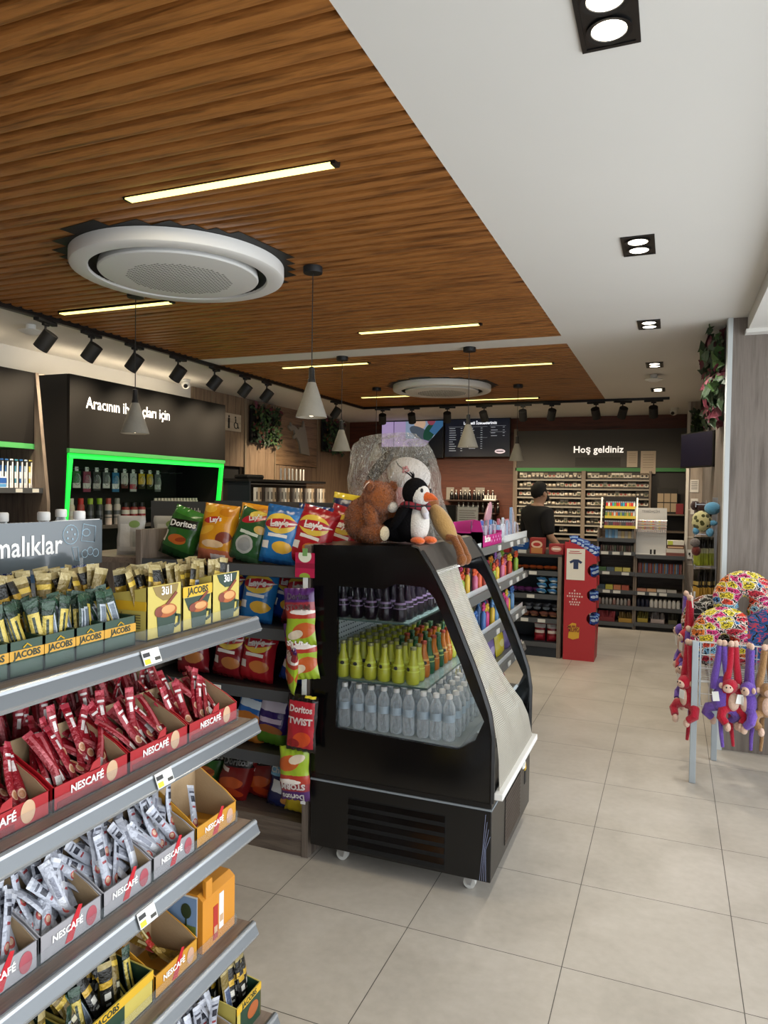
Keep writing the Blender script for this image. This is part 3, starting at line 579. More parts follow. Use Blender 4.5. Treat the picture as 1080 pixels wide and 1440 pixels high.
for k, (x, w_) in enumerate(((-3.38, .13), (-3.12, .12), (-2.88, .15))): tag(MB(mat('pale card', '#8c8780', .6)).box(-w_/2, w_/2, 0, .01, 0, .2).build('price_card', None, 0, 0, (x, 11.33, 1.62)), ['pale price card at left behind the syrup bottles', 'middle price card behind the syrup bottles', 'right price card behind the syrup bottles'][k], 'sign')
t = thing('white_cup_tray', 'white tray of cups at right end of wall shelf', 'tray', (-2.68, 11.2, 1.62)); MB(M_PLAST).box(-.1, .1, -.06, .06, 0, .02).build('tray', t, 0)
for k in range(5): MB(mat('white cup', '#d8d4ce', .5)).lathe([(.012, .02), (.017, .08), (.014, .08)], (-.08+k*.04, 0, 0), 10).build('cup', t)
t = thing('rear_counter', 'dark wooden coffee counter along the back wall', 'counter', (-3.6, 11, 0))
MB(M_MERB).box(-1.55, 1.2, -.25, .35, 0, 1.1).build('carcass', t, 0); MB(M_BLACKM).box(-1.57, 1.22, -.28, .36, 1.1, 1.14).build('worktop', t, 0, .004)
t = thing('coffee_machine', 'dark coffee machine on the rear counter', 'coffee machine', (-3.9, 10.95, 1.14))
MB(M_BLACK).box(-.3, .3, -.2, .25, .25, .42).box(-.3, .3, .1, .25, 0, .25).box(-.3, .3, -.22, .1, 0, .04).build('body', t, 0, .01); MB(M_STEEL).cyl((-.12, -.15, .25), (-.12, -.15, .2), .03).build('brew_head', t); MB(M_STEEL).cyl((.12, -.15, .25), (.12, -.15, .2), .03).build('brew_head', t)
# ---------------------------------------------------------------- service counter with shelves, seen behind the toy shelves
t = thing('service_counter', 'dark counter with open navy snack shelves and wood end panel', 'counter', (-1.06, 7.68, 0))
MB(M_NAVY).box(-2.2, -.04, .4, .43, 0, 1.06).build('back_panel', t, 0); MB(M_LAMINZ).box(-.04, 0, -.005, .6, 0, 1.07).build('end_panel', t, 0, .002); MB(M_DGREY).box(-2.2, .0, 0, .75, 1.06, 1.09).build('worktop', t, 0, .003)
MB(M_NAVY).box(-2.2, -.04, .02, .4, 0, .14).build('base', t, 0); MB(M_NAVY).box(-2.2, -2.17, 0, .6, 0, 1.06).build('side_panel', t, 0)
for z in (.15, .405, .66, .91):
    s = MB(M_NAVY).box(-2.17, -.04, .02, .4, z-.03, z).build('shelf', t, 0); MB(M_DLIP).box(-2.17, -.04, 0, .02, z-.045, z+.005).build('shelf_edge', s, 0)
for x, z in ((-.3, .91), (-.32, .66), (-.38, .405), (-.2, .405), (-.42, .15)): MB(M_TAGD).box(x-.04, x+.04, -.004, 0, z-.038, z-.003).build('price_tag', t, 0)
def bagfn(w, h, d, p=2.6, seal=.018, seed=0, slump=0):
    def f(u, v, s):
        x = (u-.5)*w; z = v*h; a = abs(2*u-1); c = abs(2*v-1); k = max(0, 1-c**p)*max(0, 1-a**3.2)
        sq = 1-.06*(1-c**4)*0+(-.05*max(0, 1-c**2))
        y = s*d/2*k**.55*(1+.12*mnoise.noise(Vector((u*4+seed, v*5, s))))+slump*math.sin(v*PI)*d*.3
        q_ = min(1, w/.15); y += .006*q_*math.sin(u*34+seed)*(c**6); return Vector((x*sq+.008*q_*mnoise.noise(Vector((seed, v*4, u))), y, z))
    return f
def bag(name, w, h, d, m, seed=0, parent=None, nu=14, nv=18, seal=None):
    f = bagfn(w, h, d, seed=seed); b = MB(m); b.grid(lambda u, v: f(u, v, -1), nu, nv).grid(lambda u, v: f(1-u, v, 1), nu, nv)
    o = b.build(name, parent, 60); o['w'] = w; return o, f
def front_conf(f, w, h, off=.0025):
    def c(p):
        u = min(.98, max(.02, p.x/w+.5)); v = min(.98, max(.02, p.z/h)); q = f(u, v, -1); return Vector((p.x, q.y-off, p.z))
    return c
def smallpack(name, w, h, d, m, label, cat, loc, rot, group):
    key = (name, m.name)
    if key not in SPM: o, _ = bag(name, w, h, d, m, len(SPM), None, 6, 6); SPM[key] = o.data; bpy.data.objects.remove(o)
    o = bpy.data.objects.new(name, SPM[key]); COL.objects.link(o); o.location = loc; o.rotation_euler = rot; return tag(o, label, cat, group)
SPM = {}
FO = dict(rough=.25, crinkle=60)
m_or = pm('orange wafer', '#9c4a26', [('r', 0, .03, .03, .01, '#e0c070')], **FO); m_pu = pm('purple chocolate', '#5e2a62', [('r', 0, .03, .03, .01, '#c8b0cc')], **FO); m_bl = pm('blue biscuit', '#4f9cc4', [('e', 0, .05, .04, .02, '#e4eef4'), ('r', 0, .08, .1, .01, '#2a5f94')], **FO)
m_br = pm('brown biscuit', '#5a3028', [('e', 0, .05, .035, .02, '#a87c5c')], **FO); m_dk = pm('dark sachet silver', '#2c2f36', [('e', 0, .05, .04, .02, '#aeb6bc')], **FO); m_rd = pm('red pouch', '#7c1420', [('r', 0, .1, .05, .015, '#e8d8d0'), ('r', 0, .04, .04, .02, '#a82838'), ('r', 0, .16, .1, .02, '#c8c4c4')], **FO)
for k in range(6): smallpack('wafer_pack', .09, .07, .04, m_or, 'orange wafer pack on the top shelf of service counter', 'packet', (-1.15-k*.075, 7.8, .93), (1.2, 0, U(-.3, .3)), 'orange wafer packs')
for k in range(4): smallpack('chocolate_pack', .1, .07, .05, m_pu, 'purple chocolate pack on second shelf of service counter', 'packet', (-1.33-k*.085, 7.82, .68), (1.0, 0, U(-.3, .3)), 'purple chocolate packs')
for k in range(6):
    smallpack('biscuit_pack', .105, .08, .05, m_bl, 'blue biscuit pack stacked on second shelf of service counter', 'packet', (-1.15-(k % 2)*.115, 7.76, .68+(k//2)*.062), (1.15, 0, U(-.2, .2)), 'blue biscuit packs')
for k in range(5):
    smallpack('chocolate_bag', .1, .09, .05, m_br, 'brown chocolate bag on third shelf of service counter', 'packet', (-1.14-k*.1, 7.76, .425), (1.0, 0, U(-.3, .3)), 'brown chocolate bags'); smallpack('biscuit_bag', .1, .1, .05, m_dk, 'dark and silver bag behind the brown bags', 'packet', (-1.14-k*.1, 7.88, .46), (.5, 0, U(-.3, .3)), 'dark silver bags')
for k in range(2): smallpack('red_pouch', .12, .19, .06, m_rd, ['red pouch beside wood end panel, bottom counter shelf', 'second red pouch on bottom counter shelf'][k], 'pouch', (-1.16-k*.135, 7.8, .15), (-.05, 0, U(-.1, .1)), None)
def pbox(name, w, d, h, m, label, cat, loc, rz=0, group=None, bev=.002): return tag(MB(m).box(-w/2, w/2, -d/2, d/2, 0, h).build(name, None, 0, bev, loc), label, cat, group)
o = pbox('biscuit_carton', .15, .1, .17, pm('red carton a', '#8f2a28', [('e', 0, .1, .06, .04, '#d8b8a0'), ('r', 0, .035, .06, .03, '#b87a48'), ('e', 0, .1, .04, .02, '#a83030')], .45), 'tall red biscuit carton on service counter', 'carton', (-1.33, 7.78, 1.09)); o.rotation_euler = (0, 0, -.08)
pbox('snack_carton', .15, .12, .11, pm('red carton b', '#94262c', [('e', 0, .06, .055, .03, '#c89080'), ('r', 0, .06, .04, .008, '#e8e0d8')], .45), 'low red snack carton under the arm of man', 'carton', (-1.13, 7.8, 1.09))
t = thing('cookie_tin', 'round blue cookie tin standing upright on service counter', 'tin', (-1.52, 7.8, 1.185)); MB(mat('tin blue', '#1f4f94', .3, .3)).cyl((0, -.03, 0), (0, .03, 0), .095, n=28).build('tin_body', t); MB(mat('tin pale print', '#a8bcd0', .4)).box(-.05, .05, -.0325, -.031, -.005, .01).box(-.035, .035, -.0325, -.031, -.025, -.018).build('print', t, 0); MB(M_TAGD).box(-.02, .07, -.036, -.031, -.095, -.06).build('price_tag', t, 0)
for k in range(3): pbox('red_box', .2, .12, .1, mat('plain red box', '#8c1720', .5), ['red box left of blue cookie tin, beside it', 'red box third along service counter, half hidden', 'red box at hidden left end of counter'][k], 'box', (-1.73-k*.21, 7.8, 1.09))
t = thing('raised_bar', 'raised brown wooden bar on the service counter behind the sweets', 'counter block', (-2.35, 7.95, 1.09)); MB(M_MERB).box(-.75, .45, 0, .4, 0, .2).build('carcass', t, 0); MB(M_DGREY).box(-.77, .47, -.02, .42, .2, .225).build('worktop', t, 0)
t = thing('till_screen', 'small dark till screen on the raised wooden bar', 'screen', (-2.42, 8.05, 1.315)); MB(M_BLACK).box(-.09, .09, 0, .03, .04, .27).box(-.05, .05, -.03, .06, 0, .04).build('housing', t, 0)
t = thing('menu_holder', 'clear menu holder with white sheet on raised wooden bar', 'menu holder', (-2.18, 8.02, 1.315)); MB(mat('menu sheet', '#b5b1aa', .6)).box(-.12, .12, 0, .006, .02, .25).build('sheet', t, 0); b = MB(mat('menu print', '#7a706c', .6))
for k in range(7): b.box(-.1, .1-.01*(k % 3), -.0015, 0, .05+k*.026, .06+k*.026)
b.build('print_lines', t, 0); MB(M_CLEAR).box(-.13, .13, -.006, -.003, 0, .27).box(-.13, .13, -.05, .05, -.0, .004).build('stand', t, 0)
# ---------------------------------------------------------------- red promotional floor display
M_RED = mat('promotional red', '#b02a32', .45)
t = thing('promotional_stand', 'tall red cardboard stand with scalloped edge and blue packs', 'display stand', (-1.03, 7.67, 0))
def prof(w_=.315):
    p = [(0, 0), (w_, 0)]
    for zc in (.445, .69, .945):
        for k in range(9): a = -PI/2-PI*k/8; p.append((w_+.01+.095*math.cos(a)*1.0, zc+.075*math.sin(a)))
    p += [(w_, 1.09)]+[(w_*(1-k/6), 1.09+.145*math.sin(k/6*PI/2)) for k in range(1, 7)]; return p
PR = prof()
for y, n in ((0, 'front_panel'), (.3, 'rear_panel')): MB(M_RED).prism([(x, z) for x, z in PR], 'y', y, y+.008).build(n, t, 0)
MB(M_RED).box(0, .008, .008, .3, 0, 1.2).build('side_panel', t, 0)
for z0, z1 in ((0, .37), (.52, .615), (.765, .87), (1.02, 1.09)): MB(M_RED).box(.308, .316, .008, .3, z0, z1).build('edge_panel', t, 0)
for z in (.37, .615, .87, 1.08): MB(mat('cardboard red dark', '#6e1a20', .7)).box(.008, .308, .008, .3, z-.006, z).build('tray', t, 0)
PT = MB(mat('poster white', '#e4e2da', .6)).box(.02, .205, -.003, 0, .84, 1.165).build('poster', t, 0)
b = MB(mat('poster red line', '#b04048', .6)).box(.05, .15, -.0045, -.0032, 1.135, 1.142).box(.04, .17, -.0045, -.0032, 1.115, 1.123).build('print_lines', PT, 0)
MB(mat('poster navy', '#26365e', .6)).prism([(.05, 1.03), (.09, 1.055), (.14, 1.055), (.18, 1.03), (.165, 1.01), (.14, 1.025), (.14, .955), (.09, .955), (.09, 1.025), (.06, 1.01)], 'y', -.005, -.0032).build('printed_shirt', PT, 0)
b = MB(mat('stand white print', '#e0c4c0', .6))
for k, (z, w_) in enumerate(((.72, .03), (.69, .13), (.66, .17), (.63, .06), (.60, .12), (.575, .1))):
    n = int(w_/.022)
    for i in range(max(1, n)): x = .115-w_/2+i*w_/max(1, n); b.box(x, x+.014, -.002, 0, z, z+.016)
b.build('print_rows', t, 0)
y_ = MB(mat('stand yellow', '#d8a832', .55)).prism([(.05, .23), (.1, .215), (.16, .235), (.165, .32), (.16, .35), (.13, .35), (.13, .385), (.09, .39), (.04, .35), (.06, .32)], 'y', -.004, 0).build('yellow_box_print', t, 0)
txt('MUTLU', .04, mat('print maroon', '#7a2420'), y_, (.1, -.006, .345), bold=.002, sx=.85); txt('KUTU', .04, MATS['print maroon'], y_, (.11, -.006, .31), bold=.002)
m_bp = pm('blue gum bag', '#1c3f96', [('e', 0, .04, .03, .015, '#b9cfe8'), ('r', 0, .08, .1, .008, '#7fa6d8')], rough=.25, crinkle=70)
for k in range(12): smallpack('blue_snack_bag', .075, .1, .03, m_bp, 'blue snack bag on sloped top of red stand', 'packet', (-.95+(k % 6)*.042, 7.75+.12*(k//6), 1.2-.023*(k % 6)), (U(-.6, -.1), U(-.2, .2), U(-.6, .6)), 'blue bags on top of red stand')
for zc in (.37, .615, .87):
    for k in range(5): smallpack('blue_snack_bag', .075, .1, .03, m_bp, f'blue snack bag in {["lowest", "middle", "top"][int(zc*4)-1]} opening of the red stand', 'packet', (-.74+.02*(k % 2), 7.71+.05*k, zc+.012), (U(-.4, .1), U(-.3, .3), U(.6, 1.4)), f'blue bags, {["lowest", "middle", "top"][int(zc*4)-1]} opening')
# ---------------------------------------------------------------- man in black behind the counter
def skin(name, V, E_, R_, m, parent=None, sub=2):
    me = bpy.data.meshes.new(name); me.from_pydata(V, E_, []); me.materials.append(m); o = bpy.data.objects.new(name, me); COL.objects.link(o)
    sk = o.modifiers.new('skin', 'SKIN'); sk.use_smooth_shade = True
    for v, r in zip(me.skin_vertices[0].data, R_): v.radius = r if isinstance(r, tuple) else (r, r)
    me.skin_vertices[0].data[0].use_root = True; s = o.modifiers.new('sub', 'SUBSURF'); s.levels = s.render_levels = sub
    if parent: o.parent = parent
    return o
M_SKIN = mat('skin', '#b08a72', .55); M_SHIRT = mat('black t-shirt', '#0c0c0e', .9); M_HAIR = mat('black hair', '#0d0b0a', .8, bump=.4, bscale=200)
man = thing('person', 'man in black t-shirt behind counter, turned to the right', 'person', (-1.5, 8.75, .06), -.75)
V = [(0, 0, .95), (0, 0, 1.12), (0, .0, 1.32), (0, -.02, 1.47), (0, -.005, 1.545), (0, .03, 1.62), (0, .03, 1.70),
     (.175, -.02, 1.44), (.225, .0, 1.18), (.25, .17, 1.0), (.25, .23, .94), (-.175, -.02, 1.44), (-.23, -.02, 1.18), (-.2, .14, 1.0), (-.19, .2, .94),
     (.1, 0, .88), (.105, .01, .48), (.11, -.02, .07), (.11, .1, -.02), (-.1, 0, .88), (-.105, .01, .48), (-.11, -.02, .07), (-.11, .1, -.02)]
Ed = [(0, 1), (1, 2), (2, 3), (3, 4), (4, 5), (5, 6), (3, 7), (7, 8), (8, 9), (9, 10), (3, 11), (11, 12), (12, 13), (13, 14), (0, 15), (15, 16), (16, 17), (17, 18), (0, 19), (19, 20), (20, 21), (21, 22)]
Rr = [(.15, .1), (.14, .095), (.165, .11), (.13, .09), .058, (.075, .09), (.078, .1), .06, .045, .031, .04, .06, .045, .031, .04, .09, .058, .038, .04, .09, .058, .038, .04]
for sx_, base in ((1, 10), (-1, 14)):
    bx, by, bz = V[base]
    for k in range(4):
        o = len(V); x = bx+sx_*(.028-.018*k); V += [(x, by+.05, bz-.02), (x, by+.08+.012*(k in (1, 2)), bz-.045), (x, by+.085, bz-.075)]; Ed += [(base, o), (o, o+1), (o+1, o+2)]; Rr += [.011, .009, .008]
    o = len(V); V += [(bx-sx_*.045, by+.02, bz+.005), (bx-sx_*.06, by+.055, bz-.02)]; Ed += [(base, o), (o, o+1)]; Rr += [.012, .009]
skin('body', V, Ed, Rr, M_SKIN, man)
skin('t_shirt', [(0, 0, .9), (0, 0, 1.12), (0, 0, 1.32), (0, -.02, 1.46), (0, -.01, 1.535), (.18, -.02, 1.44), (.226, 0, 1.17), (-.18, -.02, 1.44), (-.232, -.02, 1.17)], [(0, 1), (1, 2), (2, 3), (3, 4), (3, 5), (5, 6), (3, 7), (7, 8)], [(.175, .125), (.168, .12), (.195, .14), (.165, .125), (.075, .082), (.095, .095), (.072, .072), (.095, .095), (.072, .072)], M_SHIRT, man)
skin('trousers', [(0, 0, .96), (.1, 0, .86), (.105, .01, .48), (.11, -.02, .03), (-.1, 0, .86), (-.105, .01, .48), (-.11, -.02, .03)], [(0, 1), (1, 2), (2, 3), (0, 4), (4, 5), (5, 6)], [(.168, .115), .108, .076, .06, .108, .076, .06], mat('dark trousers', '#15161a', .9), man)
def headfn(p, q): return q if p.z > -.35-.6*max(0, -p.y) and (p.y < .35 or p.z > .55) else q*.8
MB(M_HAIR).ell((0, .012, 1.705), (.094, .114, .118), 24, 20, fn=headfn).build('hair', man)
MB(M_HAIR).ell((0, .105, 1.62), (.055, .04, .045), 14, 10).build('beard', man)
MB(M_SKIN).ell((0, .138, 1.685), (.013, .018, .025), 8, 8).build('nose', man)
for sx_ in (1, -1): MB(M_SKIN).ell((sx_*.088, .02, 1.67), (.012, .022, .034), 10, 8).build('ear', man); MB(M_INK).ell((sx_*.032, .122, 1.71), (.012, .008, .008), 8, 6).build('eye', man)
# ---------------------------------------------------------------- gondola at the rear right
def gondola(label, x0, x1, shelves, h):
    t = thing('shelf_unit', label, 'shelf unit', (x0, 9.75, 0)); W_ = x1-x0
    MB(M_LAMIN).box(0, W_, .42, .45, 0, h).build('back_panel', t, 0); MB(M_BLACKM).box(.02, W_-.02, .04, .42, 0, .07).build('plinth', t, 0)
    for x in (0, W_-.02): MB(M_LAMINZ).box(x, x+.02, .0, .45, 0, h).build('side_panel', t, 0)
    for z in shelves:
        s = MB(M_LAMIN).box(.02, W_-.02, .0, .42, z-.03, z).build('shelf', t, 0); MB(M_DLIP).box(.0, W_, -.02, .0, z-.045, z+.004).build('shelf_edge', s, 0)
    return t
gl = gondola('rear shelf unit below the lighter rack', -.9, -.425, (.08, .3, .5, .74, 1.0, 1.17), 1.3)
gr_ = gondola('rear shelf unit below the white jewellery board', -.422, .163, (.1, .3, .5, .735, .97), .97)
for t, ps in ((gl, ((.12, .74), (.36, .74), (.13, .5), (.26, .5), (.1, 1.0), (.24, 1.0), (.38, 1.0))), (gr_, ((.08, .5), (.22, .5), (.34, .5)))):
    for x, z in ps: MB(M_TAGD).box(x-.045, x+.045, -.024, -.02, z-.04, z-.004).build('price_tag', t, 0)
# lighter rack
t = thing('lighter_rack', 'white wire rack full of coloured lighters', 'rack', (-.87, 9.78, 1.3)); 
for k in range(3): s = MB(M_DGREY).box(.05, .44, .08*k, .08*k+.07, .01+k*.125, .02+k*.125).build('tray', t, 0); MB(mat('yellow rail', '#c9b84a', .5)).box(.05, .44, .08*k-.006, .08*k, .0+k*.125, .035+k*.125).build('price_rail', s, 0)
for x in (.0, .44): MB(M_PLAST).prism([(0, 0), (.02, 0), (.12, .4), (.1, .4)], 'x', x, x+.02).build('side_frame', t, 0)
MB(M_BLACKM).box(.02, .44, .26, .27, 0, .4).build('back_panel', t, 0)
LM = {}
def lighter(c):
    if c not in LM:
        b = MB(mat('lighter '+c, c, .3)).box(-.011, .011, -.006, .006, 0, .06); b.use(M_STEEL).box(-.01, .01, -.005, .005, .06, .078); o = b.build('lighter', None, 0); LM[c] = o.data; bpy.data.objects.remove(o)
    return LM[c]
LC = ['#c4362c', '#e0c23a', '#3aa0b8', '#e8e4dc', '#d86a2a', '#6f9a3a', '#b83044', '#2f6f9c']
for k in range(3):
    for i in range(14):
        c = [['#7a3a44', '#8a4450', '#4a4a50', '#7a6058'], ['#6a8a4a', '#c8d0d4', '#4a6a8a', '#b8a050', '#c46a3a', '#8aa04a'], LC][k]; o = bpy.data.objects.new('lighter', lighter(c[(i*3+i//3) % len(c)])); COL.objects.link(o)
        o.location = (-.805+i*.0265, 9.81+.08*k, 1.32+k*.125); tag(o, f'lighter standing in {["bottom", "middle", "top"][2-k] if 0 else ["bottom", "middle", "top"][k]} row of the wire rack', 'lighter', f'lighters, {["bottom", "middle", "top"][k]} row')
def rowboxes(name, n, x0, dx, y, z, dims, cols, label, cat, group, rot=0, jit=.0):
    for i in range(n):
        key = (name, cols[i % len(cols)].name, dims)
        if key not in SPM: o = MB(cols[i % len(cols)]).box(-dims[0]/2, dims[0]/2, -dims[1]/2, dims[1]/2, 0, dims[2]).build(name, None, 0); SPM[key] = o.data; bpy.data.objects.remove(o)
        o = bpy.data.objects.new(name, SPM[key]); COL.objects.link(o); o.location = (x0+i*dx, y+U(-jit, jit), z); o.rotation_euler = (rot, 0, U(-jit, jit)*5); tag(o, label, cat, group)
c_ = lambda n, h: mat(n, h, .4)
rowboxes('blue_pack', 4, -.79, .04, 9.85, 1.17, (.036, .03, .11), [c_('light blue pack', '#5d97cc'), c_('light blue pack b', '#86b2d8')], 'light blue pack on the shelf below the lighters', 'packet', 'light blue packs', 0, .01)
rowboxes('battery_card', 5, -.63, .042, 9.85, 1.17, (.038, .012, .09), [c_('battery silver', '#b5b3ae'), c_('battery gold', '#c9b888')], 'battery card on the shelf below the lighters', 'packet', 'battery cards')
rowboxes('gum_pack', 15, -.85, .029, 9.85, 1.0, (.022, .06, .075), [c_('gum rose', '#7a5a54'), c_('gum grey', '#8c8478'), c_('gum green', '#6a7a64'), c_('gum brown', '#5c463e')], 'gum pack in the dense row on rear left shelf', 'gum', 'gum packs')
rowboxes('biscuit_roll', 4, -.83, .1, 9.82, .74, (.09, .06, .05), [c_('roll green', '#4a6a44'), c_('roll slate', '#4c5c68'), c_('roll yellow', '#b0a850'), c_('roll straw', '#c4b868')], 'green or yellow roll on the shelf above the wafers', 'packet', 'biscuit rolls')
rowboxes('wafer', 4, -.84, .1, 9.82, .5, (.09, .07, .06), [c_('wafer slate', '#3c4c58'), c_('wafer yellow', '#b8b04a'), c_('wafer salmon', '#c07a54'), c_('wafer red', '#a8523c')], 'wafer packet on rear left shelf, third from bottom', 'packet', 'wafer packets')
for i in range(9):
    q = can(.085, .019, c_('flask silver', '#b6b4b2') if i % 4 else c_('flask rose', '#b89088'), c_('flask cap', '#c9c4c0'), 'small_flask'); q.location = (-.86+i*.046, 9.83, .3); tag(q, 'small silver flask in the row near bottom of rear left shelf', 'bottle', 'small silver flasks')
rowboxes('pen', 30, -.385, .0175, 9.84, .735, (.011, .011, .125), [c_('pen red', '#b04a40'), c_('pen pink', '#c88a84'), c_('pen red b', '#a83c38'), c_('pen blue', '#5a88c0'), c_('pen orange', '#c8863a'), c_('pen pale', '#a8c0d8'), c_('pen blue b', '#4f7cb4')], 'coloured candy stick in the dense row of rear right shelf', 'candy stick', 'coloured candy sticks', -.15)
rowboxes('flat_pack', 4, -.34, .12, 9.82, .5, (.11, .08, .035), [c_('flat salmon', '#b8806a'), c_('flat peach', '#c9a07a'), c_('flat white', '#c9c5bf'), c_('flat grey', '#b3b0aa')], 'flat packet on the middle of rear right shelf', 'packet', 'flat packets')
for i in range(20):
    dkk = (i % 10) < 3; q = can(.1, .024, c_('jar navy', '#20263c') if dkk else c_('jar white', '#e4e4e2'), c_('jar lid dark', '#2c3044') if dkk else c_('jar lid white', '#efefec'), 'small_tub', 'lid'); q.location = (-.375+(i % 10)*.053, 9.81+.07*(i//10), .3+0*i); tag(q, ('dark navy' if dkk else 'white')+' small tub on rear right shelf near bottom', 'tub', 'dark tubs' if dkk else 'white tubs')
for x, y, z, w_, c1, c2, lab in ((-.77, 9.83, .08, .22, '#7a2a2e', '#a8444a', 'red sachet tray at lower left of rear shelf unit'), (-.53, 9.83, .08, .17, '#b08a3c', '#7a6230', 'gold sachet tray on lowest rear left shelf'), (-.32, 9.83, .1, .13, '#a8943c', '#6e6a2c', 'olive sachet tray on lowest rear right shelf'), (-.14, 9.83, .1, .17, '#a89a98', '#8c8a8c', 'silver sachet tray on lowest rear right shelf'), (.04, 9.83, .1, .11, '#5c5a44', '#3c3c30', 'dark sachet tray at right end of lowest rear shelf')):
    t = thing('sachet_tray', lab, 'sachet tray', (x, y, z)); MB(mat('tray '+c1, c1, .6)).box(-w_/2, w_/2, -.06, -.055, 0, .055).box(-w_/2, w_/2, .055, .06, 0, .1).box(-w_/2, -w_/2+.004, -.06, .06, 0, .07).box(w_/2-.004, w_/2, -.06, .06, 0, .07).box(-w_/2, w_/2, -.06, .06, 0, .004).build('tray', t, 0)
    n = int(w_/.014)
    for i in range(n): smallpack('small_sachet', .02, .11, .008, mat('sachet '+c2, c2, .3, .3), 'sachet upright in the '+lab.split(' of ')[0].split(' on ')[0].split(' at ')[0], 'sachet', (x-w_/2+.012+i*.0138, y+.0+U(-.02, .02), z+.02), (U(-.3, 0), U(-.15, .15), U(-.4, .4)), 'sachets '+lab)
# white display board with beads
t = thing('jewellery_board', 'white display board with hanging prayer beads', 'display board', (-.255, 9.9, .97))
MB(mat('board white', '#b9bbbc', .5)).box(-.195, .195, 0, .012, 0, .6).build('board', t, 0); MB(MATS['board white']).box(-.195, .195, -.1, .0, 0, .01).build('foot', t, 0); txt('TESBİHÇİM', .042, mat('board grey ink', '#77777a'), t, (0, -.003, .555), bold=.0)
MB(M_STEEL).cyl((-.2, -.03, .44), (.2, -.03, .44), .004, n=6).build('hanging_rail', t)
for k in range(17):
    c = ['#b88a84', '#c9c4c0', '#c4b048', '#c9b43c', '#c87a3a', '#b84a34', '#a89aac', '#9a8a9a', '#d0b8b8'][(k*2+k//3) % 9] if 3 < k < 14 else ['#b8908c', '#c8b4b4', '#a894a0'][k % 3]
    q = thing('prayer_beads', 'string of beads hanging from the white board rail', 'beads', (-.47+k*.025, 9.86, 1.41), 0, 'prayer bead strings'); b = MB(mat('bead '+c, c, .3))
    for i in range(9): a = i/9*2*PI; b.ell((.008*math.sin(a), 0, -.06+.055*math.cos(a)), (.007, .007, .007), 6, 4)
    b.build('beads', q); MB(mat('tassel grey', '#bdb4b4')).cyl((0, 0, -.118), (0, 0, -.15), .004, .008, 6).build('tassel', q)
for k in range(2): tag(MB(M_INK).box(-.012, .012, -.01, .01, 0, .06).build('black_figure', None, 0, .003, (-.24+k*.045, 9.81, .98)), ['left small black figure at foot of white board', 'right small black figure at foot of white board'][k], 'figurine')
for k, (c, h, w_) in enumerate((('#7a4a44', .04, .22), ('#c9c4bc', .05, .21), ('#5a3a2c', .05, .2), ('#d8d6ce', .055, .2))): pbox('stacked_box', w_, .14, h, pm('stack '+c, c, [('r', -.06, .02, .03, .03, '#b8c44a')] if k == 3 else [('r', 0, .02, .09, .01, '#c9a88a')] if k == 2 else [], .5), ['lowest dark red', 'second white', 'third brown', 'top white and lime'][k]+' box of stack beside the white board', 'box', (.05, 9.85, .97+[0, .04, .09, .14][k]))
# ---------------------------------------------------------------- right hand pier: plants, monitor, hanging rack
t = thing('wall_plant', 'green and wine red artificial ivy high on the right pier', 'artificial plant', (.345, 5.95, 2.6))
MB(M_BLACKM).box(-.03, 0, -.5, .5, -.3, .3).build('backing', t, 0); b = MB(M_LEAFD); r = random.Random(11)
for k in range(330):
    zz = r.uniform(-.28, .28); red = abs(zz-.2) < .06 or abs(zz+.02) < .07 or abs(zz+.25) < .04
    leaf(b, (-r.uniform(.02, .13), r.uniform(-.48, .48), zz), (-1, r.uniform(-1.3, .3), r.uniform(-.6, .8)), r.uniform(.06, .12), r.uniform(0, 6.3), M_LEAFR if red and r.random() < .6 else (M_LEAFG if r.random() < .25 else M_LEAFD), 1)
b.build('foliage', t, 0)
t = thing('hedge_panel', 'small dark green leaf panel on rear column behind the monitor', 'artificial plant', (.29, 9.93, 2.6)); MB(M_BLACKM).box(-.06, .055, 0, .02, -.2, .2).build('backing', t, 0); b = MB(M_LEAFD)
for k in range(130): leaf(b, (r.uniform(-.08, .055), -r.uniform(0, .06), r.uniform(-.2, .2)), (r.uniform(-.6, .6), -1, r.uniform(-.5, .7)), r.uniform(.04, .08), r.uniform(0, 6.3), M_LEAFD if r.random() < .7 else M_LEAFG)
b.build('foliage', t, 0)
t = thing('monitor', 'black monitor hung from the ceiling beside right pier', 'monitor', (.205, 7.3, 2.16), -1.05)
MB(M_BLACK).box(-.265, .265, -.012, .02, -.165, .165).build('housing', t, 0, .004); MB(mat('dark screen', '#141220', .25, emit='#1a1630', es=.03)).box(-.255, .255, -.0135, -.012, -.15, .155).build('display', t, 0); MB(M_BLACK).tube([(.08, .03, 0), (.08, .06, .05), (.08, .06, .76)], .016, 8).build('ceiling_pole', t)
for x, z, w_, h, lab in ((.255, 1.86, .1, .16, 'upper white notice on the rear oak column'), (.26, 1.6, .085, .2, 'lower white notice on the rear oak column')):
    t = thing('paper_notice', lab, 'notice', (x, 9.945, z)); MB(mat('paper', '#d6d3cd', .7)).box(-w_/2, w_/2, -.002, 0, -h/2, h/2).build('sheet', t, 0); b = MB(mat('faint print', '#6a6668', .7))
    for k in range(5 if z > 1.7 else 2): b.box(-w_*.36, w_*.36, -.0032, -.002, h*.3-k*.022, h*.3-k*.022+.008)
    b.build('print_lines', t, 0)
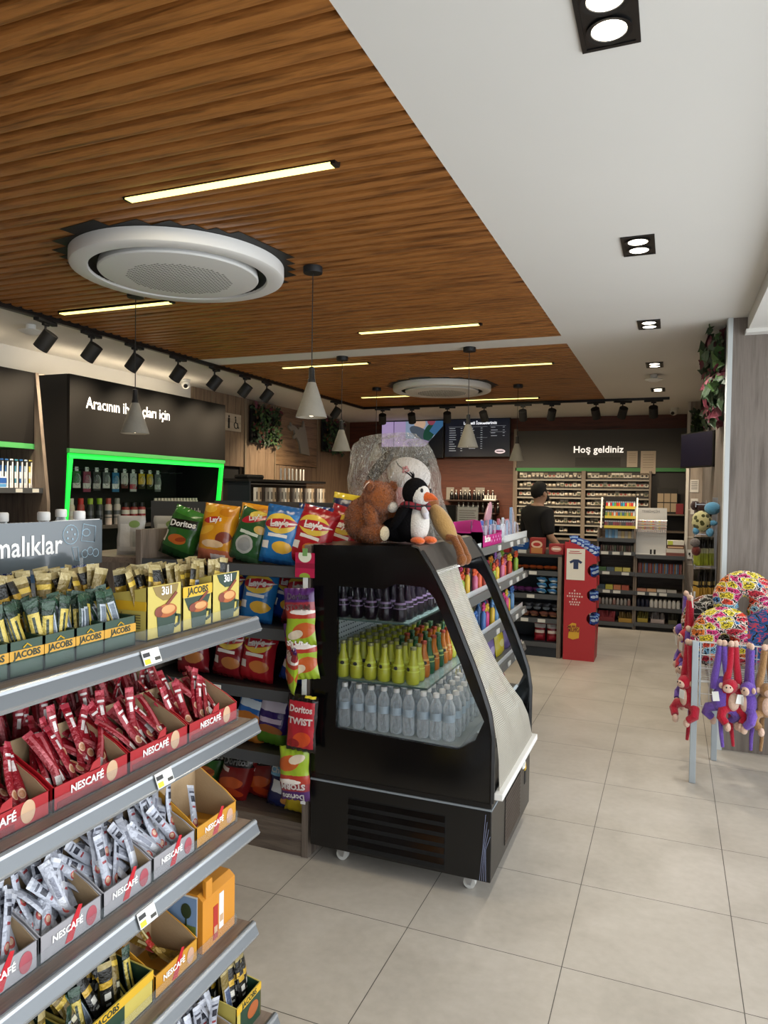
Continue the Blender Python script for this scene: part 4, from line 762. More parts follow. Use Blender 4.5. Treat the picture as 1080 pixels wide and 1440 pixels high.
for k, (x, z, w_, h) in enumerate(((-.6, 2.25, .15, .24), (-.375, 2.2, .21, .34))):
    t = thing('framed_certificate', ['smaller cream certificate on the grey header panel', 'larger cream certificate overlapping the green strip'][k], 'certificate', (x+.03, 11.33, z+.02)); MB(mat('certificate cream', '#cfc0ae', .6)).box(-w_/2, w_/2, 0, .01, -h/2, h/2).build('sheet', t, 0); b = MB(mat('certificate print', '#a08c7c', .7))
    for i in range(6): b.box(-w_*.35, w_*.35, -.0012, 0, h*.32-i*h*.11, h*.32-i*h*.11+.006)
    b.build('print_lines', t, 0)
for k in range(2):
    t = thing('socket_card', ['left white card on rear column at waist height', 'right white card on rear column at waist height'][k], 'card', (.22+k*.085, 9.94, .93)); MB(M_PLAST).box(-.028, .028, -.004, 0, 0, .12).build('card', t, 0); MB(M_INK).box(-.012, .01, -.0055, -.004, .05, .08).box(.0, .01, -.0055, -.004, .03, .06).build('symbol', t, 0)
t = thing('hanging_rack', 'chrome wire rack of hanging snacks on the right wall', 'rack', (.34, 6.3, 0))
b = MB(M_STEEL)
for z in (.9, 1.16, 1.42, 1.66): b.box(-.16, 0, 0, .006, z, z+.006).box(-.16, -.154, 0, .7, z, z+.006).box(-.16, 0, .694, .7, z, z+.006)
for y in (0, .1, .2, .3, .4, .5, .6, .7): b.cyl((-.006, y, .6), (-.006, y, 1.72), .0035, n=5)
b.build('wire_frame', t, 0)
for z in (.9, 1.16, 1.42, 1.66): MB(mat('chrome strip', '#9a9a9c', .3, .8)).box(-.165, -.16, 0, .7, z-.02, z+.02).build('price_rail', t, 0)
def hangbag(w_, h, d, mm): o, f = bag('pouch', w_, h, d, mm, 3, None, 6, 8); dm = o.data; bpy.data.objects.remove(o); return dm
HB = [hangbag(.07, .23, .03, pm('lime pouch', '#1c1a14', [('r', 0, .06, .1, .075, '#a8b43c'), ('r', 0, .12, .04, .02, '#c8c8a0')], .3, crinkle=60)), hangbag(.075, .23, .03, pm('gold pouch', '#17130e', [('e', 0, .045, .055, .05, '#b8903c'), ('r', 0, .12, .03, .015, '#a89050')], .3, crinkle=60)), hangbag(.09, .16, .03, pm('black pouch', '#121113', [('r', 0, .05, .03, .02, '#6a5a3c')], .3, crinkle=60))]
for k, (z, y0, n, lab) in enumerate(((1.17, 6.33, 6, 'black and lime snack pouch hanging below the turtle'), (.91, 6.32, 7, 'black and gold snack pouch in the middle hanging row'), (.7, 6.32, 7, 'black pouch in lowest hanging row behind neck pillows'))):
    for i in range(n):
        o = bpy.data.objects.new('snack_pouch', HB[k]); COL.objects.link(o); o.location = (.195+i*.021, y0-.02+i*.012, z); o.rotation_euler = (0, U(-.06, .06), U(-1.0, -.7)); tag(o, lab, 'packet', ['lime snack pouches', 'gold snack pouches', 'black pouches'][k])
# turtle
M_TB = fabric('turtle blue plush', '#5e9ec4'); m = fabric('turtle shell plush', '#c9c48c'); g = NT(m); vn = g.n('ShaderNodeTexVoronoi'); vn.inputs['Scale'].default_value = 26; g.nt.links.new(g.n('ShaderNodeTexCoord').outputs['Object'], vn.inputs['Vector'])
g.put(g.b.inputs['Base Color'], g.mix(g.m('LESS_THAN', vn.outputs['Distance'], .42), C('#cfc892'), C('#4a4a22')))
t = thing('plush_turtle', 'plush turtle with spotted shell and blue head, hanging', 'plush toy', (.25, 6.22, 1.56))
MB(m).ell((-.03, 0, -.03), (.075, .06, .085), 20, 14).build('shell', t); MB(M_TB).ell((.045, -.01, .075), (.06, .055, .05), 18, 12).build('head', t)
for c, rr in (((.05, -.02, -.04), (.035, .02, .022)), ((.03, -.02, -.115), (.03, .022, .035)), ((-.07, -.02, -.105), (.025, .02, .03))): MB(M_TB).ell(c, rr, 12, 8).build('flipper', t)
MB(M_STEEL).cyl((0, 0, .05), (0, .03, .14), .002, n=5).build('hanging_loop', t)
t = thing('dark_plush', 'dark brown plush hanging behind the turtle', 'plush toy', (.24, 6.5, 1.6)); MB(fabric('dark brown plush', '#3a2420')).ell((0, 0, 0), (.07, .06, .08)).ell((-.06, 0, .05), (.04, .04, .04)).build('body', t)
t = thing('grey_plush', 'small grey and red plush below the turtle', 'plush toy', (.175, 6.22, 1.3)); MB(fabric('grey plush', '#77706e')).ell((0, 0, .06), (.038, .035, .035)).build('head', t); MB(fabric('rust plush', '#6a2e26')).ell((.01, 0, -.005), (.035, .03, .04)).build('body', t)
# ---------------------------------------------------------------- wire basket stand with neck pillows and monkeys
t = thing('wire_basket_stand', 'grey steel stand with white wire basket of neck pillows', 'basket stand', (.15, 4.69, 0))
M_GALV = mat('galvanised grey', '#a9b2b8', .4, .5); M_WIRE = mat('white wire', '#d6d6d2', .4, .2)
for x, y in ((0, 0), (.14, .46), (.95, 0), (.95, .46)): MB(M_GALV).box(x-.018, x+.018, y-.018, y+.018, 0, .86).build('leg', t, 0, .003); 
MB(M_GALV).box(.024, .034, -.005, .01, .47, .855).build('inner_frame', t, 0)
b = MB(M_WIRE)
for k in range(19): x = .03+k*.05; b.cyl((x, -.0, .47), (x, 0, .855), .0024, n=5)
for z in (.47, .545, .62, .70, .78, .855): b.cyl((.02, 0, z), (.95, 0, z), .003 if z not in (.855, .62) else .0045, n=5)
b.build('front_grid', t, 0); b = MB(M_WIRE)
for k in range(8): y = .03+k*.055; b.cyl((0, y, .47), (.0, y, .855), .0024, n=5)
for z in (.47, .62, .73, .855): b.cyl((0, 0, z), (0, .46, z), .0035, n=5)
b.build('side_grid', t, 0); b = MB(M_WIRE)
for k in range(10): b.cyl((.02, k*.05, .615), (.95, k*.05, .615), .003, n=5)
for k in range(16): b.cyl((.03+k*.06, 0, .611), (.03+k*.06, .46, .611), .003, n=5)
b.build('basket_floor', t, 0)
MB(M_WIRE).cyl((0, .46, .86), (0, .46, 1.1), .006).cyl((-.02, .44, 1.09), (-.02, .0, 1.06), .004).build('hanging_arm', t)
def comic(name, pal, scale=19):
    m = mat(name, '#ffffff', .85, spec=.15); g = NT(m); tc = g.n('ShaderNodeTexCoord'); mp = g.n('ShaderNodeMapping'); mp.inputs['Scale'].default_value = (.7, .9, 1.5); mp.inputs['Rotation'].default_value = (0, .5, 0); g.nt.links.new(tc.outputs['Object'], mp.inputs[0])
    va = g.n('ShaderNodeVectorMath', operation='ADD'); nn = g.n('ShaderNodeTexNoise'); nn.inputs['Scale'].default_value = 45; g.nt.links.new(tc.outputs['Object'], nn.inputs['Vector']); vs = g.n('ShaderNodeVectorMath', operation='SCALE'); vs.inputs['Scale'].default_value = .035; g.nt.links.new(nn.outputs['Color'], vs.inputs[0]); g.nt.links.new(tc.outputs['Object'], va.inputs[0]); g.nt.links.new(vs.outputs[0], va.inputs[1]); g.nt.links.new(va.outputs[0], mp.inputs[0])
    v = g.n('ShaderNodeTexVoronoi'); v.inputs['Scale'].default_value = scale; g.nt.links.new(mp.outputs[0], v.inputs['Vector']); e = g.n('ShaderNodeTexVoronoi', feature='DISTANCE_TO_EDGE'); e.inputs['Scale'].default_value = scale; g.nt.links.new(mp.outputs[0], e.inputs['Vector'])
    s = g.n('ShaderNodeSeparateColor'); g.nt.links.new(v.outputs['Color'], s.inputs[0]); r_ = g.n('ShaderNodeValToRGB'); r_.color_ramp.interpolation = 'CONSTANT'; el = r_.color_ramp.elements
    while len(el) < len(pal): el.new(.5)
    for k, c in enumerate(pal): el[k].position = k/len(pal); el[k].color = C(c)
    g.put(r_.inputs[0], s.outputs[0]); col = r_.outputs[0]
    w2 = g.n('ShaderNodeTexVoronoi', feature='DISTANCE_TO_EDGE'); w2.inputs['Scale'].default_value = scale*3.2; g.nt.links.new(mp.outputs[0], w2.inputs['Vector'])
    inner = g.m('MULTIPLY', g.m('GREATER_THAN', e.outputs['Distance'], .13), g.m('LESS_THAN', w2.outputs['Distance'], .09)); col = g.mix(inner, col, C('#26211f' if 'blue' not in name else '#b8404a'))
    ed = g.m('LESS_THAN', e.outputs['Distance'], .035); col = g.mix(ed, col, C('#241f1e')); ring = g.m('MULTIPLY', g.m('GREATER_THAN', e.outputs['Distance'], .035), g.m('LESS_THAN', e.outputs['Distance'], .075)); col = g.mix(ring, col, C('#ece6dc' if 'blue' not in name else '#3a5f94'))
    g.put(g.b.inputs['Base Color'], col); return m
CA = comic('comic print', ['#d84a34', '#e0cf4a', '#cf3a78', '#3a78b4', '#e07a34', '#d8c23a', '#7ab0cc', '#d8c23a', '#c83a4a']); CB = comic('dark comic print', ['#7a3a26', '#3a3a34', '#b0602e', '#5a6a3a', '#8a3030', '#2a2a2c']); CB2 = comic('blue sea print', ['#2a4f86', '#27487a', '#31609a', '#2a4f86', '#23406c', '#345c94'], 13); CG = comic('green comic print', ['#1f5a3c', '#24644a', '#c8c4b4', '#205a40', '#1d5038'])
def pillow(loc, R_, r_, m, m2, label, rot=(0, 0, 0), gap=.55, ysq=.75):
    t = thing('neck_pillow', label, 'neck pillow', loc, 0, 'neck pillows in the wire basket'); t.rotation_euler = rot; b = MB(m); n = 34; pts = []; rad = []
    for k in range(n+1):
        a = -PI/2+gap+(2*PI-2*gap)*k/n; q = min(k, n-k)/n; e = min(1, (q/.07)) if q < .07 else 1
        pts.append((R_*math.cos(a), 0, R_*math.sin(a)*1.1)); rad.append(r_*(.25+.75*math.sqrt(max(0, 1-(1-e)**2)))*(1+.1*math.sin(a)))
    b.tube(pts, rad, 18)
    b.v = [(x, y*ysq if y < 0 else y*ysq, z) for x, y, z in b.v]; b.build('cushion', t, 80)
    MB(m2).tube([(p[0]*(1+.0), r_*ysq*.35, p[2]) for p in pts[1:-1]], [q*.93 for q in rad[1:-1]], 14).build('backing_fabric', t, 80); return t
pillow((.43, 5.0, 1.07), .105, .076, CA, mat('dark green back', '#1f3a2c', .9), 'large comic print neck pillow on top of the basket heap', (-.15, .12, 0), .5)
pillow((.315, 4.86, .84), .115, .078, CA, CG, 'comic print neck pillow with green back at left of basket', (-.1, -.05, .1), .45)
pillow((.565, 4.86, .84), .115, .078, CB2, CB, 'blue sea print neck pillow at right of basket', (-.1, .1, -.1), .4)
pillow((.25, 5.06, .9), .11, .07, CB, CB, 'dark print neck pillow behind the green backed one', (-.2, -.1, .2), .45); pillow((.63, 5.06, .97), .11, .07, CB, CA, 'brown print neck pillow behind the blue one', (-.2, .2, .1), .45)
PAL = {'purple': ('#6f4fae', '#8f70c8'), 'red': ('#b81c34', '#c82a40'), 'tan': ('#a07a50', '#a8845a')}
M_PALE = fabric('pale plush', '#d8b8a4', 150, .5, .12)
def monkey(col, loc, rz, label, look=0, spread=1.0, legs=1.0, tailx=0, arm=1.0):
    t = thing('plush_monkey', label, 'plush toy', loc, rz); F = fabric('monkey '+col, PAL[col][0], 160)
    for s in (-1, 1):
        a = MB(F).tube([(s*.012, 0, -.01), (s*.02*spread, .0, -.1*arm), (s*.036*spread, 0, -.2*arm), (s*.036, 0, -.265*arm)], [.018, .02, .022, .024], 10).build('arm', t); MB(M_PALE).ell((s*.012, 0, .008), (.018, .015, .02), 10, 8).build('hand', a)
        l = MB(F).tube([(s*.025, 0, -.37), (s*.065*legs, -.01, -.385), (s*.078*legs, -.025, -.42), (s*.05*legs, -.04, -.45)], [.028, .028, .026, .022], 10).build('leg', t); MB(M_PALE).ell((s*.042*legs, -.045, -.47), (.018, .02, .026), 10, 8).build('foot', l)
    MB(F).ell((0, 0, -.325), (.05, .042, .075), 16, 12).build('body', t); MB(M_PALE).ell((0, -.022, -.325), (.034, .028, .055), 14, 10).build('belly', t)
    h = MB(F).ell((look*.02, -.02, -.235), (.044, .042, .042), 16, 12).build('head', t); MB(M_PALE).ell((look*.04, -.05, -.243), (.03, .02, .025), 12, 8).build('face', h); MB(M_INK).ell((look*.045-.01, -.067, -.233), (.004, .004, .006), 6, 5).ell((look*.045+.012, -.067, -.233), (.004, .004, .006), 6, 5).build('eyes', h)
    for s in (-1, 1): MB(M_PALE).ell((look*.02+s*.047, -.015, -.235), (.014, .01, .018), 10, 8).build('ear', h)
    MB(F).tube([(0, .025, -.38), (tailx*.2, .03, -.43), (tailx*.5, .02, -.52), (tailx, .02, -.6)], [.014, .013, .012, .009], 8).build('tail', t)
    MB(M_PLAST).obox((.02, -.06 if look or col == 'red' else .05, -.3), (.036, .0015, .055), (.1, .15, .2)).build('price_label', t, 0)
    return t
monkey('purple', (.292, 4.645, .86), PI-.2, 'purple plush monkey turned away, first on the basket front', 0, 1.0, 1.05, -.02); monkey('red', (.352, 4.64, .86), .25, 'red plush monkey facing out on the basket front', -1, .9, .85, .02, 1.05)
monkey('purple', (.44, 4.64, .855), -1.1, 'purple plush monkey seen from side on the basket front', 1, .35, .8, .0, 1.0); monkey('tan', (.525, 4.64, .855), .3, 'tan plush monkey at the right photo edge', 0, 1, .9, -.01, .95)
monkey('red', (.115, 4.74, .83), -.9, 'red plush monkey with pale belly beside the basket post', 0, 1.0, 1.2, -.02, 1.1); monkey('purple', (.115, 4.92, .88), -1.3, 'purple plush monkey behind the red one on basket side', 1, .8, 1.2, 0, 1.0)
monkey('red', (.12, 4.98, 1.07), -1.2, 'red plush monkey hanging highest at left of neck pillows', 0, .8, 1, 0, 1.0); monkey('purple', (.1, 5.1, 1.08), -1.4, 'dull purple plush monkey furthest left behind the red ones', -1, .8, 1, 0, 1.0)
# ---------------------------------------------------------------- open front drinks cooler
FX0, FY0, FY1 = -1.53, 2.95, 3.83
M_FRB = mat('cooler black', '#070708', .16, spec=.6, bump=0); M_FRM = mat('cooler satin black', '#0a0a0b', .3)
M_FIN = mat('cooler interior grey', '#a9b3b6', .4)
t = thing('drinks_cooler', 'black open front drinks cooler on castors with pulled down blind', 'drinks cooler', (0, 0, 0))
FRONT = [(-.70, .80), (-.735, .90), (-.775, 1.0), (-.815, 1.09), (-.858, 1.19), (-.90, 1.28), (-.935, 1.345), (-.967, 1.40)]
# lower body
LW = [(-1.53, .08), (-.675, .08), (-.675, .385), (-1.53, .385)]
MB(M_FRM).prism(LW, 'y', FY0, FY1).build('base_cabinet', t, 0, .004)
MB(mat('scuffed grey seam', '#7e868c', .5)).box(-1.532, -.673, FY0-.002, FY1+.002, .386, .394).build('seam_strip', t, 0)
MB(M_FRM).box(-1.53, -.675, FY0, FY1, .395, .42).box(-1.52, -.80, FY0+.005, FY1-.005, .42, .6).box(-1.5, -.70, FY0+.05, FY1-.05, .42, .6).build('tub', t, 0, .004)
for k in range(5):
    MB(M_FRB).prism([(-.003, .005), (-.012, -.018), (.004, -.022)], 'x', -1.335, -.878).build('louvre', t, 0, loc=(0, FY0, .325-k*.046))
MB(mat('louvre recess', '#030303', .8)).box(-1.337, -.876, FY0-.001, FY0, .095, .335).build('louvre_recess', t, 0)
V_ = MB(mat('vent recess', '#17140f', .7)).box(-.6749, -.6735, FY0+.27, FY0+.62, .12, .34).build('vent_recess', t, 0); b = MB(mat('vent bars', '#4a4038', .5))
for k in range(23): b.box(-.6735, -.6715, FY0+.272+k*.0151, FY0+.278+k*.0151, .12, .34)
for k in range(12): b.box(-.6735, -.672, FY0+.27, FY0+.62, .124+k*.0185, .13+k*.0185)
b.build('vent_grille', V_, 0)
MB(mat('warning yellow', '#d8b02a', .5)).prism([(FY0+.73, .3), (FY0+.77, .3), (FY0+.75, .34)], 'x', -.675, -.672).build('warning_label', t, 0); MB(M_INK).box(-.675, -.6725, FY0+.73, FY0+.77, .23, .295).build('switch_plate', t, 0)
b = MB(mat('scratch marks', '#8f98b8', .6))
for k in range(4): b.tube([(-.70+.007*k, FY0-.0012, .37-.03*k), (-.71+.004*k, FY0-.0012, .22), (-.722+.009*k, FY0-.0012, .085)], .0008, 4)
b.build('scratches', t, 0)
# sides with window openings
WIN = [(-1.405, .645), (-.826, .628), (-.752, .678), (-.715, .765)]+[(x-.04, z-.012) for x, z in FRONT[1:6]]+[(-.985, 1.315), (-1.12, 1.322), (-1.18, 1.295), (-1.405, 1.295)]
OUT = [(-1.53, .42), (-.68, .42), (-.68, .70)]+FRONT+[(-1.014, 1.47), (-1.047, 1.49), (-1.53, 1.48)]
def ringface(b, out, inn, y0, y1):
    """side wall between the cooler outline and its window"""
    import mathutils
    pts = [Vector((x, 0, z)) for x, z in out]; hol = [Vector((x, 0, z)) for x, z in inn]
    tri = mathutils.geometry.tessellate_polygon([pts, hol]); al = list(out)+list(inn)
    for y, fl in ((y0, 0), (y1, 1)): b.add([(x, y, z) for x, z in al], [tuple(q) if fl else tuple(q)[::-1] for q in tri])
    for loop, fl in ((out, 0), (inn, 1)):
        n = len(loop); b.add([(x, y0, z) for x, z in loop]+[(x, y1, z) for x, z in loop], [(i, (i+1) % n, n+(i+1) % n, n+i) for i in range(n)])
for y in (FY0, FY1-.02):
    b = MB(M_FRB); ringface(b, OUT, WIN, y, y+.02); s = b.build('side_panel', t, 0)
    MB(clear('side window glass', '#080c0d', .2, .02, .5, .05)).prism(WIN, 'y', y+.008, y+.012).build('side_window', s, 0)
    fb = MB(M_FRM); fp = [(-.683, .42), (-.683, .70)]+FRONT+[(-1.014, 1.47)]
    fb.tube([(x+.004, y+.01, z) for x, z in fp], .014, 6).build('frame_bar', s, 50)
MB(M_FRM).box(-1.53, -1.47, FY0+.02, FY1-.02, .42, 1.48).build('rear_panel', t, 0); MB(M_FIN).box(-1.47, -1.455, FY0+.02, FY1-.02, .6, 1.36).build('rear_lining', t, 0)
b = MB(mat('perforation', '#39444a', .7))
for i in range(30):
    for j in range(9): b.box(-1.4548, -1.453, FY0+.04+i*.027, FY0+.05+i*.027, .93+j*.024, .936+j*.024)
b.build('perforations', t, 0)
MB(M_FRM).prism([(-1.53, 1.36), (-1.0, 1.36), (-.967, 1.40), (-1.014, 1.47), (-1.047, 1.488), (-1.53, 1.48)], 'y', FY0+.02, FY1-.02).build('canopy', t, 0)
MB(mat('canopy grey trim', '#43403c', .4)).prism([(-.955, 1.385), (-.95, 1.39), (-1.02, 1.492), (-1.05, 1.496), (-1.05, 1.49), (-1.02, 1.482)], 'y', FY0-.002, FY1+.002).build('canopy_trim', t, 0)
MB(mat('added cooler glow', '#fff', emit='#f2f8ff', es=1.5)).box(-1.05, -1.02, FY0+.06, FY1-.06, 1.345, 1.358).build('lamp', t, 0)  # glowing strip added to brighten the cooler inside, no lamp known there
al = bpy.data.lights.new('added_cooler_fill', 'AREA'); al.shape = 'RECTANGLE'; al.size = .03; al.size_y = .75; al.energy = 1.6; al.color = (.93, .97, 1); ao = bpy.data.objects.new('added_cooler_fill', al); COL.objects.link(ao); ao.location = (-1.07, 3.39, 1.34); ao.rotation_euler = (0, .3, 0)  # added fill light for the bottles, which daylight really lights
MB(M_FIN).box(-1.455, -.73, FY0+.02, FY1-.02, .6, .635).prism([(-.83, .63), (-.80, .63), (-.74, .70), (-.75, .71)], 'y', FY0+.02, FY1-.02).build('deck', t, 0)
for z, x1 in ((1.145, -1.07), (.868, -.98)):
    s = MB(clear('shelf glass', '#a8c4c0', .3, .03, .5, .12)).box(-1.455, x1, FY0+.03, FY1-.03, z-.008, z).build('glass_shelf', t, 0); MB(mat('glass edge green', '#4a5f5c', .2)).box(x1, x1+.003, FY0+.03, FY1-.03, z-.008, z).box(-1.455, x1, FY0+.027, FY0+.03, z-.008, z).build('shelf_edge', s, 0)
# woven blind
m = mat('woven blind', '#cfc9ba', .5, .15); g = NT(m); x, y, z = g.obj(); st = g.m('SINE', g.m('MULTIPLY', z, 2*PI/.0075)); sy = g.m('SINE', g.m('MULTIPLY', y, 2*PI/.011)); f = g.m('ADD', g.m('MULTIPLY', st, .5), .5)
g.put(g.b.inputs['Base Color'], g.mix(f, C('#b0a998'), C('#ded9cc'))); g.bump(g.m('ADD', st, g.m('MULTIPLY', sy, .6)), .5, .002)
tr = g.n('ShaderNodeBsdfTransparent'); tl = g.n('ShaderNodeBsdfTranslucent'); tl.inputs[0].default_value = C('#cfc9ba'); m1 = g.n('ShaderNodeMixShader'); m2 = g.n('ShaderNodeMixShader'); m1.inputs[0].default_value = .3
g.nt.links.new(g.b.outputs[0], m1.inputs[1]); g.nt.links.new(tl.outputs[0], m1.inputs[2]); g.put(m2.inputs[0], g.m('ADD', .06, g.m('MULTIPLY', g.m('LESS_THAN', f, .25), .22))); g.nt.links.new(m1.outputs[0], m2.inputs[1]); g.nt.links.new(tr.outputs[0], m2.inputs[2]); g.nt.links.new(m2.outputs[0], g.nt.nodes['Material Output'].inputs[0])
q = [(-.985, 1.405), (-.94, 1.27), (-.868, 1.09), (-.79, .92), (-.735, .80), (-.675, .69), (-.66, .6), (-.652, .46)]
def bl(u, v):
    k = v*(len(q)-1); i = min(int(k), len(q)-2); a = k-i; x = q[i][0]*(1-a)+q[i+1][0]*a; z = q[i][1]*(1-a)+q[i+1][1]*a
    y1 = 3.42+.34*v**1.3-.06*math.sin(v*PI); y = 2.985+(y1-2.985)*u
    x += .008*math.sin(u*17+v*2)*math.sin(v*PI)+.004*math.sin(u*41)*(1-v)-.012*math.sin(u*PI)*math.sin(v*PI); return (x, y, z)
B_ = MB(m).grid(bl, 60, 50).build('night_blind', t, 80)
MB(M_PLAST).box(-.668, -.63, 2.955, 3.79, .435, .465).build('bottom_bar', B_, 0, .004); MB(mat('bar grey', '#8d8f90', .4)).cyl((-.985, 2.98, 1.41), (-.985, 3.44, 1.41), .014).build('roller', B_)
MB(M_PLAST).tube([(-.645, 3.45, .435), (-.64, 3.45, .40), (-.64, 3.48, .395), (-.64, 3.485, .425)], .006, 6).build('hook', B_)
# castors
for x, y in ((-1.404, 3.03), (-.79, 3.03), (-1.404, 3.73), (-.79, 3.73)):
    c = MB(M_STEEL).box(x-.03, x+.03, y-.03, y+.03, .07, .08).prism([(x-.035, .078), (x+.03, .078), (x+.014, .02), (x+.0, .02)], 'y', y-.02, y-.016).prism([(x-.035, .078), (x+.03, .078), (x+.014, .02), (x+.0, .02)], 'y', y+.016, y+.02).build('castor', t, 0)
    MB(mat('castor tread', '#c9c9c4', .4)).cyl((x+.006, y-.013, .027), (x+.006, y+.013, .027), .027, n=20).build('wheel', c)
# ---------------------------------------------------------------- bottles in the cooler
M_PETL = clear('water bottle plastic', '#e8f0f4', .5, .06, .8, .15); M_PETE = clear('empty clear plastic', '#dfe8ea', .4, .05)
def prof_(pts, m, name, par, n=14): return MB(m).lathe(pts, n=n).build(name, par, 50)
def water_p():
    t = thing('water_bottle', 'x', 'water bottle')
    prof_([(.001, .004), (.024, 0), (.028, .008), (.028, .03), (.0265, .036), (.028, .042), (.028, .06), (.0265, .066), (.028, .072), (.028, .125), (.0265, .13), (.028, .136), (.026, .15), (.016, .172), (.0125, .178), (.0125, .186)], M_PETL, 'bottle', t, 16)
    prof_([(.0145, .184), (.0148, .186), (.0148, .2), (.013, .203), (.001, .203)], M_PLAST, 'cap', t, 12)
    MB(mat('water label', '#a9bac6', .4)).lathe([(.0286, .085), (.0286, .118)], n=14, caps=False).build('label', t); return t
def glass_p(nm, body, label, capc, lm='#e8ecd0'):
    t = thing(nm, 'x', 'soft drink bottle')
    prof_([(.001, .003), (.026, 0), (.0305, .008), (.031, .04), (.028, .07), (.019, .1), (.014, .12), (.0135, .158)], mat(nm+' '+body, body, .12, 0, .4), 'bottle', t, 16)
    prof_([(.0145, .153), (.0155, .155), (.0145, .166), (.001, .168)], mat('crown '+capc, capc, .35, .6), 'cap', t, 14)
    b = MB(mat('drink label '+label, label, .4)).lathe([(.0298, .056), (.0247, .085)], n=16, caps=False)
    b.use(mat('label mark', '#2a2c30')).ell((0, -.028, .068), (.01, .003, .009), 10, 6).build('label', t); return t
wp = water_p(); W0 = [True]
def put(p, x, y, z, label, group, used={}):
    o = p if p.name not in used else dup(p); used[p.name] = 1; o.location = (x, y, z); o.rotation_euler = (0, 0, U(-.6, .6)); o['label'] = label; o['group'] = group; return o
for j in range(9):
    for i in range(9):
        x = -1.39+i*.063+U(-.005, .005); y = FY0+.075+j*.078+U(-.006, .006)
        if x < -.855: put(wp, x, y, .636, 'clear water bottle with white cap on the cooler deck', 'water bottles in the cooler')
dp = glass_p('dark_soda_bottle', '#18101c', '#7a6688', '#3a3a3e'); lp = glass_p('lemon_soda_bottle', '#b0b43a', '#c4d046', '#8a8a62'); gp = glass_p('green_soda_bottle', '#1f5a38', '#9ab05a', '#5a7a5a'); op = glass_p('orange_soda_bottle', '#b86a1e', '#c89a48', '#a84a3a')
for j in range(8):
    for i in range(5):
        x = -1.41+i*.071+(j % 2)*.006; y = FY0+.07+j*.075
        put(dp, x, y, 1.146, 'dark purple soda bottle on the top glass shelf', 'dark soda bottles')
for j in range(10):
    for i in range(6):
        x = -1.405+i*.069; y = FY0+.07+j*.074; 
        k = 'g' if (j in (3, 5) and i > 2) or j == 9 else 'o' if (j in (4, 6, 7) and i > 2) or (i == 5 and j in (2, 3)) else 'l'
        put({'l': lp, 'g': gp, 'o': op}[k], x, y, .869, {'l': 'yellow lemon soda bottle on the middle glass shelf', 'g': 'green soda bottle among lemon bottles, middle glass shelf', 'o': 'orange soda bottle on middle glass shelf near blind'}[k], {'l': 'lemon soda bottles', 'g': 'green soda bottles', 'o': 'orange soda bottles'}[k])
# ---------------------------------------------------------------- plush toys on top of the cooler
ZT = 1.492
def fur(name, c, st=1.0): return fabric(name, c, 140, st, .45)
M_BROWN = fur('brown bear fur', '#935224', 1.0)
def fuzz(amp, sc=38):
    def f(p, q):
        n = mnoise.fractal(Vector(q)*sc, .8, 2.2, 4); return Vector(q)*(1+amp*n)
    return f
def tufts(b, c, r_, n, ln, rot=(0, 0, 0), seed=1):
    r = random.Random(seed); R = Euler(rot).to_matrix()
    for k in range(n):
        d = Vector((r.gauss(0, 1), r.gauss(0, 1), r.gauss(0, 1))).normalized(); p = Vector(c)+R @ Vector((d.x*r_[0], d.y*r_[1], d.z*r_[2])); nn = (R @ Vector((d.x/r_[0], d.y/r_[1], d.z/r_[2]))).normalized()
        tdir = (nn+Vector((r.uniform(-.7, .7), r.uniform(-.7, .7), r.uniform(-1.1, .3)))).normalized(); sd = nn.cross(Vector((r.uniform(-1, 1), r.uniform(-1, 1), 1))).normalized()*.0022
        b.add([p-sd-nn*.002, p+sd-nn*.002, p+tdir*ln*r.uniform(.6, 1.2)], [(0, 1, 2)])
t = thing('teddy_bear', 'shaggy brown teddy bear on cooler, head bowed away', 'plush toy', (-1.35, 3.16, ZT), -.25)
def furry(name, parts, n, par, m=M_BROWN, ln=.011, seed=1):
    b = MB(m)
    for c, r_, rot in parts: b.ell(c, r_, 26, 18, rot, fuzz(.05)); tufts(b, c, r_, int(n*(r_[0]*r_[2])/.006), ln, rot, seed)
    return b.build(name, par, 60)
furry('body', [((-.01, 0, .1), (.105, .1, .11), (0, .25, 0)), ((.03, 0, .165), (.075, .08, .08), (0, .5, 0))], 2200, t); h = furry('head', [((.085, -.025, .205), (.078, .075, .077), (0, .5, 0))], 2200, t, seed=3)
furry('ear', [((.075, -.092, .262), (.026, .016, .026), (0, 0, 0))], 2600, h, seed=4); furry('ear', [((.11, .045, .258), (.026, .018, .026), (0, 0, 0))], 2600, h, seed=5)
MB(fabric('muzzle white', '#cfc6b8')).ell((.158, -.02, .165), (.024, .028, .026), 14, 10).build('muzzle', h); MB(M_PALE).tube([(.06, -.111, .25), (.075, -.112, .27), (.09, -.109, .28)], .003, 5).build('ear_stitching', h)
furry('arm', [((.075, -.075, .13), (.035, .035, .075), (0, -.15, 0))], 2600, t, seed=6); furry('arm', [((.09, .075, .13), (.035, .035, .075), (0, -.15, 0))], 2600, t, seed=7)
for s in (-1, 1): f = furry('leg', [((.085, s*.07, .045), (.085, .045, .045), (0, 0, s*.2))], 2400, t, seed=8+s); MB(fabric('paw cream', '#cdbb98')).ell((.163, s*.085, .045), (.012, .034, .034), 12, 8).build('paw_pad', f)
furry('tail', [((-.11, 0, .06), (.02, .02, .02), (0, 0, 0))], 2600, t, m=fabric('muzzle white', '#cfc6b8'), seed=12)
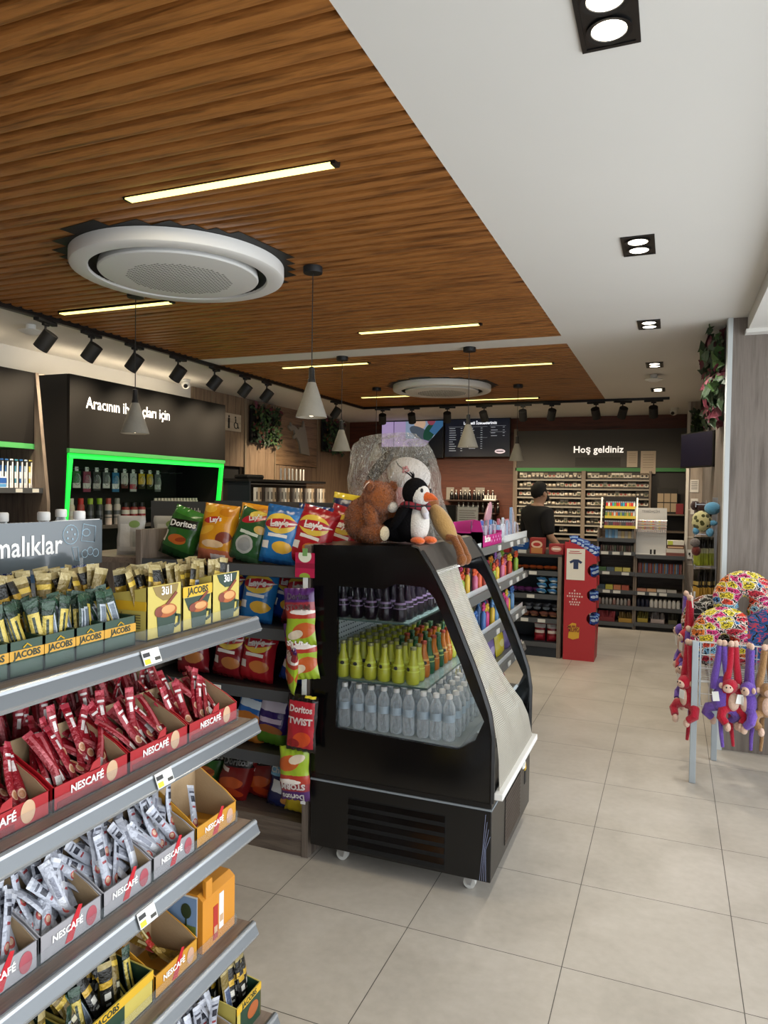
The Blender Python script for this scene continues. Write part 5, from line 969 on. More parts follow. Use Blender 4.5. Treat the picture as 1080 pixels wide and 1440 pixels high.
# penguin
M_PB = fabric('penguin black plush', '#0d0c0e', 160, .7); [setattr(M_PB.node_tree.nodes['Principled BSDF'].inputs[k], 'default_value', 0) for k in ('Sheen Weight',)]; M_PW = fabric('penguin white plush', '#cdc9c2', 150, .6, .12); M_PO = fabric('penguin orange plush', '#d0602a', 150, .6)
t = thing('plush_penguin', 'black and white plush penguin with red checked scarf', 'plush toy', (-1.1, 3.13, ZT), .35)
MB(M_PB).ell((-.02, .02, .1), (.075, .075, .1), 22, 16).ell((-.07, .05, .06), (.09, .06, .06), 18, 12).build('body', t); MB(M_PW).ell((.015, -.01, .095), (.052, .06, .092), 20, 16).build('belly', t)
h = MB(M_PB).ell((0, 0, .235), (.062, .062, .068), 22, 16).build('head', t); MB(M_PW).ell((.018, -.016, .222), (.05, .052, .054), 20, 14).build('face', h)
MB(M_PO).tube([(.05, -.045, .215), (.075, -.062, .213), (.098, -.078, .205)], [.024, .017, .003], 12).build('beak', h); MB(M_INK).ell((.028, -.062, .243), (.007, .006, .011), 10, 8).ell((.068, -.018, .243), (.007, .006, .011), 10, 8).build('eyes', h)
b = MB(M_PB)
for k in range(5): a = k*1.3; b.tube([(-.01, .01, .298), (-.02+.012*math.cos(a), .01+.012*math.sin(a), .318), (-.035+.02*math.cos(a), .02*math.sin(a), .33)], [.004, .003, .001], 5)
b.build('hair_tuft', h)
M_SC = pm('checked scarf', '#7a1a2a', [('r', 0, 0, .004, 1, '#17131a'), ('r', .03, 0, .004, 1, '#17131a'), ('r', -.03, 0, .004, 1, '#17131a'), ('r', .05, 0, .004, 1, '#17131a'), ('r', -.05, 0, .004, 1, '#17131a'), ('r', 0, .172, 1, .004, '#17131a')], .9)
MB(M_SC).tube([(.058*math.cos(a), .058*math.sin(a)-.005, .172+.008*math.sin(a*2)) for a in [k*2*PI/20 for k in range(21)]], .015, 10).build('scarf', t); MB(mat('scarf charm', '#b8b4b8', .4)).tube([(.035, -.06, .165), (.045, -.072, .14), (.05, -.072, .115)], [.012, .018, .01], 10).build('scarf_knot', t)
for s in (-1, 1): MB(M_PO).ell((.04+.028*s, -.07+.03*s, .018), (.03, .042, .018), 14, 10, (0, 0, .5)).build('foot', t)
MB(M_PB).ell((-.07, -.02, .12), (.025, .04, .07), 14, 10, (.2, .6, 0)).build('wing', t); MB(M_PB).ell((.03, .08, .12), (.03, .025, .07), 14, 10, (-.3, 0, 0)).build('wing', t)
# long legged tan toy
M_TAN = fabric('tan plush', '#a5824e', 150, .4, .15); M_CAR = fabric('caramel plush', '#7e4c26', 150, .6)
t = thing('tan_plush', 'tan plush with brown legs dangling over the cooler edge', 'plush toy', (-1.0, 3.28, ZT), 0)
MB(M_TAN).ell((-.01, 0, .085), (.045, .05, .11), 18, 14, (0, -.55, 0)).build('body', t); MB(M_CAR).ell((-.09, .02, .18), (.05, .05, .05), 16, 12).build('head', t)
for s in (-1, 1): l = MB(M_CAR).tube([(.02, s*.03, .025), (.055, s*.035, .02), (.085, s*.04-.01, -.03), (.095, s*.04-.012, -.06)], [.02, .018, .018, .02], 12).build('leg', t); MB(M_CAR).ell((.1, s*.042-.015, -.075), (.024, .026, .03), 14, 10).build('foot', l)
# bagged plush
t = thing('bagged_plush', 'large white and pink plush with grey ear inside a plastic bag', 'plush toy', (-1.42, 3.6, ZT), .1)
M_WP = fabric('white plush', '#cfc9c4', 120, .5, .08); M_PK = fabric('pink plush', '#c98e92', 120, .4, .12)
bd = MB(M_PK).ell((.1, -.01, .14), (.12, .12, .16), 24, 18).build('body', t); b = MB(mat('red stitching', '#a84a58', .8))
for z, n in ((.2, 5), (.155, 5), (.11, 4)):
    for i in range(n): x = .04+i*.024; yy = -.01-.12*math.sqrt(max(0, 1-((x-.1)/.12)**2-((z-.14)/.16)**2))-.001; b.tube([(x, yy, z), (x+.007, yy-.001, z+.013), (x+.011, yy, z-.002), (x+.016, yy, z+.011)], .0016, 4)
b.build('stitching', bd, 0)
h = MB(M_WP).ell((.115, -.01, .325), (.118, .115, .095), 26, 18, (0, .3, 0)).build('head', t); GE_ = fabric('grey plush ear', '#1b1a1a', 120, .5); GE_.node_tree.nodes['Principled BSDF'].inputs['Sheen Weight'].default_value = 0; MB(GE_).ell((-.02, -.1, .365), (.034, .028, .115), 16, 14, (0, .66, 0)).build('ear', h)
MB(GE_).ell((.17, .05, .41), (.03, .03, .07), 12, 10, (0, -.6, 0)).build('ear', h)
b = MB(mat('red flower', '#a83a44', .7))
for k in range(5): a = k*2*PI/5; b.ell((.125+.013*math.cos(a), -.123, .35+.013*math.sin(a)), (.009, .006, .009), 8, 6)
b.use(M_INK).tube([(.07, -.105, .395), (.085, -.118, .375), (.115, -.127, .355)], .003, 5).tube([(.135, -.125, .34), (.16, -.12, .315), (.165, -.118, .3)], .002, 5).build('embroidery', h)
m = bpy.data.materials.new('crumpled clear bag'); m.use_nodes = True; g = NT(m); g.b.inputs['Base Color'].default_value = C('#c8c4ba'); g.b.inputs['Roughness'].default_value = .18; g.b.inputs['Specular IOR Level'].default_value = .9
n = g.noise(5, 3, 1.6, 1.6, .8, dist=1.6); n2 = g.noise(7, 3, 2.2, 2.2, .5, dist=3.0); g.bump(g.m('ADD', n, g.m('MULTIPLY', n2, .8)), 1.0, .06)
tr = g.n('ShaderNodeBsdfTransparent'); mx = g.n('ShaderNodeMixShader'); g.put(mx.inputs[0], g.m('ADD', .22, g.m('MULTIPLY', g.m('GREATER_THAN', g.m('ABSOLUTE', g.m('SUBTRACT', g.m('FRACT', g.m('MULTIPLY', n2, 5.0)), .5)), .43), .3))); g.nt.links.new(tr.outputs[0], mx.inputs[1]); g.nt.links.new(g.b.outputs[0], mx.inputs[2]); g.nt.links.new(mx.outputs[0], g.nt.nodes['Material Output'].inputs[0])
def bagf(u, v):
    a = u*2*PI; z = -.0+.52*v; w_ = 1-.25*max(0, v-.6)/.4-(.0 if v < .97 else .1); rx, ry = .25*w_, .17*w_*(1-.5*max(0, v-.7)/.3)
    k = 1+.1*mnoise.noise(Vector((math.cos(a)*2.2, math.sin(a)*2.2, v*3)))+.05*mnoise.noise(Vector((math.cos(a)*6, math.sin(a)*6, v*4)))
    sx = abs(math.cos(a))**.75*(1 if math.cos(a) > 0 else -1); sy = abs(math.sin(a))**.75*(1 if math.sin(a) > 0 else -1)
    return (.085+rx*sx*k-.09*v, ry*sy*k, z+.03*math.cos(a+1)*v**4)
b = MB(m).grid(bagf, 64, 40); b.grid(lambda u, v: tuple(Vector(bagf(u, 1))*(1-v)+Vector((.0, 0, .53+.01*math.sin(u*20)))*v), 64, 4); b.build('plastic_bag', t, 70)
# blank line kept small: pair of black plush shapes between bear and penguin
# ---------------------------------------------------------------- snack bag end unit
t = thing('snack_shelf_unit', 'dark shelf unit with wood side panels full of snack bags', 'shelf unit', (-2.57, 2.97, 0))
MB(M_LAMINZ).box(.985, 1.02, -.005, .5, 0, 1.475).build('side_panel', t, 0, .002); MB(M_LAMINZ).box(0, .035, -.005, .5, 0, 1.515).build('side_panel', t, 0, .002)
MB(M_BLACKM).box(.035, .985, .46, .5, 0, 1.5).build('back_panel', t, 0); MB(M_LAMIN).box(.035, .985, .0, .05, 0, .14).build('plinth', t, 0)
for k, z in enumerate((.15, .455, .765, 1.06, 1.362)):
    s = MB(M_DGREY if k else M_LAMIN).box(.035, .985, .012, .46, z-.025, z).build('shelf', t, 0); MB(M_DLIP if k else M_LAMIN).prism([(-.004, z-.045), (.012, z-.05), (.012, z+.004), (.004, z+.006)], 'x', .03, .99).build('shelf_edge', s, 0)
    if k: MB(M_TAG).box(.46 if k < 4 else .5, .53 if k < 4 else .57, -.0062, -.004, z-.04, z-.0).build('price_tag', t, 0)
t2 = thing('health_snack_sign', 'dark sign lettered for health snacks behind green bags', 'sign', (-2.66, 3.46, 1.5)); MB(mat('sign slate', '#4b4d4e', .45)).box(-.225, .225, 0, .008, -.02, .155).build('panel', t2, 0); txt('Sağlıklı', .06, M_LETT, t2, (.06, -.002, .095), sx=.85); txt('Atıştırmalıklar', .06, M_LETT, t2, (.08, -.002, .025), sx=.8)
t2 = thing('flavour_sign', 'long dark sign lettered in white behind top snack bags', 'sign', (-2.0, 3.44, 1.5)); MB(MATS['sign slate']).box(-.42, .42, 0, .008, -.0, .165).build('panel', t2, 0); txt('Lezzet Köşesi', .085, M_LETT, t2, (-.0, -.002, .08), sx=.95, bold=.001)
def lays(n, base, dark, low='#e0b040', alt=None): return pm(n, base, [('r', 0, .285, .2, .035, dark), ('e', 0, .2, .078, .05, '#d8b848'), ('e', .0, .2, .083, .024, '#a82430', .12), ('e', .02, .2, .07, .006, '#e4d8d0', .12), ('e', .03, .085, .05, .03, low), ('r', -.06, .09, .02, .018, alt or '#e8e4dc'), ('r', 0, .14, .05, .008, '#e4e0d8'), ('r', 0, .012, .2, .012, dark)], .22, crinkle=22, wob=.006)
def dor(n, top, mid, low, tri='#d8a030'): return pm(n, mid, [('r', 0, .27, .2, .07, top), ('r', 0, .02, .2, .12, low), ('r', 0, .145, .2, .02, tri), ('e', .02, .07, .055, .035, '#b85a2c', .3), ('e', -.02, .05, .04, .02, '#d8c8b0', .3), ('e', .02, .155, .06, .012, '#e4dcd4')], .22, crinkle=22, wob=.008)
MBAG = {'gd': pm('green corn bag', '#2b5a24', [('r', 0, .26, .2, .03, '#3a7a2c'), ('r', .0, .185, .075, .024, '#171a14', .2), ('e', .0, .1, .05, .026, '#b05c24', .1), ('e', .02, .105, .03, .012, '#8a3c1c', .4), ('r', 0, .02, .2, .03, '#1a3c1c'), ('r', -.08, .1, .014, .03, '#dcd8cc')], .22, crinkle=22, wob=.006),
 'ye': pm('yellow crisp bag', '#c8881c', [('e', -.05, .26, .04, .02, '#d8a83a'), ('e', .05, .25, .04, .022, '#b87418'), ('e', -.02, .205, .045, .016, '#a82c28', .2), ('e', -.05, .15, .05, .02, '#d8a42c', .4), ('e', .05, .12, .04, .03, '#7a3a2a', .3), ('e', 0, .085, .06, .02, '#d8b890'), ('r', 0, .02, .2, .035, '#b8684a'), ('r', .03, .02, .04, .014, '#d8c8c0')], .2, crinkle=22, wob=.008),
 'gl': pm('green crisp bag', '#27502a', [('e', .0, .23, .07, .022, '#a82430', .5), ('e', .01, .26, .05, .02, '#c8b048', .5), ('e', .05, .18, .03, .02, '#c8a458'), ('e', -.005, .09, .047, .047, '#a8a8a4'), ('e', -.005, .09, .035, .035, '#8e908e'), ('r', 0, .15, .05, .008, '#c8d0c0'), ('r', 0, .01, .2, .03, '#3a5a3c')], .22, crinkle=22, wob=.006),
 'bl': lays('blue crisp bag', '#2570ae', '#1d5a98'), 'db': lays('dark blue crisp bag', '#173f8c', '#12306c'), 'rd': lays('red crisp bag', '#a81f28', '#8e1820', '#c8783c'), 'dr': lays('deep red crisp bag', '#7c1a22', '#5c1218', '#b0703c'),
 'or': pm('orange corn snack bag', '#2a62a8', [('e', 0, .06, .12, .1, '#b8702c'), ('r', 0, .2, .07, .02, '#c8d4dc'), ('e', 0, .06, .06, .04, '#c88a3c')], .22, crinkle=22, wob=.01), 'pu': pm('purple corn snack bag', '#35206a', [('r', 0, .2, .07, .025, '#d8d0e0'), ('r', 0, .13, .06, .012, '#c8b8d0'), ('e', 0, .08, .07, .03, '#a0602c'), ('r', 0, .02, .2, .05, '#5a8a2c')], .22, crinkle=22, wob=.008),
 'rc': pm('dark red corn bag', '#701818', [('r', 0, .2, .085, .026, '#1a1618', .25), ('e', 0, .09, .07, .03, '#b04a1c', .3), ('e', .03, .05, .05, .02, '#a83a18'), ('r', -.05, .15, .03, .01, '#c8b8b0')], .2, crinkle=22, wob=.008), 'nv': pm('navy cheese puff bag', '#16204c', [('r', 0, .19, .07, .028, '#7ab0d0'), ('r', .0, .11, .05, .03, '#cfd4d8', -.15), ('e', .03, .05, .03, .02, '#b07a3c')], .2, crinkle=22, wob=.006),
 'st': dor('purple lime corn bag', '#4a2660', '#8c3038', '#93ac2c', '#a83a2c'), 'tw': pm('red twist bag', '#a82430', [('r', 0, .26, .2, .025, '#16110f'), ('r', .04, .26, .03, .008, '#d8c83a'), ('r', 0, .0, .2, .02, '#141010'), ('r', -.075, 0, .012, 1, '#1a1214'), ('r', .075, 0, .01, 1, '#1a1214'), ('e', .01, .06, .045, .035, '#c84a24', .4), ('e', -.03, .04, .03, .02, '#8e1a20')], .2, crinkle=22, wob=.008), 'yb': pm('yellow puff bag', '#c8b02c', [('r', 0, .2, .2, .06, '#20264c'), ('r', 0, .13, .06, .03, '#d0d0d0')], .22, crinkle=22, wob=.008)}
WORD = {'gd': ('Doritos', .045, .185, .2), 'ye': ("Lay's", .034, .207, .2), 'gl': ("Lay's", .034, .232, .5), 'bl': ("Lay's", .05, .2, .12), 'db': ("Lay's", .05, .2, .12), 'rd': ("Lay's", .05, .2, .12), 'dr': ("Lay's", .05, .2, .12), 'rc': ('Doritos', .045, .2, .25), 'nv': ('Cheetos', .04, .19, 0), 'st': ('Doritos', .04, .225, .0), 'tw': ('Doritos', .042, .2, 0)}
W2 = {'tw': ('TWIST', .04, .145), 'st': ('STORM', .036, .175)}
BAGP = {}
def snack(k, label, loc, rot=(0, 0, 0), w_=.2, h=.29, d=.115, group=None, sc=1):
    key = (k, w_, h)
    if key not in BAGP:
        o, f = bag('snack_bag', w_, h, d, MBAG[k], len(BAGP)*3.1, None, 18, 24)
        if k in WORD:
            s, sz, z, a = WORD[k]; txt(s, sz, M_LETT, o, (0, 0, z), (PI/2, -a, 0), bold=.0015, conf=front_conf(f, w_, h), sx=1 if w_ > .16 else .85)
        if k in W2: s, sz, z = W2[k]; txt(s, sz, M_LETT, o, (0, 0, z), (PI/2, 0, 0), bold=.002, conf=front_conf(f, w_, h))
        BAGP[key] = o
    else: o = dup(BAGP[key])
    o.location = loc; o.rotation_euler = rot; o.scale = (sc,)*3; tag(o, label, 'snack bag', group); return o
zt = 1.364
for k, x, y, rx, ry, rz, lab in (('gd', -2.43, 3.1, -.15, .33, .15, 'green corn snack bag leaning right at left end of top snack shelf'), ('gd', -2.25, 3.2, -.15, .33, .1, 'second green corn snack bag, half behind the yellow one'), ('ye', -2.165, 3.08, -.12, .1, .12, 'tall yellow crisp bag on the top snack shelf'), ('ye', -2.06, 3.25, -.1, .12, .1, 'yellow crisp bag hidden behind the front yellow one'), ('gl', -2.0, 3.09, -.15, .3, .1, 'green crisp bag with round white badge on top snack shelf'), ('bl', -1.8, 3.08, -.12, .13, .1, 'bright blue crisp bag on the top snack shelf'), ('db', -1.72, 3.26, -.1, .12, .1, 'dark blue crisp bag behind the red and blue bags'), ('rd', -1.66, 3.1, -.15, .28, .1, 'red crisp bag at right end of top snack shelf'), ('rd', -1.6, 3.3, -.1, .3, .15, 'second red crisp bag behind, next to brown bear'), ('yb', -1.6, 3.42, -.05, .15, .2, 'yellow bag rising behind the second red bag')):
    snack(k, lab, (x, y, zt+(.06 if k == 'yb' else 0.0)), (rx, ry, rz), h=.27 if k in 'gdgl' else .29)
for k, x, y, z, ry, lab in (('bl', -1.93, 3.1, 1.062, .12, 'blue crisp bag on second snack shelf'), ('db', -1.83, 3.22, 1.062, .2, 'dark blue bag beside the blue one, second shelf'), ('dr', -1.69, 3.1, 1.062, .15, 'red crisp bag behind the hanging purple bag, second shelf'), ('db', -2.12, 3.15, 1.062, .05, 'dark blue crisp bag at left on second snack shelf'), ('dr', -2.33, 3.12, 1.062, .05, 'deep red crisp bag far left on second shelf'),
    ('dr', -2.09, 3.1, .767, .1, 'deep red crisp bag left on the third snack shelf'), ('rd', -1.92, 3.09, .767, .1, 'red crisp bag in middle of third snack shelf'), ('db', -1.72, 3.13, .767, .3, 'blue bag leaning at the right of third snack shelf'), ('dr', -2.3, 3.1, .767, -.1, 'deep red crisp bag far left on third snack shelf'),
    ('or', -1.98, 3.1, .457, .25, 'blue and orange bag on fourth snack shelf'), ('pu', -1.83, 3.1, .457, .1, 'purple corn bag on fourth snack shelf'), ('pu', -1.7, 3.2, .457, .15, 'second purple corn bag on fourth snack shelf'), ('db', -2.2, 3.12, .457, 0, 'dark blue bag far left on fourth snack shelf'),
    ('rc', -2.07, 3.1, .152, .25, 'dark red corn bag leaning on the bottom snack shelf'), ('rc', -1.94, 3.16, .152, .15, 'second dark red corn bag on bottom snack shelf'), ('nv', -1.76, 3.1, .152, .08, 'navy puff bag on the bottom snack shelf'), ('gd', -2.25, 3.15, .152, .2, 'green corn bag at left on bottom snack shelf'), ('yb', -1.64, 3.08, .152, .1, 'yellow puff bag in right corner of bottom shelf')):
    snack(k, lab, (x, y, z), (-.1, ry, U(-.05, .15)), w_=.19, h=.26 if z > .2 else .25)
# clip strip hanging in front of the wood panel
t = thing('clip_strip', 'white clip strip with red promo card on wood panel edge', 'clip strip', (-1.572, 2.955, 0))
MB(M_PLAST).box(-.012, .012, -.004, 0, .26, 1.42).build('strip', t, 0); c = MB(pm('promo card', '#b01f48', [('e', 0, .1, .034, .03, '#d8dcc8'), ('r', 0, .055, .05, .012, '#8c1838'), ('e', 0, .005, .028, .016, '#8aa03c')], .4)).box(-.05, .05, -.002, 0, 0, .115).build('promo_card', t, 0, 0, (0, -.008, 1.325)); MB(mat('clip green', '#6f9a5a', .4)).box(-.012, .012, -.003, .003, .1, .135).build('clip', c, 0)
hw = dict(w_=.152, h=.262, d=.05)
snack('st', 'purple and lime corn bag hanging highest on the clip strip', (-1.56, 2.9, 1.02), (0, -.06, .1), **hw); snack('st', 'purple and lime corn bag second on the clip strip', (-1.55, 2.915, .86), (-.0, -.12, .15), **hw)
snack('st', 'purple and lime bag turned edgeways behind the second hanging bag', (-1.63, 2.93, .81), (0, .25, -.9), w_=.152, h=.21, d=.05); snack('tw', 'red and black twist bag hanging in middle of clip strip', (-1.56, 2.9, .53), (0, .05, .05), **hw)
snack('st', 'purple and lime bag hanging upside down near strip end', (-1.6, 2.915, .54), (0, PI-.03, .1), w_=.152, h=.25, d=.06)
# shelf left of the snack unit carrying pouches
t = thing('side_shelf_unit', 'shelf unit behind snack bags carrying white pouches', 'shelf unit', (-3.1, 3.02, 0)); MB(M_LAMINY).box(0, .52, 0, .9, 1.33, 1.36).build('top_shelf', t, 0); MB(M_LAMINZ).box(0, .52, 0, .03, 0, 1.33).build('end_panel', t, 0); MB(M_BLACKM).box(.2, .23, .03, .9, 0, 1.33).build('back_panel', t, 0)
m = pm('white pouch print', '#b9bab6', [('r', -.02, .1, .03, .07, '#d4d4d0'), ('e', .03, .17, .03, .02, '#7f9a5c'), ('r', .045, .08, .02, .05, '#a4a8a6'), ('r', 0, .035, .07, .012, '#c8c8c4')], .3, crinkle=30)
for k in range(3):
    o, f = bag('drink_pouch', .165, .215, .06, m, 20+k, None, 12, 14); o.location = (-2.74+.15*k, 3.12+.12*k, 1.362); o.rotation_euler = (-.05, 0, .25); tag(o, ['white drink pouch left of the wood panel', 'white drink pouch half behind the wood panel', 'white drink pouch furthest right behind wood panel'][k], 'pouch')
# ---------------------------------------------------------------- toy and candy gondola beyond the cooler
t = thing('toy_shelf_unit', 'grey shelf unit of toys and sweets behind the cooler', 'shelf unit', (-1.1, 3.92, 0))
MB(M_DGREY).box(-.5, -.46, 0, 2.0, 0, 1.5).build('back_panel', t, 0); MB(M_DLIP).box(-.46, 0, 0, 2.0, 0, .12).build('base', t, 0)
M_GSH = mat('grey steel shelf', '#6c6e6d', .4, .2)
for z in (.15, .49, .8, 1.09, 1.375):
    s = MB(M_GSH).box(-.46, -.01, 0, 2.0, z-.02, z).build('shelf', t, 0); MB(M_GSH).prism([(-.01, z-.045), (.012, z-.04), (-.004, z+.006), (-.01, z+.006)], 'y', 0, 2.0).build('shelf_edge', s, 0); MB(clear('shelf riser', '#e8eef0', .3, .05)).box(-.03, -.028, 0, 2.0, z, z+.035).build('riser', s, 0)
    for y in (.9, 1.3, 1.55, 1.8): MB(M_TAGD).box(.004, .012, y, y+.08, z-.036, z-.002).build('price_tag', t, 0)
t = thing('doll_toy_box', 'pink display box of doll toys on top toy shelf', 'display box', (-1.12, 4.5, 1.378)); M_PINK = mat('hot pink card', '#b8247a', .45)
MB(M_PINK).box(-.004, 0, 0, .55, 0, .075).box(-.2, 0, 0, .004, 0, .1).prism([(0, 0), (0, .1), (-.02, .17), (-.06, .18), (-.08, .09), (-.2, .09), (-.2, 0)], 'y', 0, .006).box(-.2, 0, .546, .55, 0, .09).box(-.2, -.196, 0, .55, 0, .16).build('tray', t, 0)
t['kind'] = 'thing'; txt('Barbie', .06, M_LETT, t, (.003, .12, .05), RX, bold=.001)
b = MB(mat('pale pink dots', '#d890b8', .5))
for k in range(8): b.ell((.002, .24+.04*k, .03+.025*(k % 2)), (.002, .012, .01), 8, 6)
b.build('print_dots', t)
M_BLI = clear('toy blister', '#d8d0e0', .35, .08)
tc_ = ['#7a3f6a', '#4a5a9c', '#a84a7a', '#6a6a72', '#b0a0b8', '#4f7ab0', '#a83a5a', '#5a4a6a']
for k in range(7):
    q = thing('toy_pack', f'{["mauve", "indigo", "rose", "grey", "lilac", "blue", "crimson"][k]} doll accessory pack standing in the pink box', 'toy pack', (-1.2+.05*(k % 2), 4.58+.065*k, 1.385), U(-.2, .2)); MB(mat('toy card '+tc_[k], tc_[k], .5)).box(-.02, -.015, -.03, .03, 0, .16).build('card', q, 0); MB(M_BLI).box(-.015, .015, -.026, .026, .02, .13).build('blister', q, 0, .008)
q = thing('fan_toy', 'pink clear shell shaped toy pack leaning over pink box', 'toy pack', (-1.22, 4.98, 1.5)); q.rotation_euler = (-.75, 0, 0); MB(clear('pink clear plastic', '#c89aa8', .4, .2, .5, .35)).ell((0, 0, .07), (.02, .06, .15), 16, 12).build('shell', q)
for k in range(10):
    c = ['#7fa0c0', '#a8c0d4', '#c8d0d8', '#b06070', '#9ab0c8', '#c8d4dc', '#8098b8', '#c87a84', '#b8c8d8', '#88a4c4'][k]; q = thing('wand_toy', 'blue and white toy pack in the row at far end of top toy shelf', 'toy pack', (-1.15-.05*(k % 2), 5.1+.075*k, 1.378), U(-.3, .3), 'blue white toy packs')
    hh = U(.12, .17) if k < 9 else .24; MB(mat('wand card '+c, c, .45)).box(-.012, -.006, -.03, .03, 0, hh).build('card', q, 0); MB(M_BLI).ell((.0, 0, hh*.5), (.02, .026, hh*.48), 10, 8).build('blister', q)
tag(MB(M_CLEAR).box(0, .003, 0, .85, 0, .05).build('tray_front', None, 0, 0, (-1.105, 5.06, 1.378)), 'clear tray front along far end of top toy shelf', 'tray')
bright = ['#c8502c', '#d88a2c', '#8aa83c', '#c83a6a', '#d8b030', '#a8405c', '#c86a8a', '#7a9c34', '#d8603a', '#c8b8c0', '#b84a3a', '#8a5aa0']
def sweets(z, y0, y1, n, cols, lab, grp, hmin, hmax, shape='tube'):
    for k in range(n):
        c = cols[k % len(cols)]; q = thing('candy_toy', lab, 'candy toy', (-1.16-.08*(k % 2)-U(0, .03), y0+(y1-y0)*k/(n-1), z), U(-.4, .4), grp); h = U(hmin, hmax)
        MB(mat('candy '+c, c, .35)).lathe([(.018, 0), (.02, .01), (.02, h*.6), (.012, h*.66), (.012, h*.7)], n=10).build('tube', q); b = MB(mat('candy top '+cols[(k*5+2) % len(cols)], cols[(k*5+2) % len(cols)], .35))
        for i in range(5): a = i*2*PI/5; b.ell((0, .02*math.cos(a), h*.82+.02*math.sin(a)), (.012, .014, .014), 8, 6)
        b.ell((.004, 0, h*.82), (.014, .014, .014), 8, 6).build('flower_top', q)
sweets(1.09, 4.1, 5.85, 28, bright, 'bright flower topped candy tube on second toy shelf', 'candy tubes on second toy shelf', .13, .2)
sweets(.8, 4.1, 5.85, 24, ['#3f6aa8', '#5a86bc', '#c83a7a', '#4a78b4', '#d8b43a', '#b84a8a', '#6f9cc8', '#a8b83c'], 'blue or pink candy toy on third toy shelf', 'candy toys on third toy shelf', .12, .2)
for k in range(6): 
    c = ['#c8b42c', '#6a5a94', '#d0bc34', '#7a6aa0', '#c8b830', '#5f5088'][k]; smallpack('treat_bag', .14, .2, .07, pm('treat '+c, c, [('e', 0, .1, .04, .03, '#e0d890' if k % 2 == 0 else '#b0a4c8')], .25, crinkle=40), f'{["yellow", "purple"][k % 2]} treat bag on fourth toy shelf, {["nearest", "second", "third", "fourth", "fifth", "last"][k]} from cooler', 'packet', (-1.2, 4.2+.3*k, .49), (-.1, 0, 1.4), None)
for k in range(4): c = ['#d0bc34', '#3f6aa8', '#c8b42c', '#a83a5a'][k]; smallpack('treat_bag', .14, .19, .07, pm('low treat '+c, c, [('e', 0, .1, .04, .03, '#e0d890')], .25, crinkle=40), f'{["yellow", "blue", "gold", "rose"][k]} treat bag on the lowest toy shelf', 'packet', (-1.2, 4.3+.4*k, .15), (-.1, 0, 1.4), None)
# ---------------------------------------------------------------- coffee gondola in the left foreground
GX, GE = -1.15, 1.86
t = thing('coffee_shelf_unit', 'grey and wood shelf unit of instant coffee nearest the camera', 'shelf unit', (0, 0, 0))
MB(M_LAMINY).box(-1.66, -1.62, .2, GE-.03, .1, 1.33).build('back_panel', t, 0)
for z in (1.345, 1.035, .725, .412, .15):
    x1 = GX if z > .2 else -1.07; xb = -2.15 if z > 1.3 else -1.62
    s = MB(M_LAMINY).box(xb, x1-.012, .2, GE-.005, z-.022, z).build('shelf', t, 0, .001)
    e = MB(M_LIP).prism([(x1-.012, z+.001), (x1-.004, z+.003), (x1, z-.001), (x1+.014, z-.034), (x1+.011, z-.04), (x1-.004, z-.042), (x1-.012, z-.03)], 'y', .2, GE).build('shelf_edge', s, 0)
    MB(mat('lip ridge', '#a9adb0', .25, .6)).prism([(x1-.001, z+.001), (x1+.002, z-.001), (x1+.004, z-.007), (x1, z-.004)], 'y', .2, GE+.0005).prism([(x1+.012, z-.031), (x1+.0155, z-.034), (x1+.012, z-.041), (x1+.009, z-.038)], 'y', .2, GE+.0005).build('edge_ridges', e, 0)
    MB(M_RISER).box(x1-.047, x1-.0455, .2, GE-.03, z, z+.033).box(x1-.07, x1-.0455, GE-.032, GE-.03, z, z+.033).build('clear_riser', s, 0)
MB(M_DGREY).box(-1.62, -1.09, .2, GE-.02, 0, .125).build('plinth', t, 0)
for y, z in ((1.37, 1.345), (1.42, 1.035), (1.36, .725)): q = MB(M_TAG).box(-.03, .03, -.002, 0, -.018, .018).build('price_tag', t, 0); q.location = (GX+.0105, y, z-.017); q.rotation_euler = (Matrix.Rotation(-.38, 3, 'Y') @ Matrix.Rotation(PI/2, 3, 'Z')).to_euler()
# trays: x = 0 is the front, trays run back to -d, y is the width
def tray(name, label, cat, y0, y1, xf, z, d, hf, hb, out, inn=None, word=None, wm=None, ws=.026, flag=None, front=None, tall=0, group=None):
    w_ = y1-y0; T = thing(name, label, cat, (xf, y0, z), 0, group); inn = inn or M_CARD; th = .003
    b = MB(out); b.box(-th, 0, 0, w_, 0, hf); b.use(out)
    for y in (0, w_-th): b.prism([(-d, 0), (0, 0), (0, hf), (-d*.25, hf+(hb-hf)*.3), (-d, hb)], 'y', y, y+th)
    b.box(-d, 0, 0, w_, 0, th); b.build('carton', T, 0)
    b = MB(inn).box(-d, -d+th, 0, w_, 0, hb+tall)
    for y in (th, w_-2*th+.0015): b.prism([(-d, th), (-th, th), (-th, hf-.002), (-d*.25, hf+(hb-hf)*.3-.002), (-d, hb-.001)], 'y', y, y+.0015)
    b.box(-th-.0015, -th, th, w_-th, th, hf-.002).build('inner_card', T, 0)
    F = MB(front).box(.0002, .0009, .002, w_-.002, .002, hf-.002).build('front_print', T, 0, 0) if front else None
    if flag: MB(flag).prism([(w_*.38, .008), (w_*.5, .006), (w_*.66, hf+.012), (w_*.6, hf+.016), (w_*.48, hf*.75)], 'x', .0009, .0016).build('red_flag', T, 0)
    if word: txt(word, ws, wm or M_LETT, T, (.0022, w_*.42, hf*.62), RX, bold=.0006, ext=.0003)
    return T
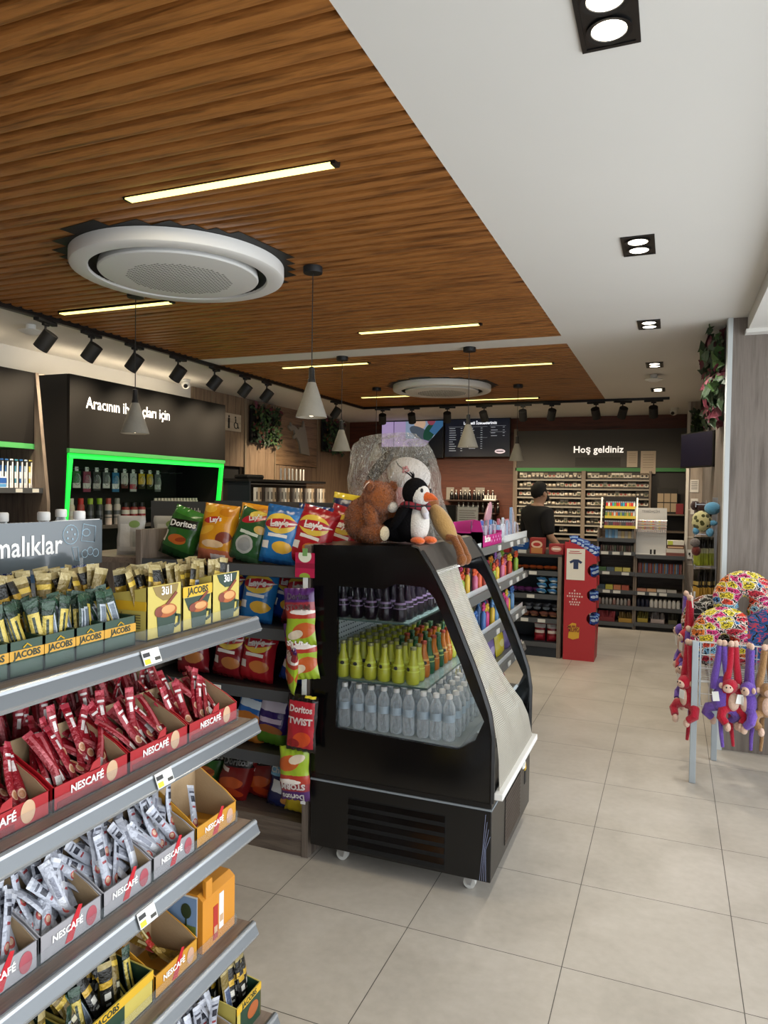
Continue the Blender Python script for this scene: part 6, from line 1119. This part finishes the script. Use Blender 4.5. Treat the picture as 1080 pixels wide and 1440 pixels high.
M_RTR = mat('red carton', '#a31820', .4); M_STR = pm('silver carton', '#a4a3a6', [('r', 0, 0, 0, 0, '#000')], .4) if 0 else mat('silver carton', '#9c9a9e', .4); M_GTR = mat('gold carton', '#c98f2c', .45); M_JG = mat('dark green carton', '#24402f', .42); M_JY = mat('yellow carton', '#c4b25a', .45); M_JB = mat('yellow band', '#d8ac2a', .45)
M_FLAG = mat('bright red flag', '#c01f2c', .4); M_CUP = mat('cup cream', '#c8a482', .5)
# sachets ------------------------------------------------
def sachet_mesh(name, w_, h, d, m, seed, bend=0):
    f = bagfn(w_, h, d, 2.2, seed=seed); b = MB(m)
    def g_(u, v, s): p = f(u, v, s); return Vector((p.x, p.y+bend*.04*((v-.4)**2), p.z))
    b.grid(lambda u, v: g_(u, v, -1), 5, 9).grid(lambda u, v: g_(1-u, v, 1), 5, 9); o = b.build(name, None, 60); me = o.data; bpy.data.objects.remove(o); return me
SF = dict(rough=.22, crinkle=120, metal=.15)
def sachetset(tag_, specs): return stickset(tag_, specs, 'coffee_sachet')
def stickset(tag_, specs, nm='coffee_stick'):
    r = []
    for k, (m, w_, h, d, bend) in enumerate(specs): r.append(sachet_mesh(nm, w_, h, d, m, k*2.3+len(tag_), bend))
    return r
m_red = pm('red stick', '#8e1624', [('e', 0, .038, .009, .011, '#d8b094'), ('e', 0, .037, .0065, .008, '#b8805c'), ('r', 0, .1, .0045, .012, '#e0d4d0'), ('r', 0, .122, .009, .003, '#e4dcd8'), ('r', 0, .146, .1, .008, '#b03a48'), ('r', 0, .003, .1, .005, '#b8444e')], **SF)
m_red2 = pm('red stick back', '#86141f', [('r', 0, .09, .004, .05, '#b85a60'), ('r', 0, .03, .008, .014, '#d8d0cc'), ('r', 0, .146, .1, .006, '#b84a54')], **SF)
m_sil = pm('silver stick', '#a9adb8', [('e', 0, .04, .009, .012, '#b04a48'), ('e', 0, .042, .006, .007, '#c8a48c'), ('r', 0, .108, .007, .009, '#2c2e38'), ('r', 0, .128, .009, .003, '#4a4c58'), ('r', 0, .085, .006, .003, '#8e3a40'), ('r', 0, .147, .1, .006, '#c9ccd4')], **SF)
m_sil2 = pm('silver stick back', '#b1b4be', [('r', 0, .08, .005, .035, '#7d808c'), ('r', 0, .05, .008, .014, '#d0d2d8'), ('r', 0, .147, .1, .006, '#c9ccd4')], **SF)
m_gol = pm('gold stick', '#7c5f20', [('e', 0, .05, .008, .012, '#c8a860'), ('r', 0, .1, .004, .02, '#d8cc9c'), ('r', 0, .08, .1, .012, '#a83028')], **SF)
m_jgr = pm('green sachet', '#1b2c22', [('r', 0, .055, .0115, .04, '#b9a44a'), ('r', -.002, .055, .003, .032, '#22301f'), ('r', 0, .115, .1, .008, '#2c4434')], **SF)
m_jgw = pm('green sachet back', '#1d3226', [('r', 0, .06, .009, .035, '#a9b0b8'), ('r', 0, .06, .006, .03, '#5f6a74'), ('r', 0, .118, .1, .008, '#2c4a38')], **SF)
m_jbk = pm('black gold sachet', '#1c1b17', [('r', 0, .143, .1, .007, '#9c8c5c'), ('r', 0, .098, .1, .008, '#b8932e'), ('r', 0, .07, .008, .008, '#c8c4b8'), ('r', 0, .05, .006, .003, '#8a8a80')], **SF)
m_jgo = pm('gold topped sachet', '#6f5c28', [('r', 0, .142, .1, .008, '#b0a070'), ('r', 0, .118, .1, .006, '#c8a83c'), ('r', 0, .06, .01, .02, '#3a3424'), ('r', 0, .07, .007, .006, '#d8d0b0')], **SF)
m_jba = pm('gold sachet back', '#7a6836', [('r', 0, .065, .011, .03, '#a4aab8'), ('r', 0, .065, .009, .024, '#4f5a74'), ('r', 0, .142, .1, .008, '#a89868')], **SF)
RED = stickset('r', ((m_red, .026, .15, .011, 0), (m_red2, .025, .15, .01, .8), (m_red, .025, .15, .012, -1.2))); SIL = stickset('s', ((m_sil, .026, .15, .011, 0), (m_sil2, .026, .15, .01, 1), (m_sil, .025, .15, .012, -1.3))); GOL = stickset('g', ((m_gol, .025, .14, .011, .6), (m_gol, .025, .14, .01, -1)))
JGR = sachetset('jg', ((m_jgr, .03, .125, .011, 0), (m_jgw, .03, .125, .01, .6), (m_jgr, .028, .125, .011, -.8))); JGO = sachetset('jo', ((m_jbk, .034, .15, .012, 0), (m_jgo, .034, .15, .012, .5), (m_jba, .034, .15, .011, -.5), (m_jbk, .032, .15, .011, .7)))
def fill(meshes, T, n, d, z0, lean, label, group, rows=2, w_=None, xin=.02, jl=.18, jy=.3, name='coffee_stick', lift=.0):
    x0, y0, zz = T.location; 
    for k in range(n):
        me = meshes[rnd.randrange(len(meshes))]; o = bpy.data.objects.new(me.name.split('.')[0], me); COL.objects.link(o); r = k % rows; i = k//rows; per = max(1, (n+rows-1)//rows)
        y = y0+.016+(w_-.032)*(i+.5)/per+U(-.006, .006); x = x0-xin-r*(d-xin)*.42/max(1, rows-1 or 1)-U(0, .012); l = lean+U(-jl, jl)
        R = Matrix.Rotation(-l, 3, 'Y') @ Matrix.Rotation(U(-jy, jy), 3, 'X') @ Matrix.Rotation(PI/2+U(-.5, .5), 3, 'Z')
        o.rotation_euler = R.to_euler(); o.location = (x, y, zz+z0+r*lift+U(0, .012)); tag(o, label, 'coffee sachet' if 'sachet' in o.name else 'coffee stick', group)
ORD = ['first', 'second', 'third', 'fourth']
for k, (a, b_) in enumerate(((.9, 1.13), (1.14, 1.365), (1.37, 1.595), (1.60, 1.833))):
    T = tray('red_coffee_tray', f'red tray of coffee sticks on second shelf, {["cut by the left photo edge", "second from left photo edge", "third along, under the price tag side", "at the shelf end nearest snack bags"][k]}', 'coffee tray', a, b_, -1.203, 1.036, .15, .052, .125, M_RTR, None, 'NESCAFÉ', M_LETT, .024)
    MB(M_CUP).ell((.0012, (b_-a)*.76, .03), (.0012, .018, .024), 16, 12).build('cup_print', T); MB(mat('dark red print', '#7a1018', .45)).box(.0003, .001, .01, (b_-a)*.62, .004, .018).build('print_band', T, 0); MB(M_RTR).prism([((b_-a)*.45, .05), ((b_-a)*.6, .05), ((b_-a)*.6, .075), ((b_-a)*.5, .068)], 'x', -.002, 0).build('tab', T, 0)
    fill(RED, T, 24, .15, .008, .72, f'red coffee stick lying in {ORD[k]} red tray from the left', f'red sticks, {ORD[k]} tray', 3, b_-a, .028, .28, .65, lift=.012)
for k, (a, b_) in enumerate(((1.2, 1.4), (1.41, 1.61), (1.62, 1.82))):
    T = tray('red_coffee_tray', f'red tray in the back row of second shelf, {["nearest", "middle", "far"][k]} one', 'coffee tray', a, b_, -1.40, 1.036, .15, .06, .12, M_RTR); fill(RED, T, 14, .15, .01, .3, f'red coffee stick standing in {["nearest", "middle", "far"][k]} back row tray', f'red sticks, back row tray {k+1}', 2, b_-a, .03, .2, .25)
for k, (a, b_) in enumerate(((.93, 1.10), (1.105, 1.28), (1.285, 1.453), (1.458, 1.63))):
    T = tray('silver_coffee_tray', f'silver tray of coffee sticks on third shelf, {["cut by the left photo edge", "second from left", "third from left", "beside the nearly empty gold tray"][k]}', 'coffee tray', a, b_, -1.203, .726, .15, .06, .13, M_STR, None, 'NESCAFÉ', M_LETT, .021, M_FLAG)
    MB(mat('cup red print', '#a8505a', .5)).ell((.0012, (b_-a)*.82, .03), (.0012, .016, .022), 16, 12).build('cup_print', T)
    fill(SIL, T, 27, .15, .012, .62, f'silver coffee stick heaped in {ORD[k]} silver tray from the left', f'silver sticks, {ORD[k]} tray', 3, b_-a, .025, .4, .8, lift=.02)
T = tray('gold_coffee_tray', 'nearly empty gold tray at end of third shelf', 'coffee tray', 1.637, 1.833, -1.203, .726, .15, .06, .155, M_GTR, None, 'NESCAFÉ', M_LETT, .022, M_FLAG, tall=.01); MB(mat('cup pale print', '#c8a088', .5)).ell((.0012, .16, .03), (.0012, .016, .022), 16, 12).build('cup_print', T)
for k in range(3):
    o = bpy.data.objects.new('coffee_stick', (SIL+GOL)[[0, 3, 4][k]]); COL.objects.link(o); o.location = (-1.235-.03*k, 1.68+.03*k, .735); o.rotation_euler = (Matrix.Rotation(-.55-.3*k, 3, 'Y') @ Matrix.Rotation(-.45+.5*k, 3, 'X') @ Matrix.Rotation(PI/2, 3, 'Z')).to_euler(); tag(o, ['silver stick leaning in the gold tray', 'gold stick lying in gold tray on third shelf', 'last gold stick at the back of gold tray'][k], 'coffee sachet')
M_COF = mat('coffee print', '#a85a2c', .5)
# fourth shelf
def cup_front(T, w_, h, big=1, dark=True):
    b = MB(mat('cup green print', '#2b3f33', .5)).prism([(w_*.3, .004), (w_*.75, .004), (w_*.84, h*.5), (w_*.26, h*.5)], 'x', .001, .0016).build('cup_print', T, 0); MB(mat('coffee print', '#a85a2c', .5)).ell((.0017, w_*.55, h*.5), (.0012, w_*.3, h*.13), 18, 10).build('coffee_print', T); MB(mat('foam print', '#cf9a62', .5)).ell((.003, w_*.58, h*.52), (.0012, w_*.2, h*.085), 16, 8).build('crema_print', T)
    MB(mat('bean print', '#7c3a26', .5)).ell((.002, w_*.34, h*.5), (.001, w_*.14, h*.1), 12, 8).prism([(w_*.5, h*.62), (w_*.58, h*.6), (w_*.86, h*.8), (w_*.8, h*.84)], 'x', .002, .003).build('spoon_print', T, 0); MB(MATS['cup green print']).tube([(.002, w_*.8, h*.38), (.002, w_*.92, h*.36), (.002, w_*.9, h*.2), (.002, w_*.78, h*.16)], .004, 5).build('handle_print', T)
for k, (a, b_) in enumerate(((1.0, 1.22), (1.23, 1.46))):
    T = tray('yellow_coffee_tray', ['yellow coffee tray cut off at lower left, fourth shelf', 'yellow and green coffee tray beside the gold one, fourth shelf'][k], 'coffee tray', a, b_, -1.203, .413, .16, .085, .1, M_JY, M_JG, None)
    MB(M_JB).box(.0002, .0012, 0, b_-a, .062, .085).build('yellow_band', T, 0); txt('JACOBS', .022, mat('dark green ink', '#1c3024'), T, (.0018, (b_-a)*.3, .073), RX, bold=.0005, ext=.0003); MB(M_JG).box(.0002, .001, .0, (b_-a)*.55, 0, .061).build('green_panel', T, 0)
    fill(JGR+JGO[:2], T, 18, .16, .01, .3, f'dark green sachet standing in {["left", "right"][k]} yellow tray, fourth shelf', f'green sachets, fourth shelf tray {k+1}', 2, b_-a, .03, .3, .35)
T = tray('gold_coffee_tray', 'gold tray with few sachets beside orange box, fourth shelf', 'coffee tray', 1.468, 1.645, -1.203, .413, .16, .06, .14, M_GTR, None, 'NESCAFÉ', M_LETT, .022, M_FLAG, tall=.01); MB(MATS['cup pale print']).ell((.0012, .145, .03), (.0012, .015, .022), 16, 12).build('cup_print', T)
fill(GOL, T, 7, .16, .01, 1.1, 'gold coffee stick lying in the gold tray, fourth shelf', 'gold sticks, fourth shelf', 2, .17, .03, .2, .6)
T = thing('orange_coffee_box', 'orange box with landscape picture at end of fourth shelf', 'coffee box', (-1.2, 1.665, .413)); M_OR = mat('orange carton', '#d08a2a', .45)
MB(M_OR).prism([(-.16, 0), (0, 0), (0, .15), (-.02, .165), (-.16, .17)], 'y', 0, .16).build('carton', T, 0, .001); MB(M_OR).prism([(-.01, .15), (0, .15), (.0, .2), (-.015, .205)], 'y', .015, .045).build('flap', T, 0, .002)
p = MB(mat('picture sky', '#7f9cc0', .5)).box(-.145, -.02, -.0015, 0, .035, .155).build('picture', T, 0); MB(mat('picture field', '#6f7f3c', .5)).box(-.143, -.022, -.003, -.0015, .05, .075).build('field', p, 0); MB(mat('picture tree', '#2c3c22', .5)).ell((-.055, -.003, .115), (.018, .002, .022), 12, 8).box(-.058, -.053, -.0035, -.0015, .07, .1).build('tree', p, 0); MB(M_PLAST).box(-.148, -.018, -.0008, 0, .025, .16).build('picture_border', p, 0)
b = MB(mat('stick print red', '#b03028', .5)).box(0, .0015, .05, .072, .012, .11).use(M_PLAST).box(0, .0015, .078, .1, .03, .135).use(M_CUP).box(.0015, .002, .053, .069, .03, .05).box(.0015, .002, .081, .097, .05, .07).build('sticks_print', T, 0)
# bottom deck
T = tray('silver_coffee_tray', 'silver tray of sticks on the lowest deck', 'coffee tray', 1.53, 1.7, -1.115, .15, .16, .06, .1, M_STR, None, None); fill(SIL, T, 22, .16, .01, .35, 'silver coffee stick in the tray on the lowest deck', 'silver sticks, lowest deck', 3, .17, .02, .3, .4)
T = tray('yellow_coffee_tray', 'yellow and green coffee tray at end of lowest deck', 'coffee tray', 1.71, 1.84, -1.115, .15, .16, .1, .12, M_JY, M_JG); MB(M_JB).box(.0002, .0012, 0, .13, .078, .1).build('yellow_band', T, 0); txt('JACOBS', .022, MATS['dark green ink'], T, (.0018, .065, .089), RX, bold=.0005, ext=.0003); MB(M_JG).box(.0002, .0008, .02, .125, 0, .078).build('green_panel', T, 0); MB(MATS['coffee print']).ell((.0012, .085, .045), (.001, .03, .022), 14, 8).build('coffee_print', T)
fill(JGO, T, 14, .16, .03, .18, 'black and gold sachet in the tray on lowest deck', 'gold sachets, lowest deck', 2, .13, .03, .12, .2)
# top shelf: green trays in front, gold sachets behind, three picture boxes at the end
for k, (a, b_) in enumerate(((.945, 1.03), (1.032, 1.115), (1.117, 1.2), (1.202, 1.285), (1.287, 1.39))):
    T = tray('green_coffee_tray', f'dark green tray of sachets on top shelf, {["cut by left photo edge", "second from left", "third from left", "fourth from left", "beside the yellow boxes"][k]}', 'coffee tray', a, b_, -1.204, 1.346, .085, .072, .075, M_JG, M_JG)
    MB(mat('orange gold band', '#c9962c', .45)).box(.0002, .0012, 0, b_-a, .034, .054).build('gold_band', T, 0); txt('JACOBS', .0185, MATS['dark green ink'], T, (.002, (b_-a)/2, .044), RX, bold=.0005, ext=.0003)
    q = MB(M_JB).tube([(.0015, (b_-a)/2-.01, .057), (.0015, (b_-a)/2, .064), (.0015, (b_-a)/2+.01, .057)], .0015, 4).build('crown_mark', T)
    fill(JGR, T, 10, .085, .012, .2, f'green sachet standing in the {["first", "second", "third", "fourth", "fifth"][k]} green tray', f'green sachets, tray {k+1}', 2, b_-a, .018, .15, .22)
for k, (a, b_, lab) in enumerate(((.93, 1.17, 'gold band tray behind green trays at left'), (1.18, 1.42, 'gold band tray behind green trays beside yellow boxes'))):
    T = tray('gold_band_tray', lab+', top shelf', 'coffee tray', a, b_, -1.3, 1.346, .13, .095, .1, M_JY, M_JG); MB(M_JB).box(.0002, .0012, 0, b_-a, .075, .095).build('yellow_band', T, 0); fill(JGO, T, 28, .13, .03, .12, f'gold topped sachet in the {["left", "right"][k]} gold band tray, top shelf', f'gold sachets, top shelf tray {k+1}', 2, b_-a, .02, .16, .22)
for k, (a, b_) in enumerate(((1.43, 1.565), (1.57, 1.70), (1.703, 1.84))):
    hf = (.135, .118, .138)[k]; T = tray('picture_coffee_box', ['yellow box with coffee cup picture, nutrition side facing camera', 'lower yellow box with coffee cup picture between two taller ones', 'yellow box with coffee cup picture at end of top shelf'][k], 'coffee box', a, b_, -1.203, 1.346, .19, hf, .1, M_JY, M_JG)
    w_ = b_-a; cup_front(T, w_, hf, 1)
    if k != 1: MB(mat('gold brown arch' if k == 0 else 'green arch', '#8a7440' if k == 0 else '#2b3f33', .5)).prism([(w_*.15, hf-.002), (w_*.9, hf-.002), (w_*.84, hf*.8), (w_*.68, hf*.7), (w_*.45, hf*.7), (w_*.25, hf*.82)], 'x', .0002, .001).build('arch_print', T, 0); txt('3ü1', .03, M_LETT, T, (.002, w_*.55, hf*.88), RX, bold=.0006, ext=.0003)
    else: MB(M_JB).box(.0002, .0014, 0, w_, hf-.028, hf).build('yellow_band', T, 0); txt('JACOBS', .026, MATS['dark green ink'], T, (.0022, w_*.5, hf-.014), RX, bold=.0006, ext=.0003); MB(MATS['cup green print']).prism([(w_*.05, hf-.03), (w_*.95, hf-.03), (w_*.8, hf*.45), (w_*.2, hf*.45)], 'x', .0002, .0008).build('green_print', T, 0)
    if k == 0:
        MB(M_JB).box(-.2, -.002, -.0012, 0, .075, .098).build('yellow_band', T, 0); b = MB(mat('table ink', '#6a603c', .6))
        for i in range(6): b.box(-.18, -.02, -.0012, -.0002, .03+i*.0065, .0325+i*.0065)
        b.box(-.08, -.078, -.0012, -.0002, .028, .07).build('nutrition_table', T, 0)
    fill(JGO, T, 16, .19, .02, .14, f'gold topped sachet behind the {["first", "second", "third"][k]} picture box', f'gold sachets, picture box {k+1}', 2, w_, .03, .14, .25)
# acrylic topper sign
T = thing('shelf_topper_sign', 'grey clear sign lettered in white above the coffee trays', 'sign', (-1.5, 1.0, 1.515)); m = mat('grey acrylic', '#5c6468', .12, alpha=.9, coat=.4)
MB(m).box(-.003, .003, -.3, .59, 0, .122).build('panel', T, 0); MB(M_PLAST).prism([(.25, .112), (.588, .112), (.588, .124), (.45, .124)], 'x', -.005, -.0035).build('white_edge', T, 0)
txt('Atıştırmalıklar', .072, M_LETT, T, (.0042, .445, .06), RX, align='RIGHT', bold=.001, sx=.92, ext=.0003)
M_LB = mat('pale blue line', '#a8c4d4', .5); b = MB(M_LB).tube([(.004, .475+.026*math.cos(a), .085+.026*math.sin(a)) for a in [k*2*PI/16 for k in range(17)]], .0011, 4); 
for a in range(5): b.ell((.004, .475+.014*math.cos(a*1.3), .085+.014*math.sin(a*1.3)), (.0008, .003, .003), 6, 5)
b.build('cookie_drawing', T); b = MB(M_LB).tube([(.004, .52, .112), (.004, .565, .104), (.004, .56, .06), (.004, .512, .066), (.004, .52, .112)], .0011, 4).tube([(.004, .53+.014*math.cos(a), .088+.01*math.sin(a)) for a in [k*2*PI/10 for k in range(11)]], .0011, 4).build('packet_drawing', T)
b = MB(M_LB).tube([(.004, .48, .05), (.004, .49, .015), (.004, .505, .012), (.004, .5, .05), (.004, .48, .05)], .0009, 4).build('nut_drawing', T); b = MB(M_LB)
for k in range(3): b.tube([(.004, .525+.02*k+.011*math.cos(a), .03+.006*(k % 2)+.011*math.sin(a)) for a in [i*2*PI/10 for i in range(11)]], .0009, 4)
b.build('berry_drawing', T); MB(M_CLEAR).box(-.006, .006, .505, .517, -.17, .02).build('stem', T, 0)
# large water bottles on the far side of the top shelf
def big_bottle():
    t = thing('large_water_bottle', 'x', 'water bottle'); P_ = [(.001, .004), (.04, 0), (.044, .012), (.044, .06), (.041, .066), (.044, .072), (.044, .19), (.04, .2), (.037, .22), (.022, .262), (.0145, .275), (.0145, .285)]
    MB(M_PETL).lathe(P_, n=20).build('bottle', t, 50); MB(M_PLAST).lathe([(.0175, .28), (.0185, .282), (.0185, .302), (.016, .306), (.001, .306)], n=16).build('cap', t, 50)
    l = MB(mat('saka label', '#6f98c4', .35)).lathe([(.0446, .095), (.0446, .175)], n=20, caps=False).use(mat('label white', '#d4dce4', .4)).lathe([(.0447, .12), (.0447, .15)], n=20, caps=False).use(mat('label gold', '#c8943c', .4)).lathe([(.0448, .16), (.0448, .17)], n=20, caps=False).build('label', t)
    txt('Saka', .034, mat('label navy', '#1c2f6c'), t, (0, -.0452, .135), (PI/2, 0, .9), bold=.001); t.children[-1].location = (.0455*math.sin(.9), -.0455*math.cos(.9), .135); return t
bb = big_bottle(); bo = [True]
for k, (x, y) in enumerate(((-1.76, 1.77), (-1.76, 1.63), (-1.78, 1.5), (-1.78, 1.39), (-1.78, 1.3), (-1.9, 1.52), (-1.92, 1.42), (-1.93, 1.86), (-1.9, 1.3))):
    o = bb if bo[0] else dup(bb); bo[0] = False; o.location = (x, y, 1.346); o.rotation_euler = (0, 0, .0); o['label'] = 'large water bottle beside the right end of topper sign, label showing' if k == 0 else 'large water bottle standing behind the topper sign'; 
    if k: o['group'] = 'large water bottles behind sign'
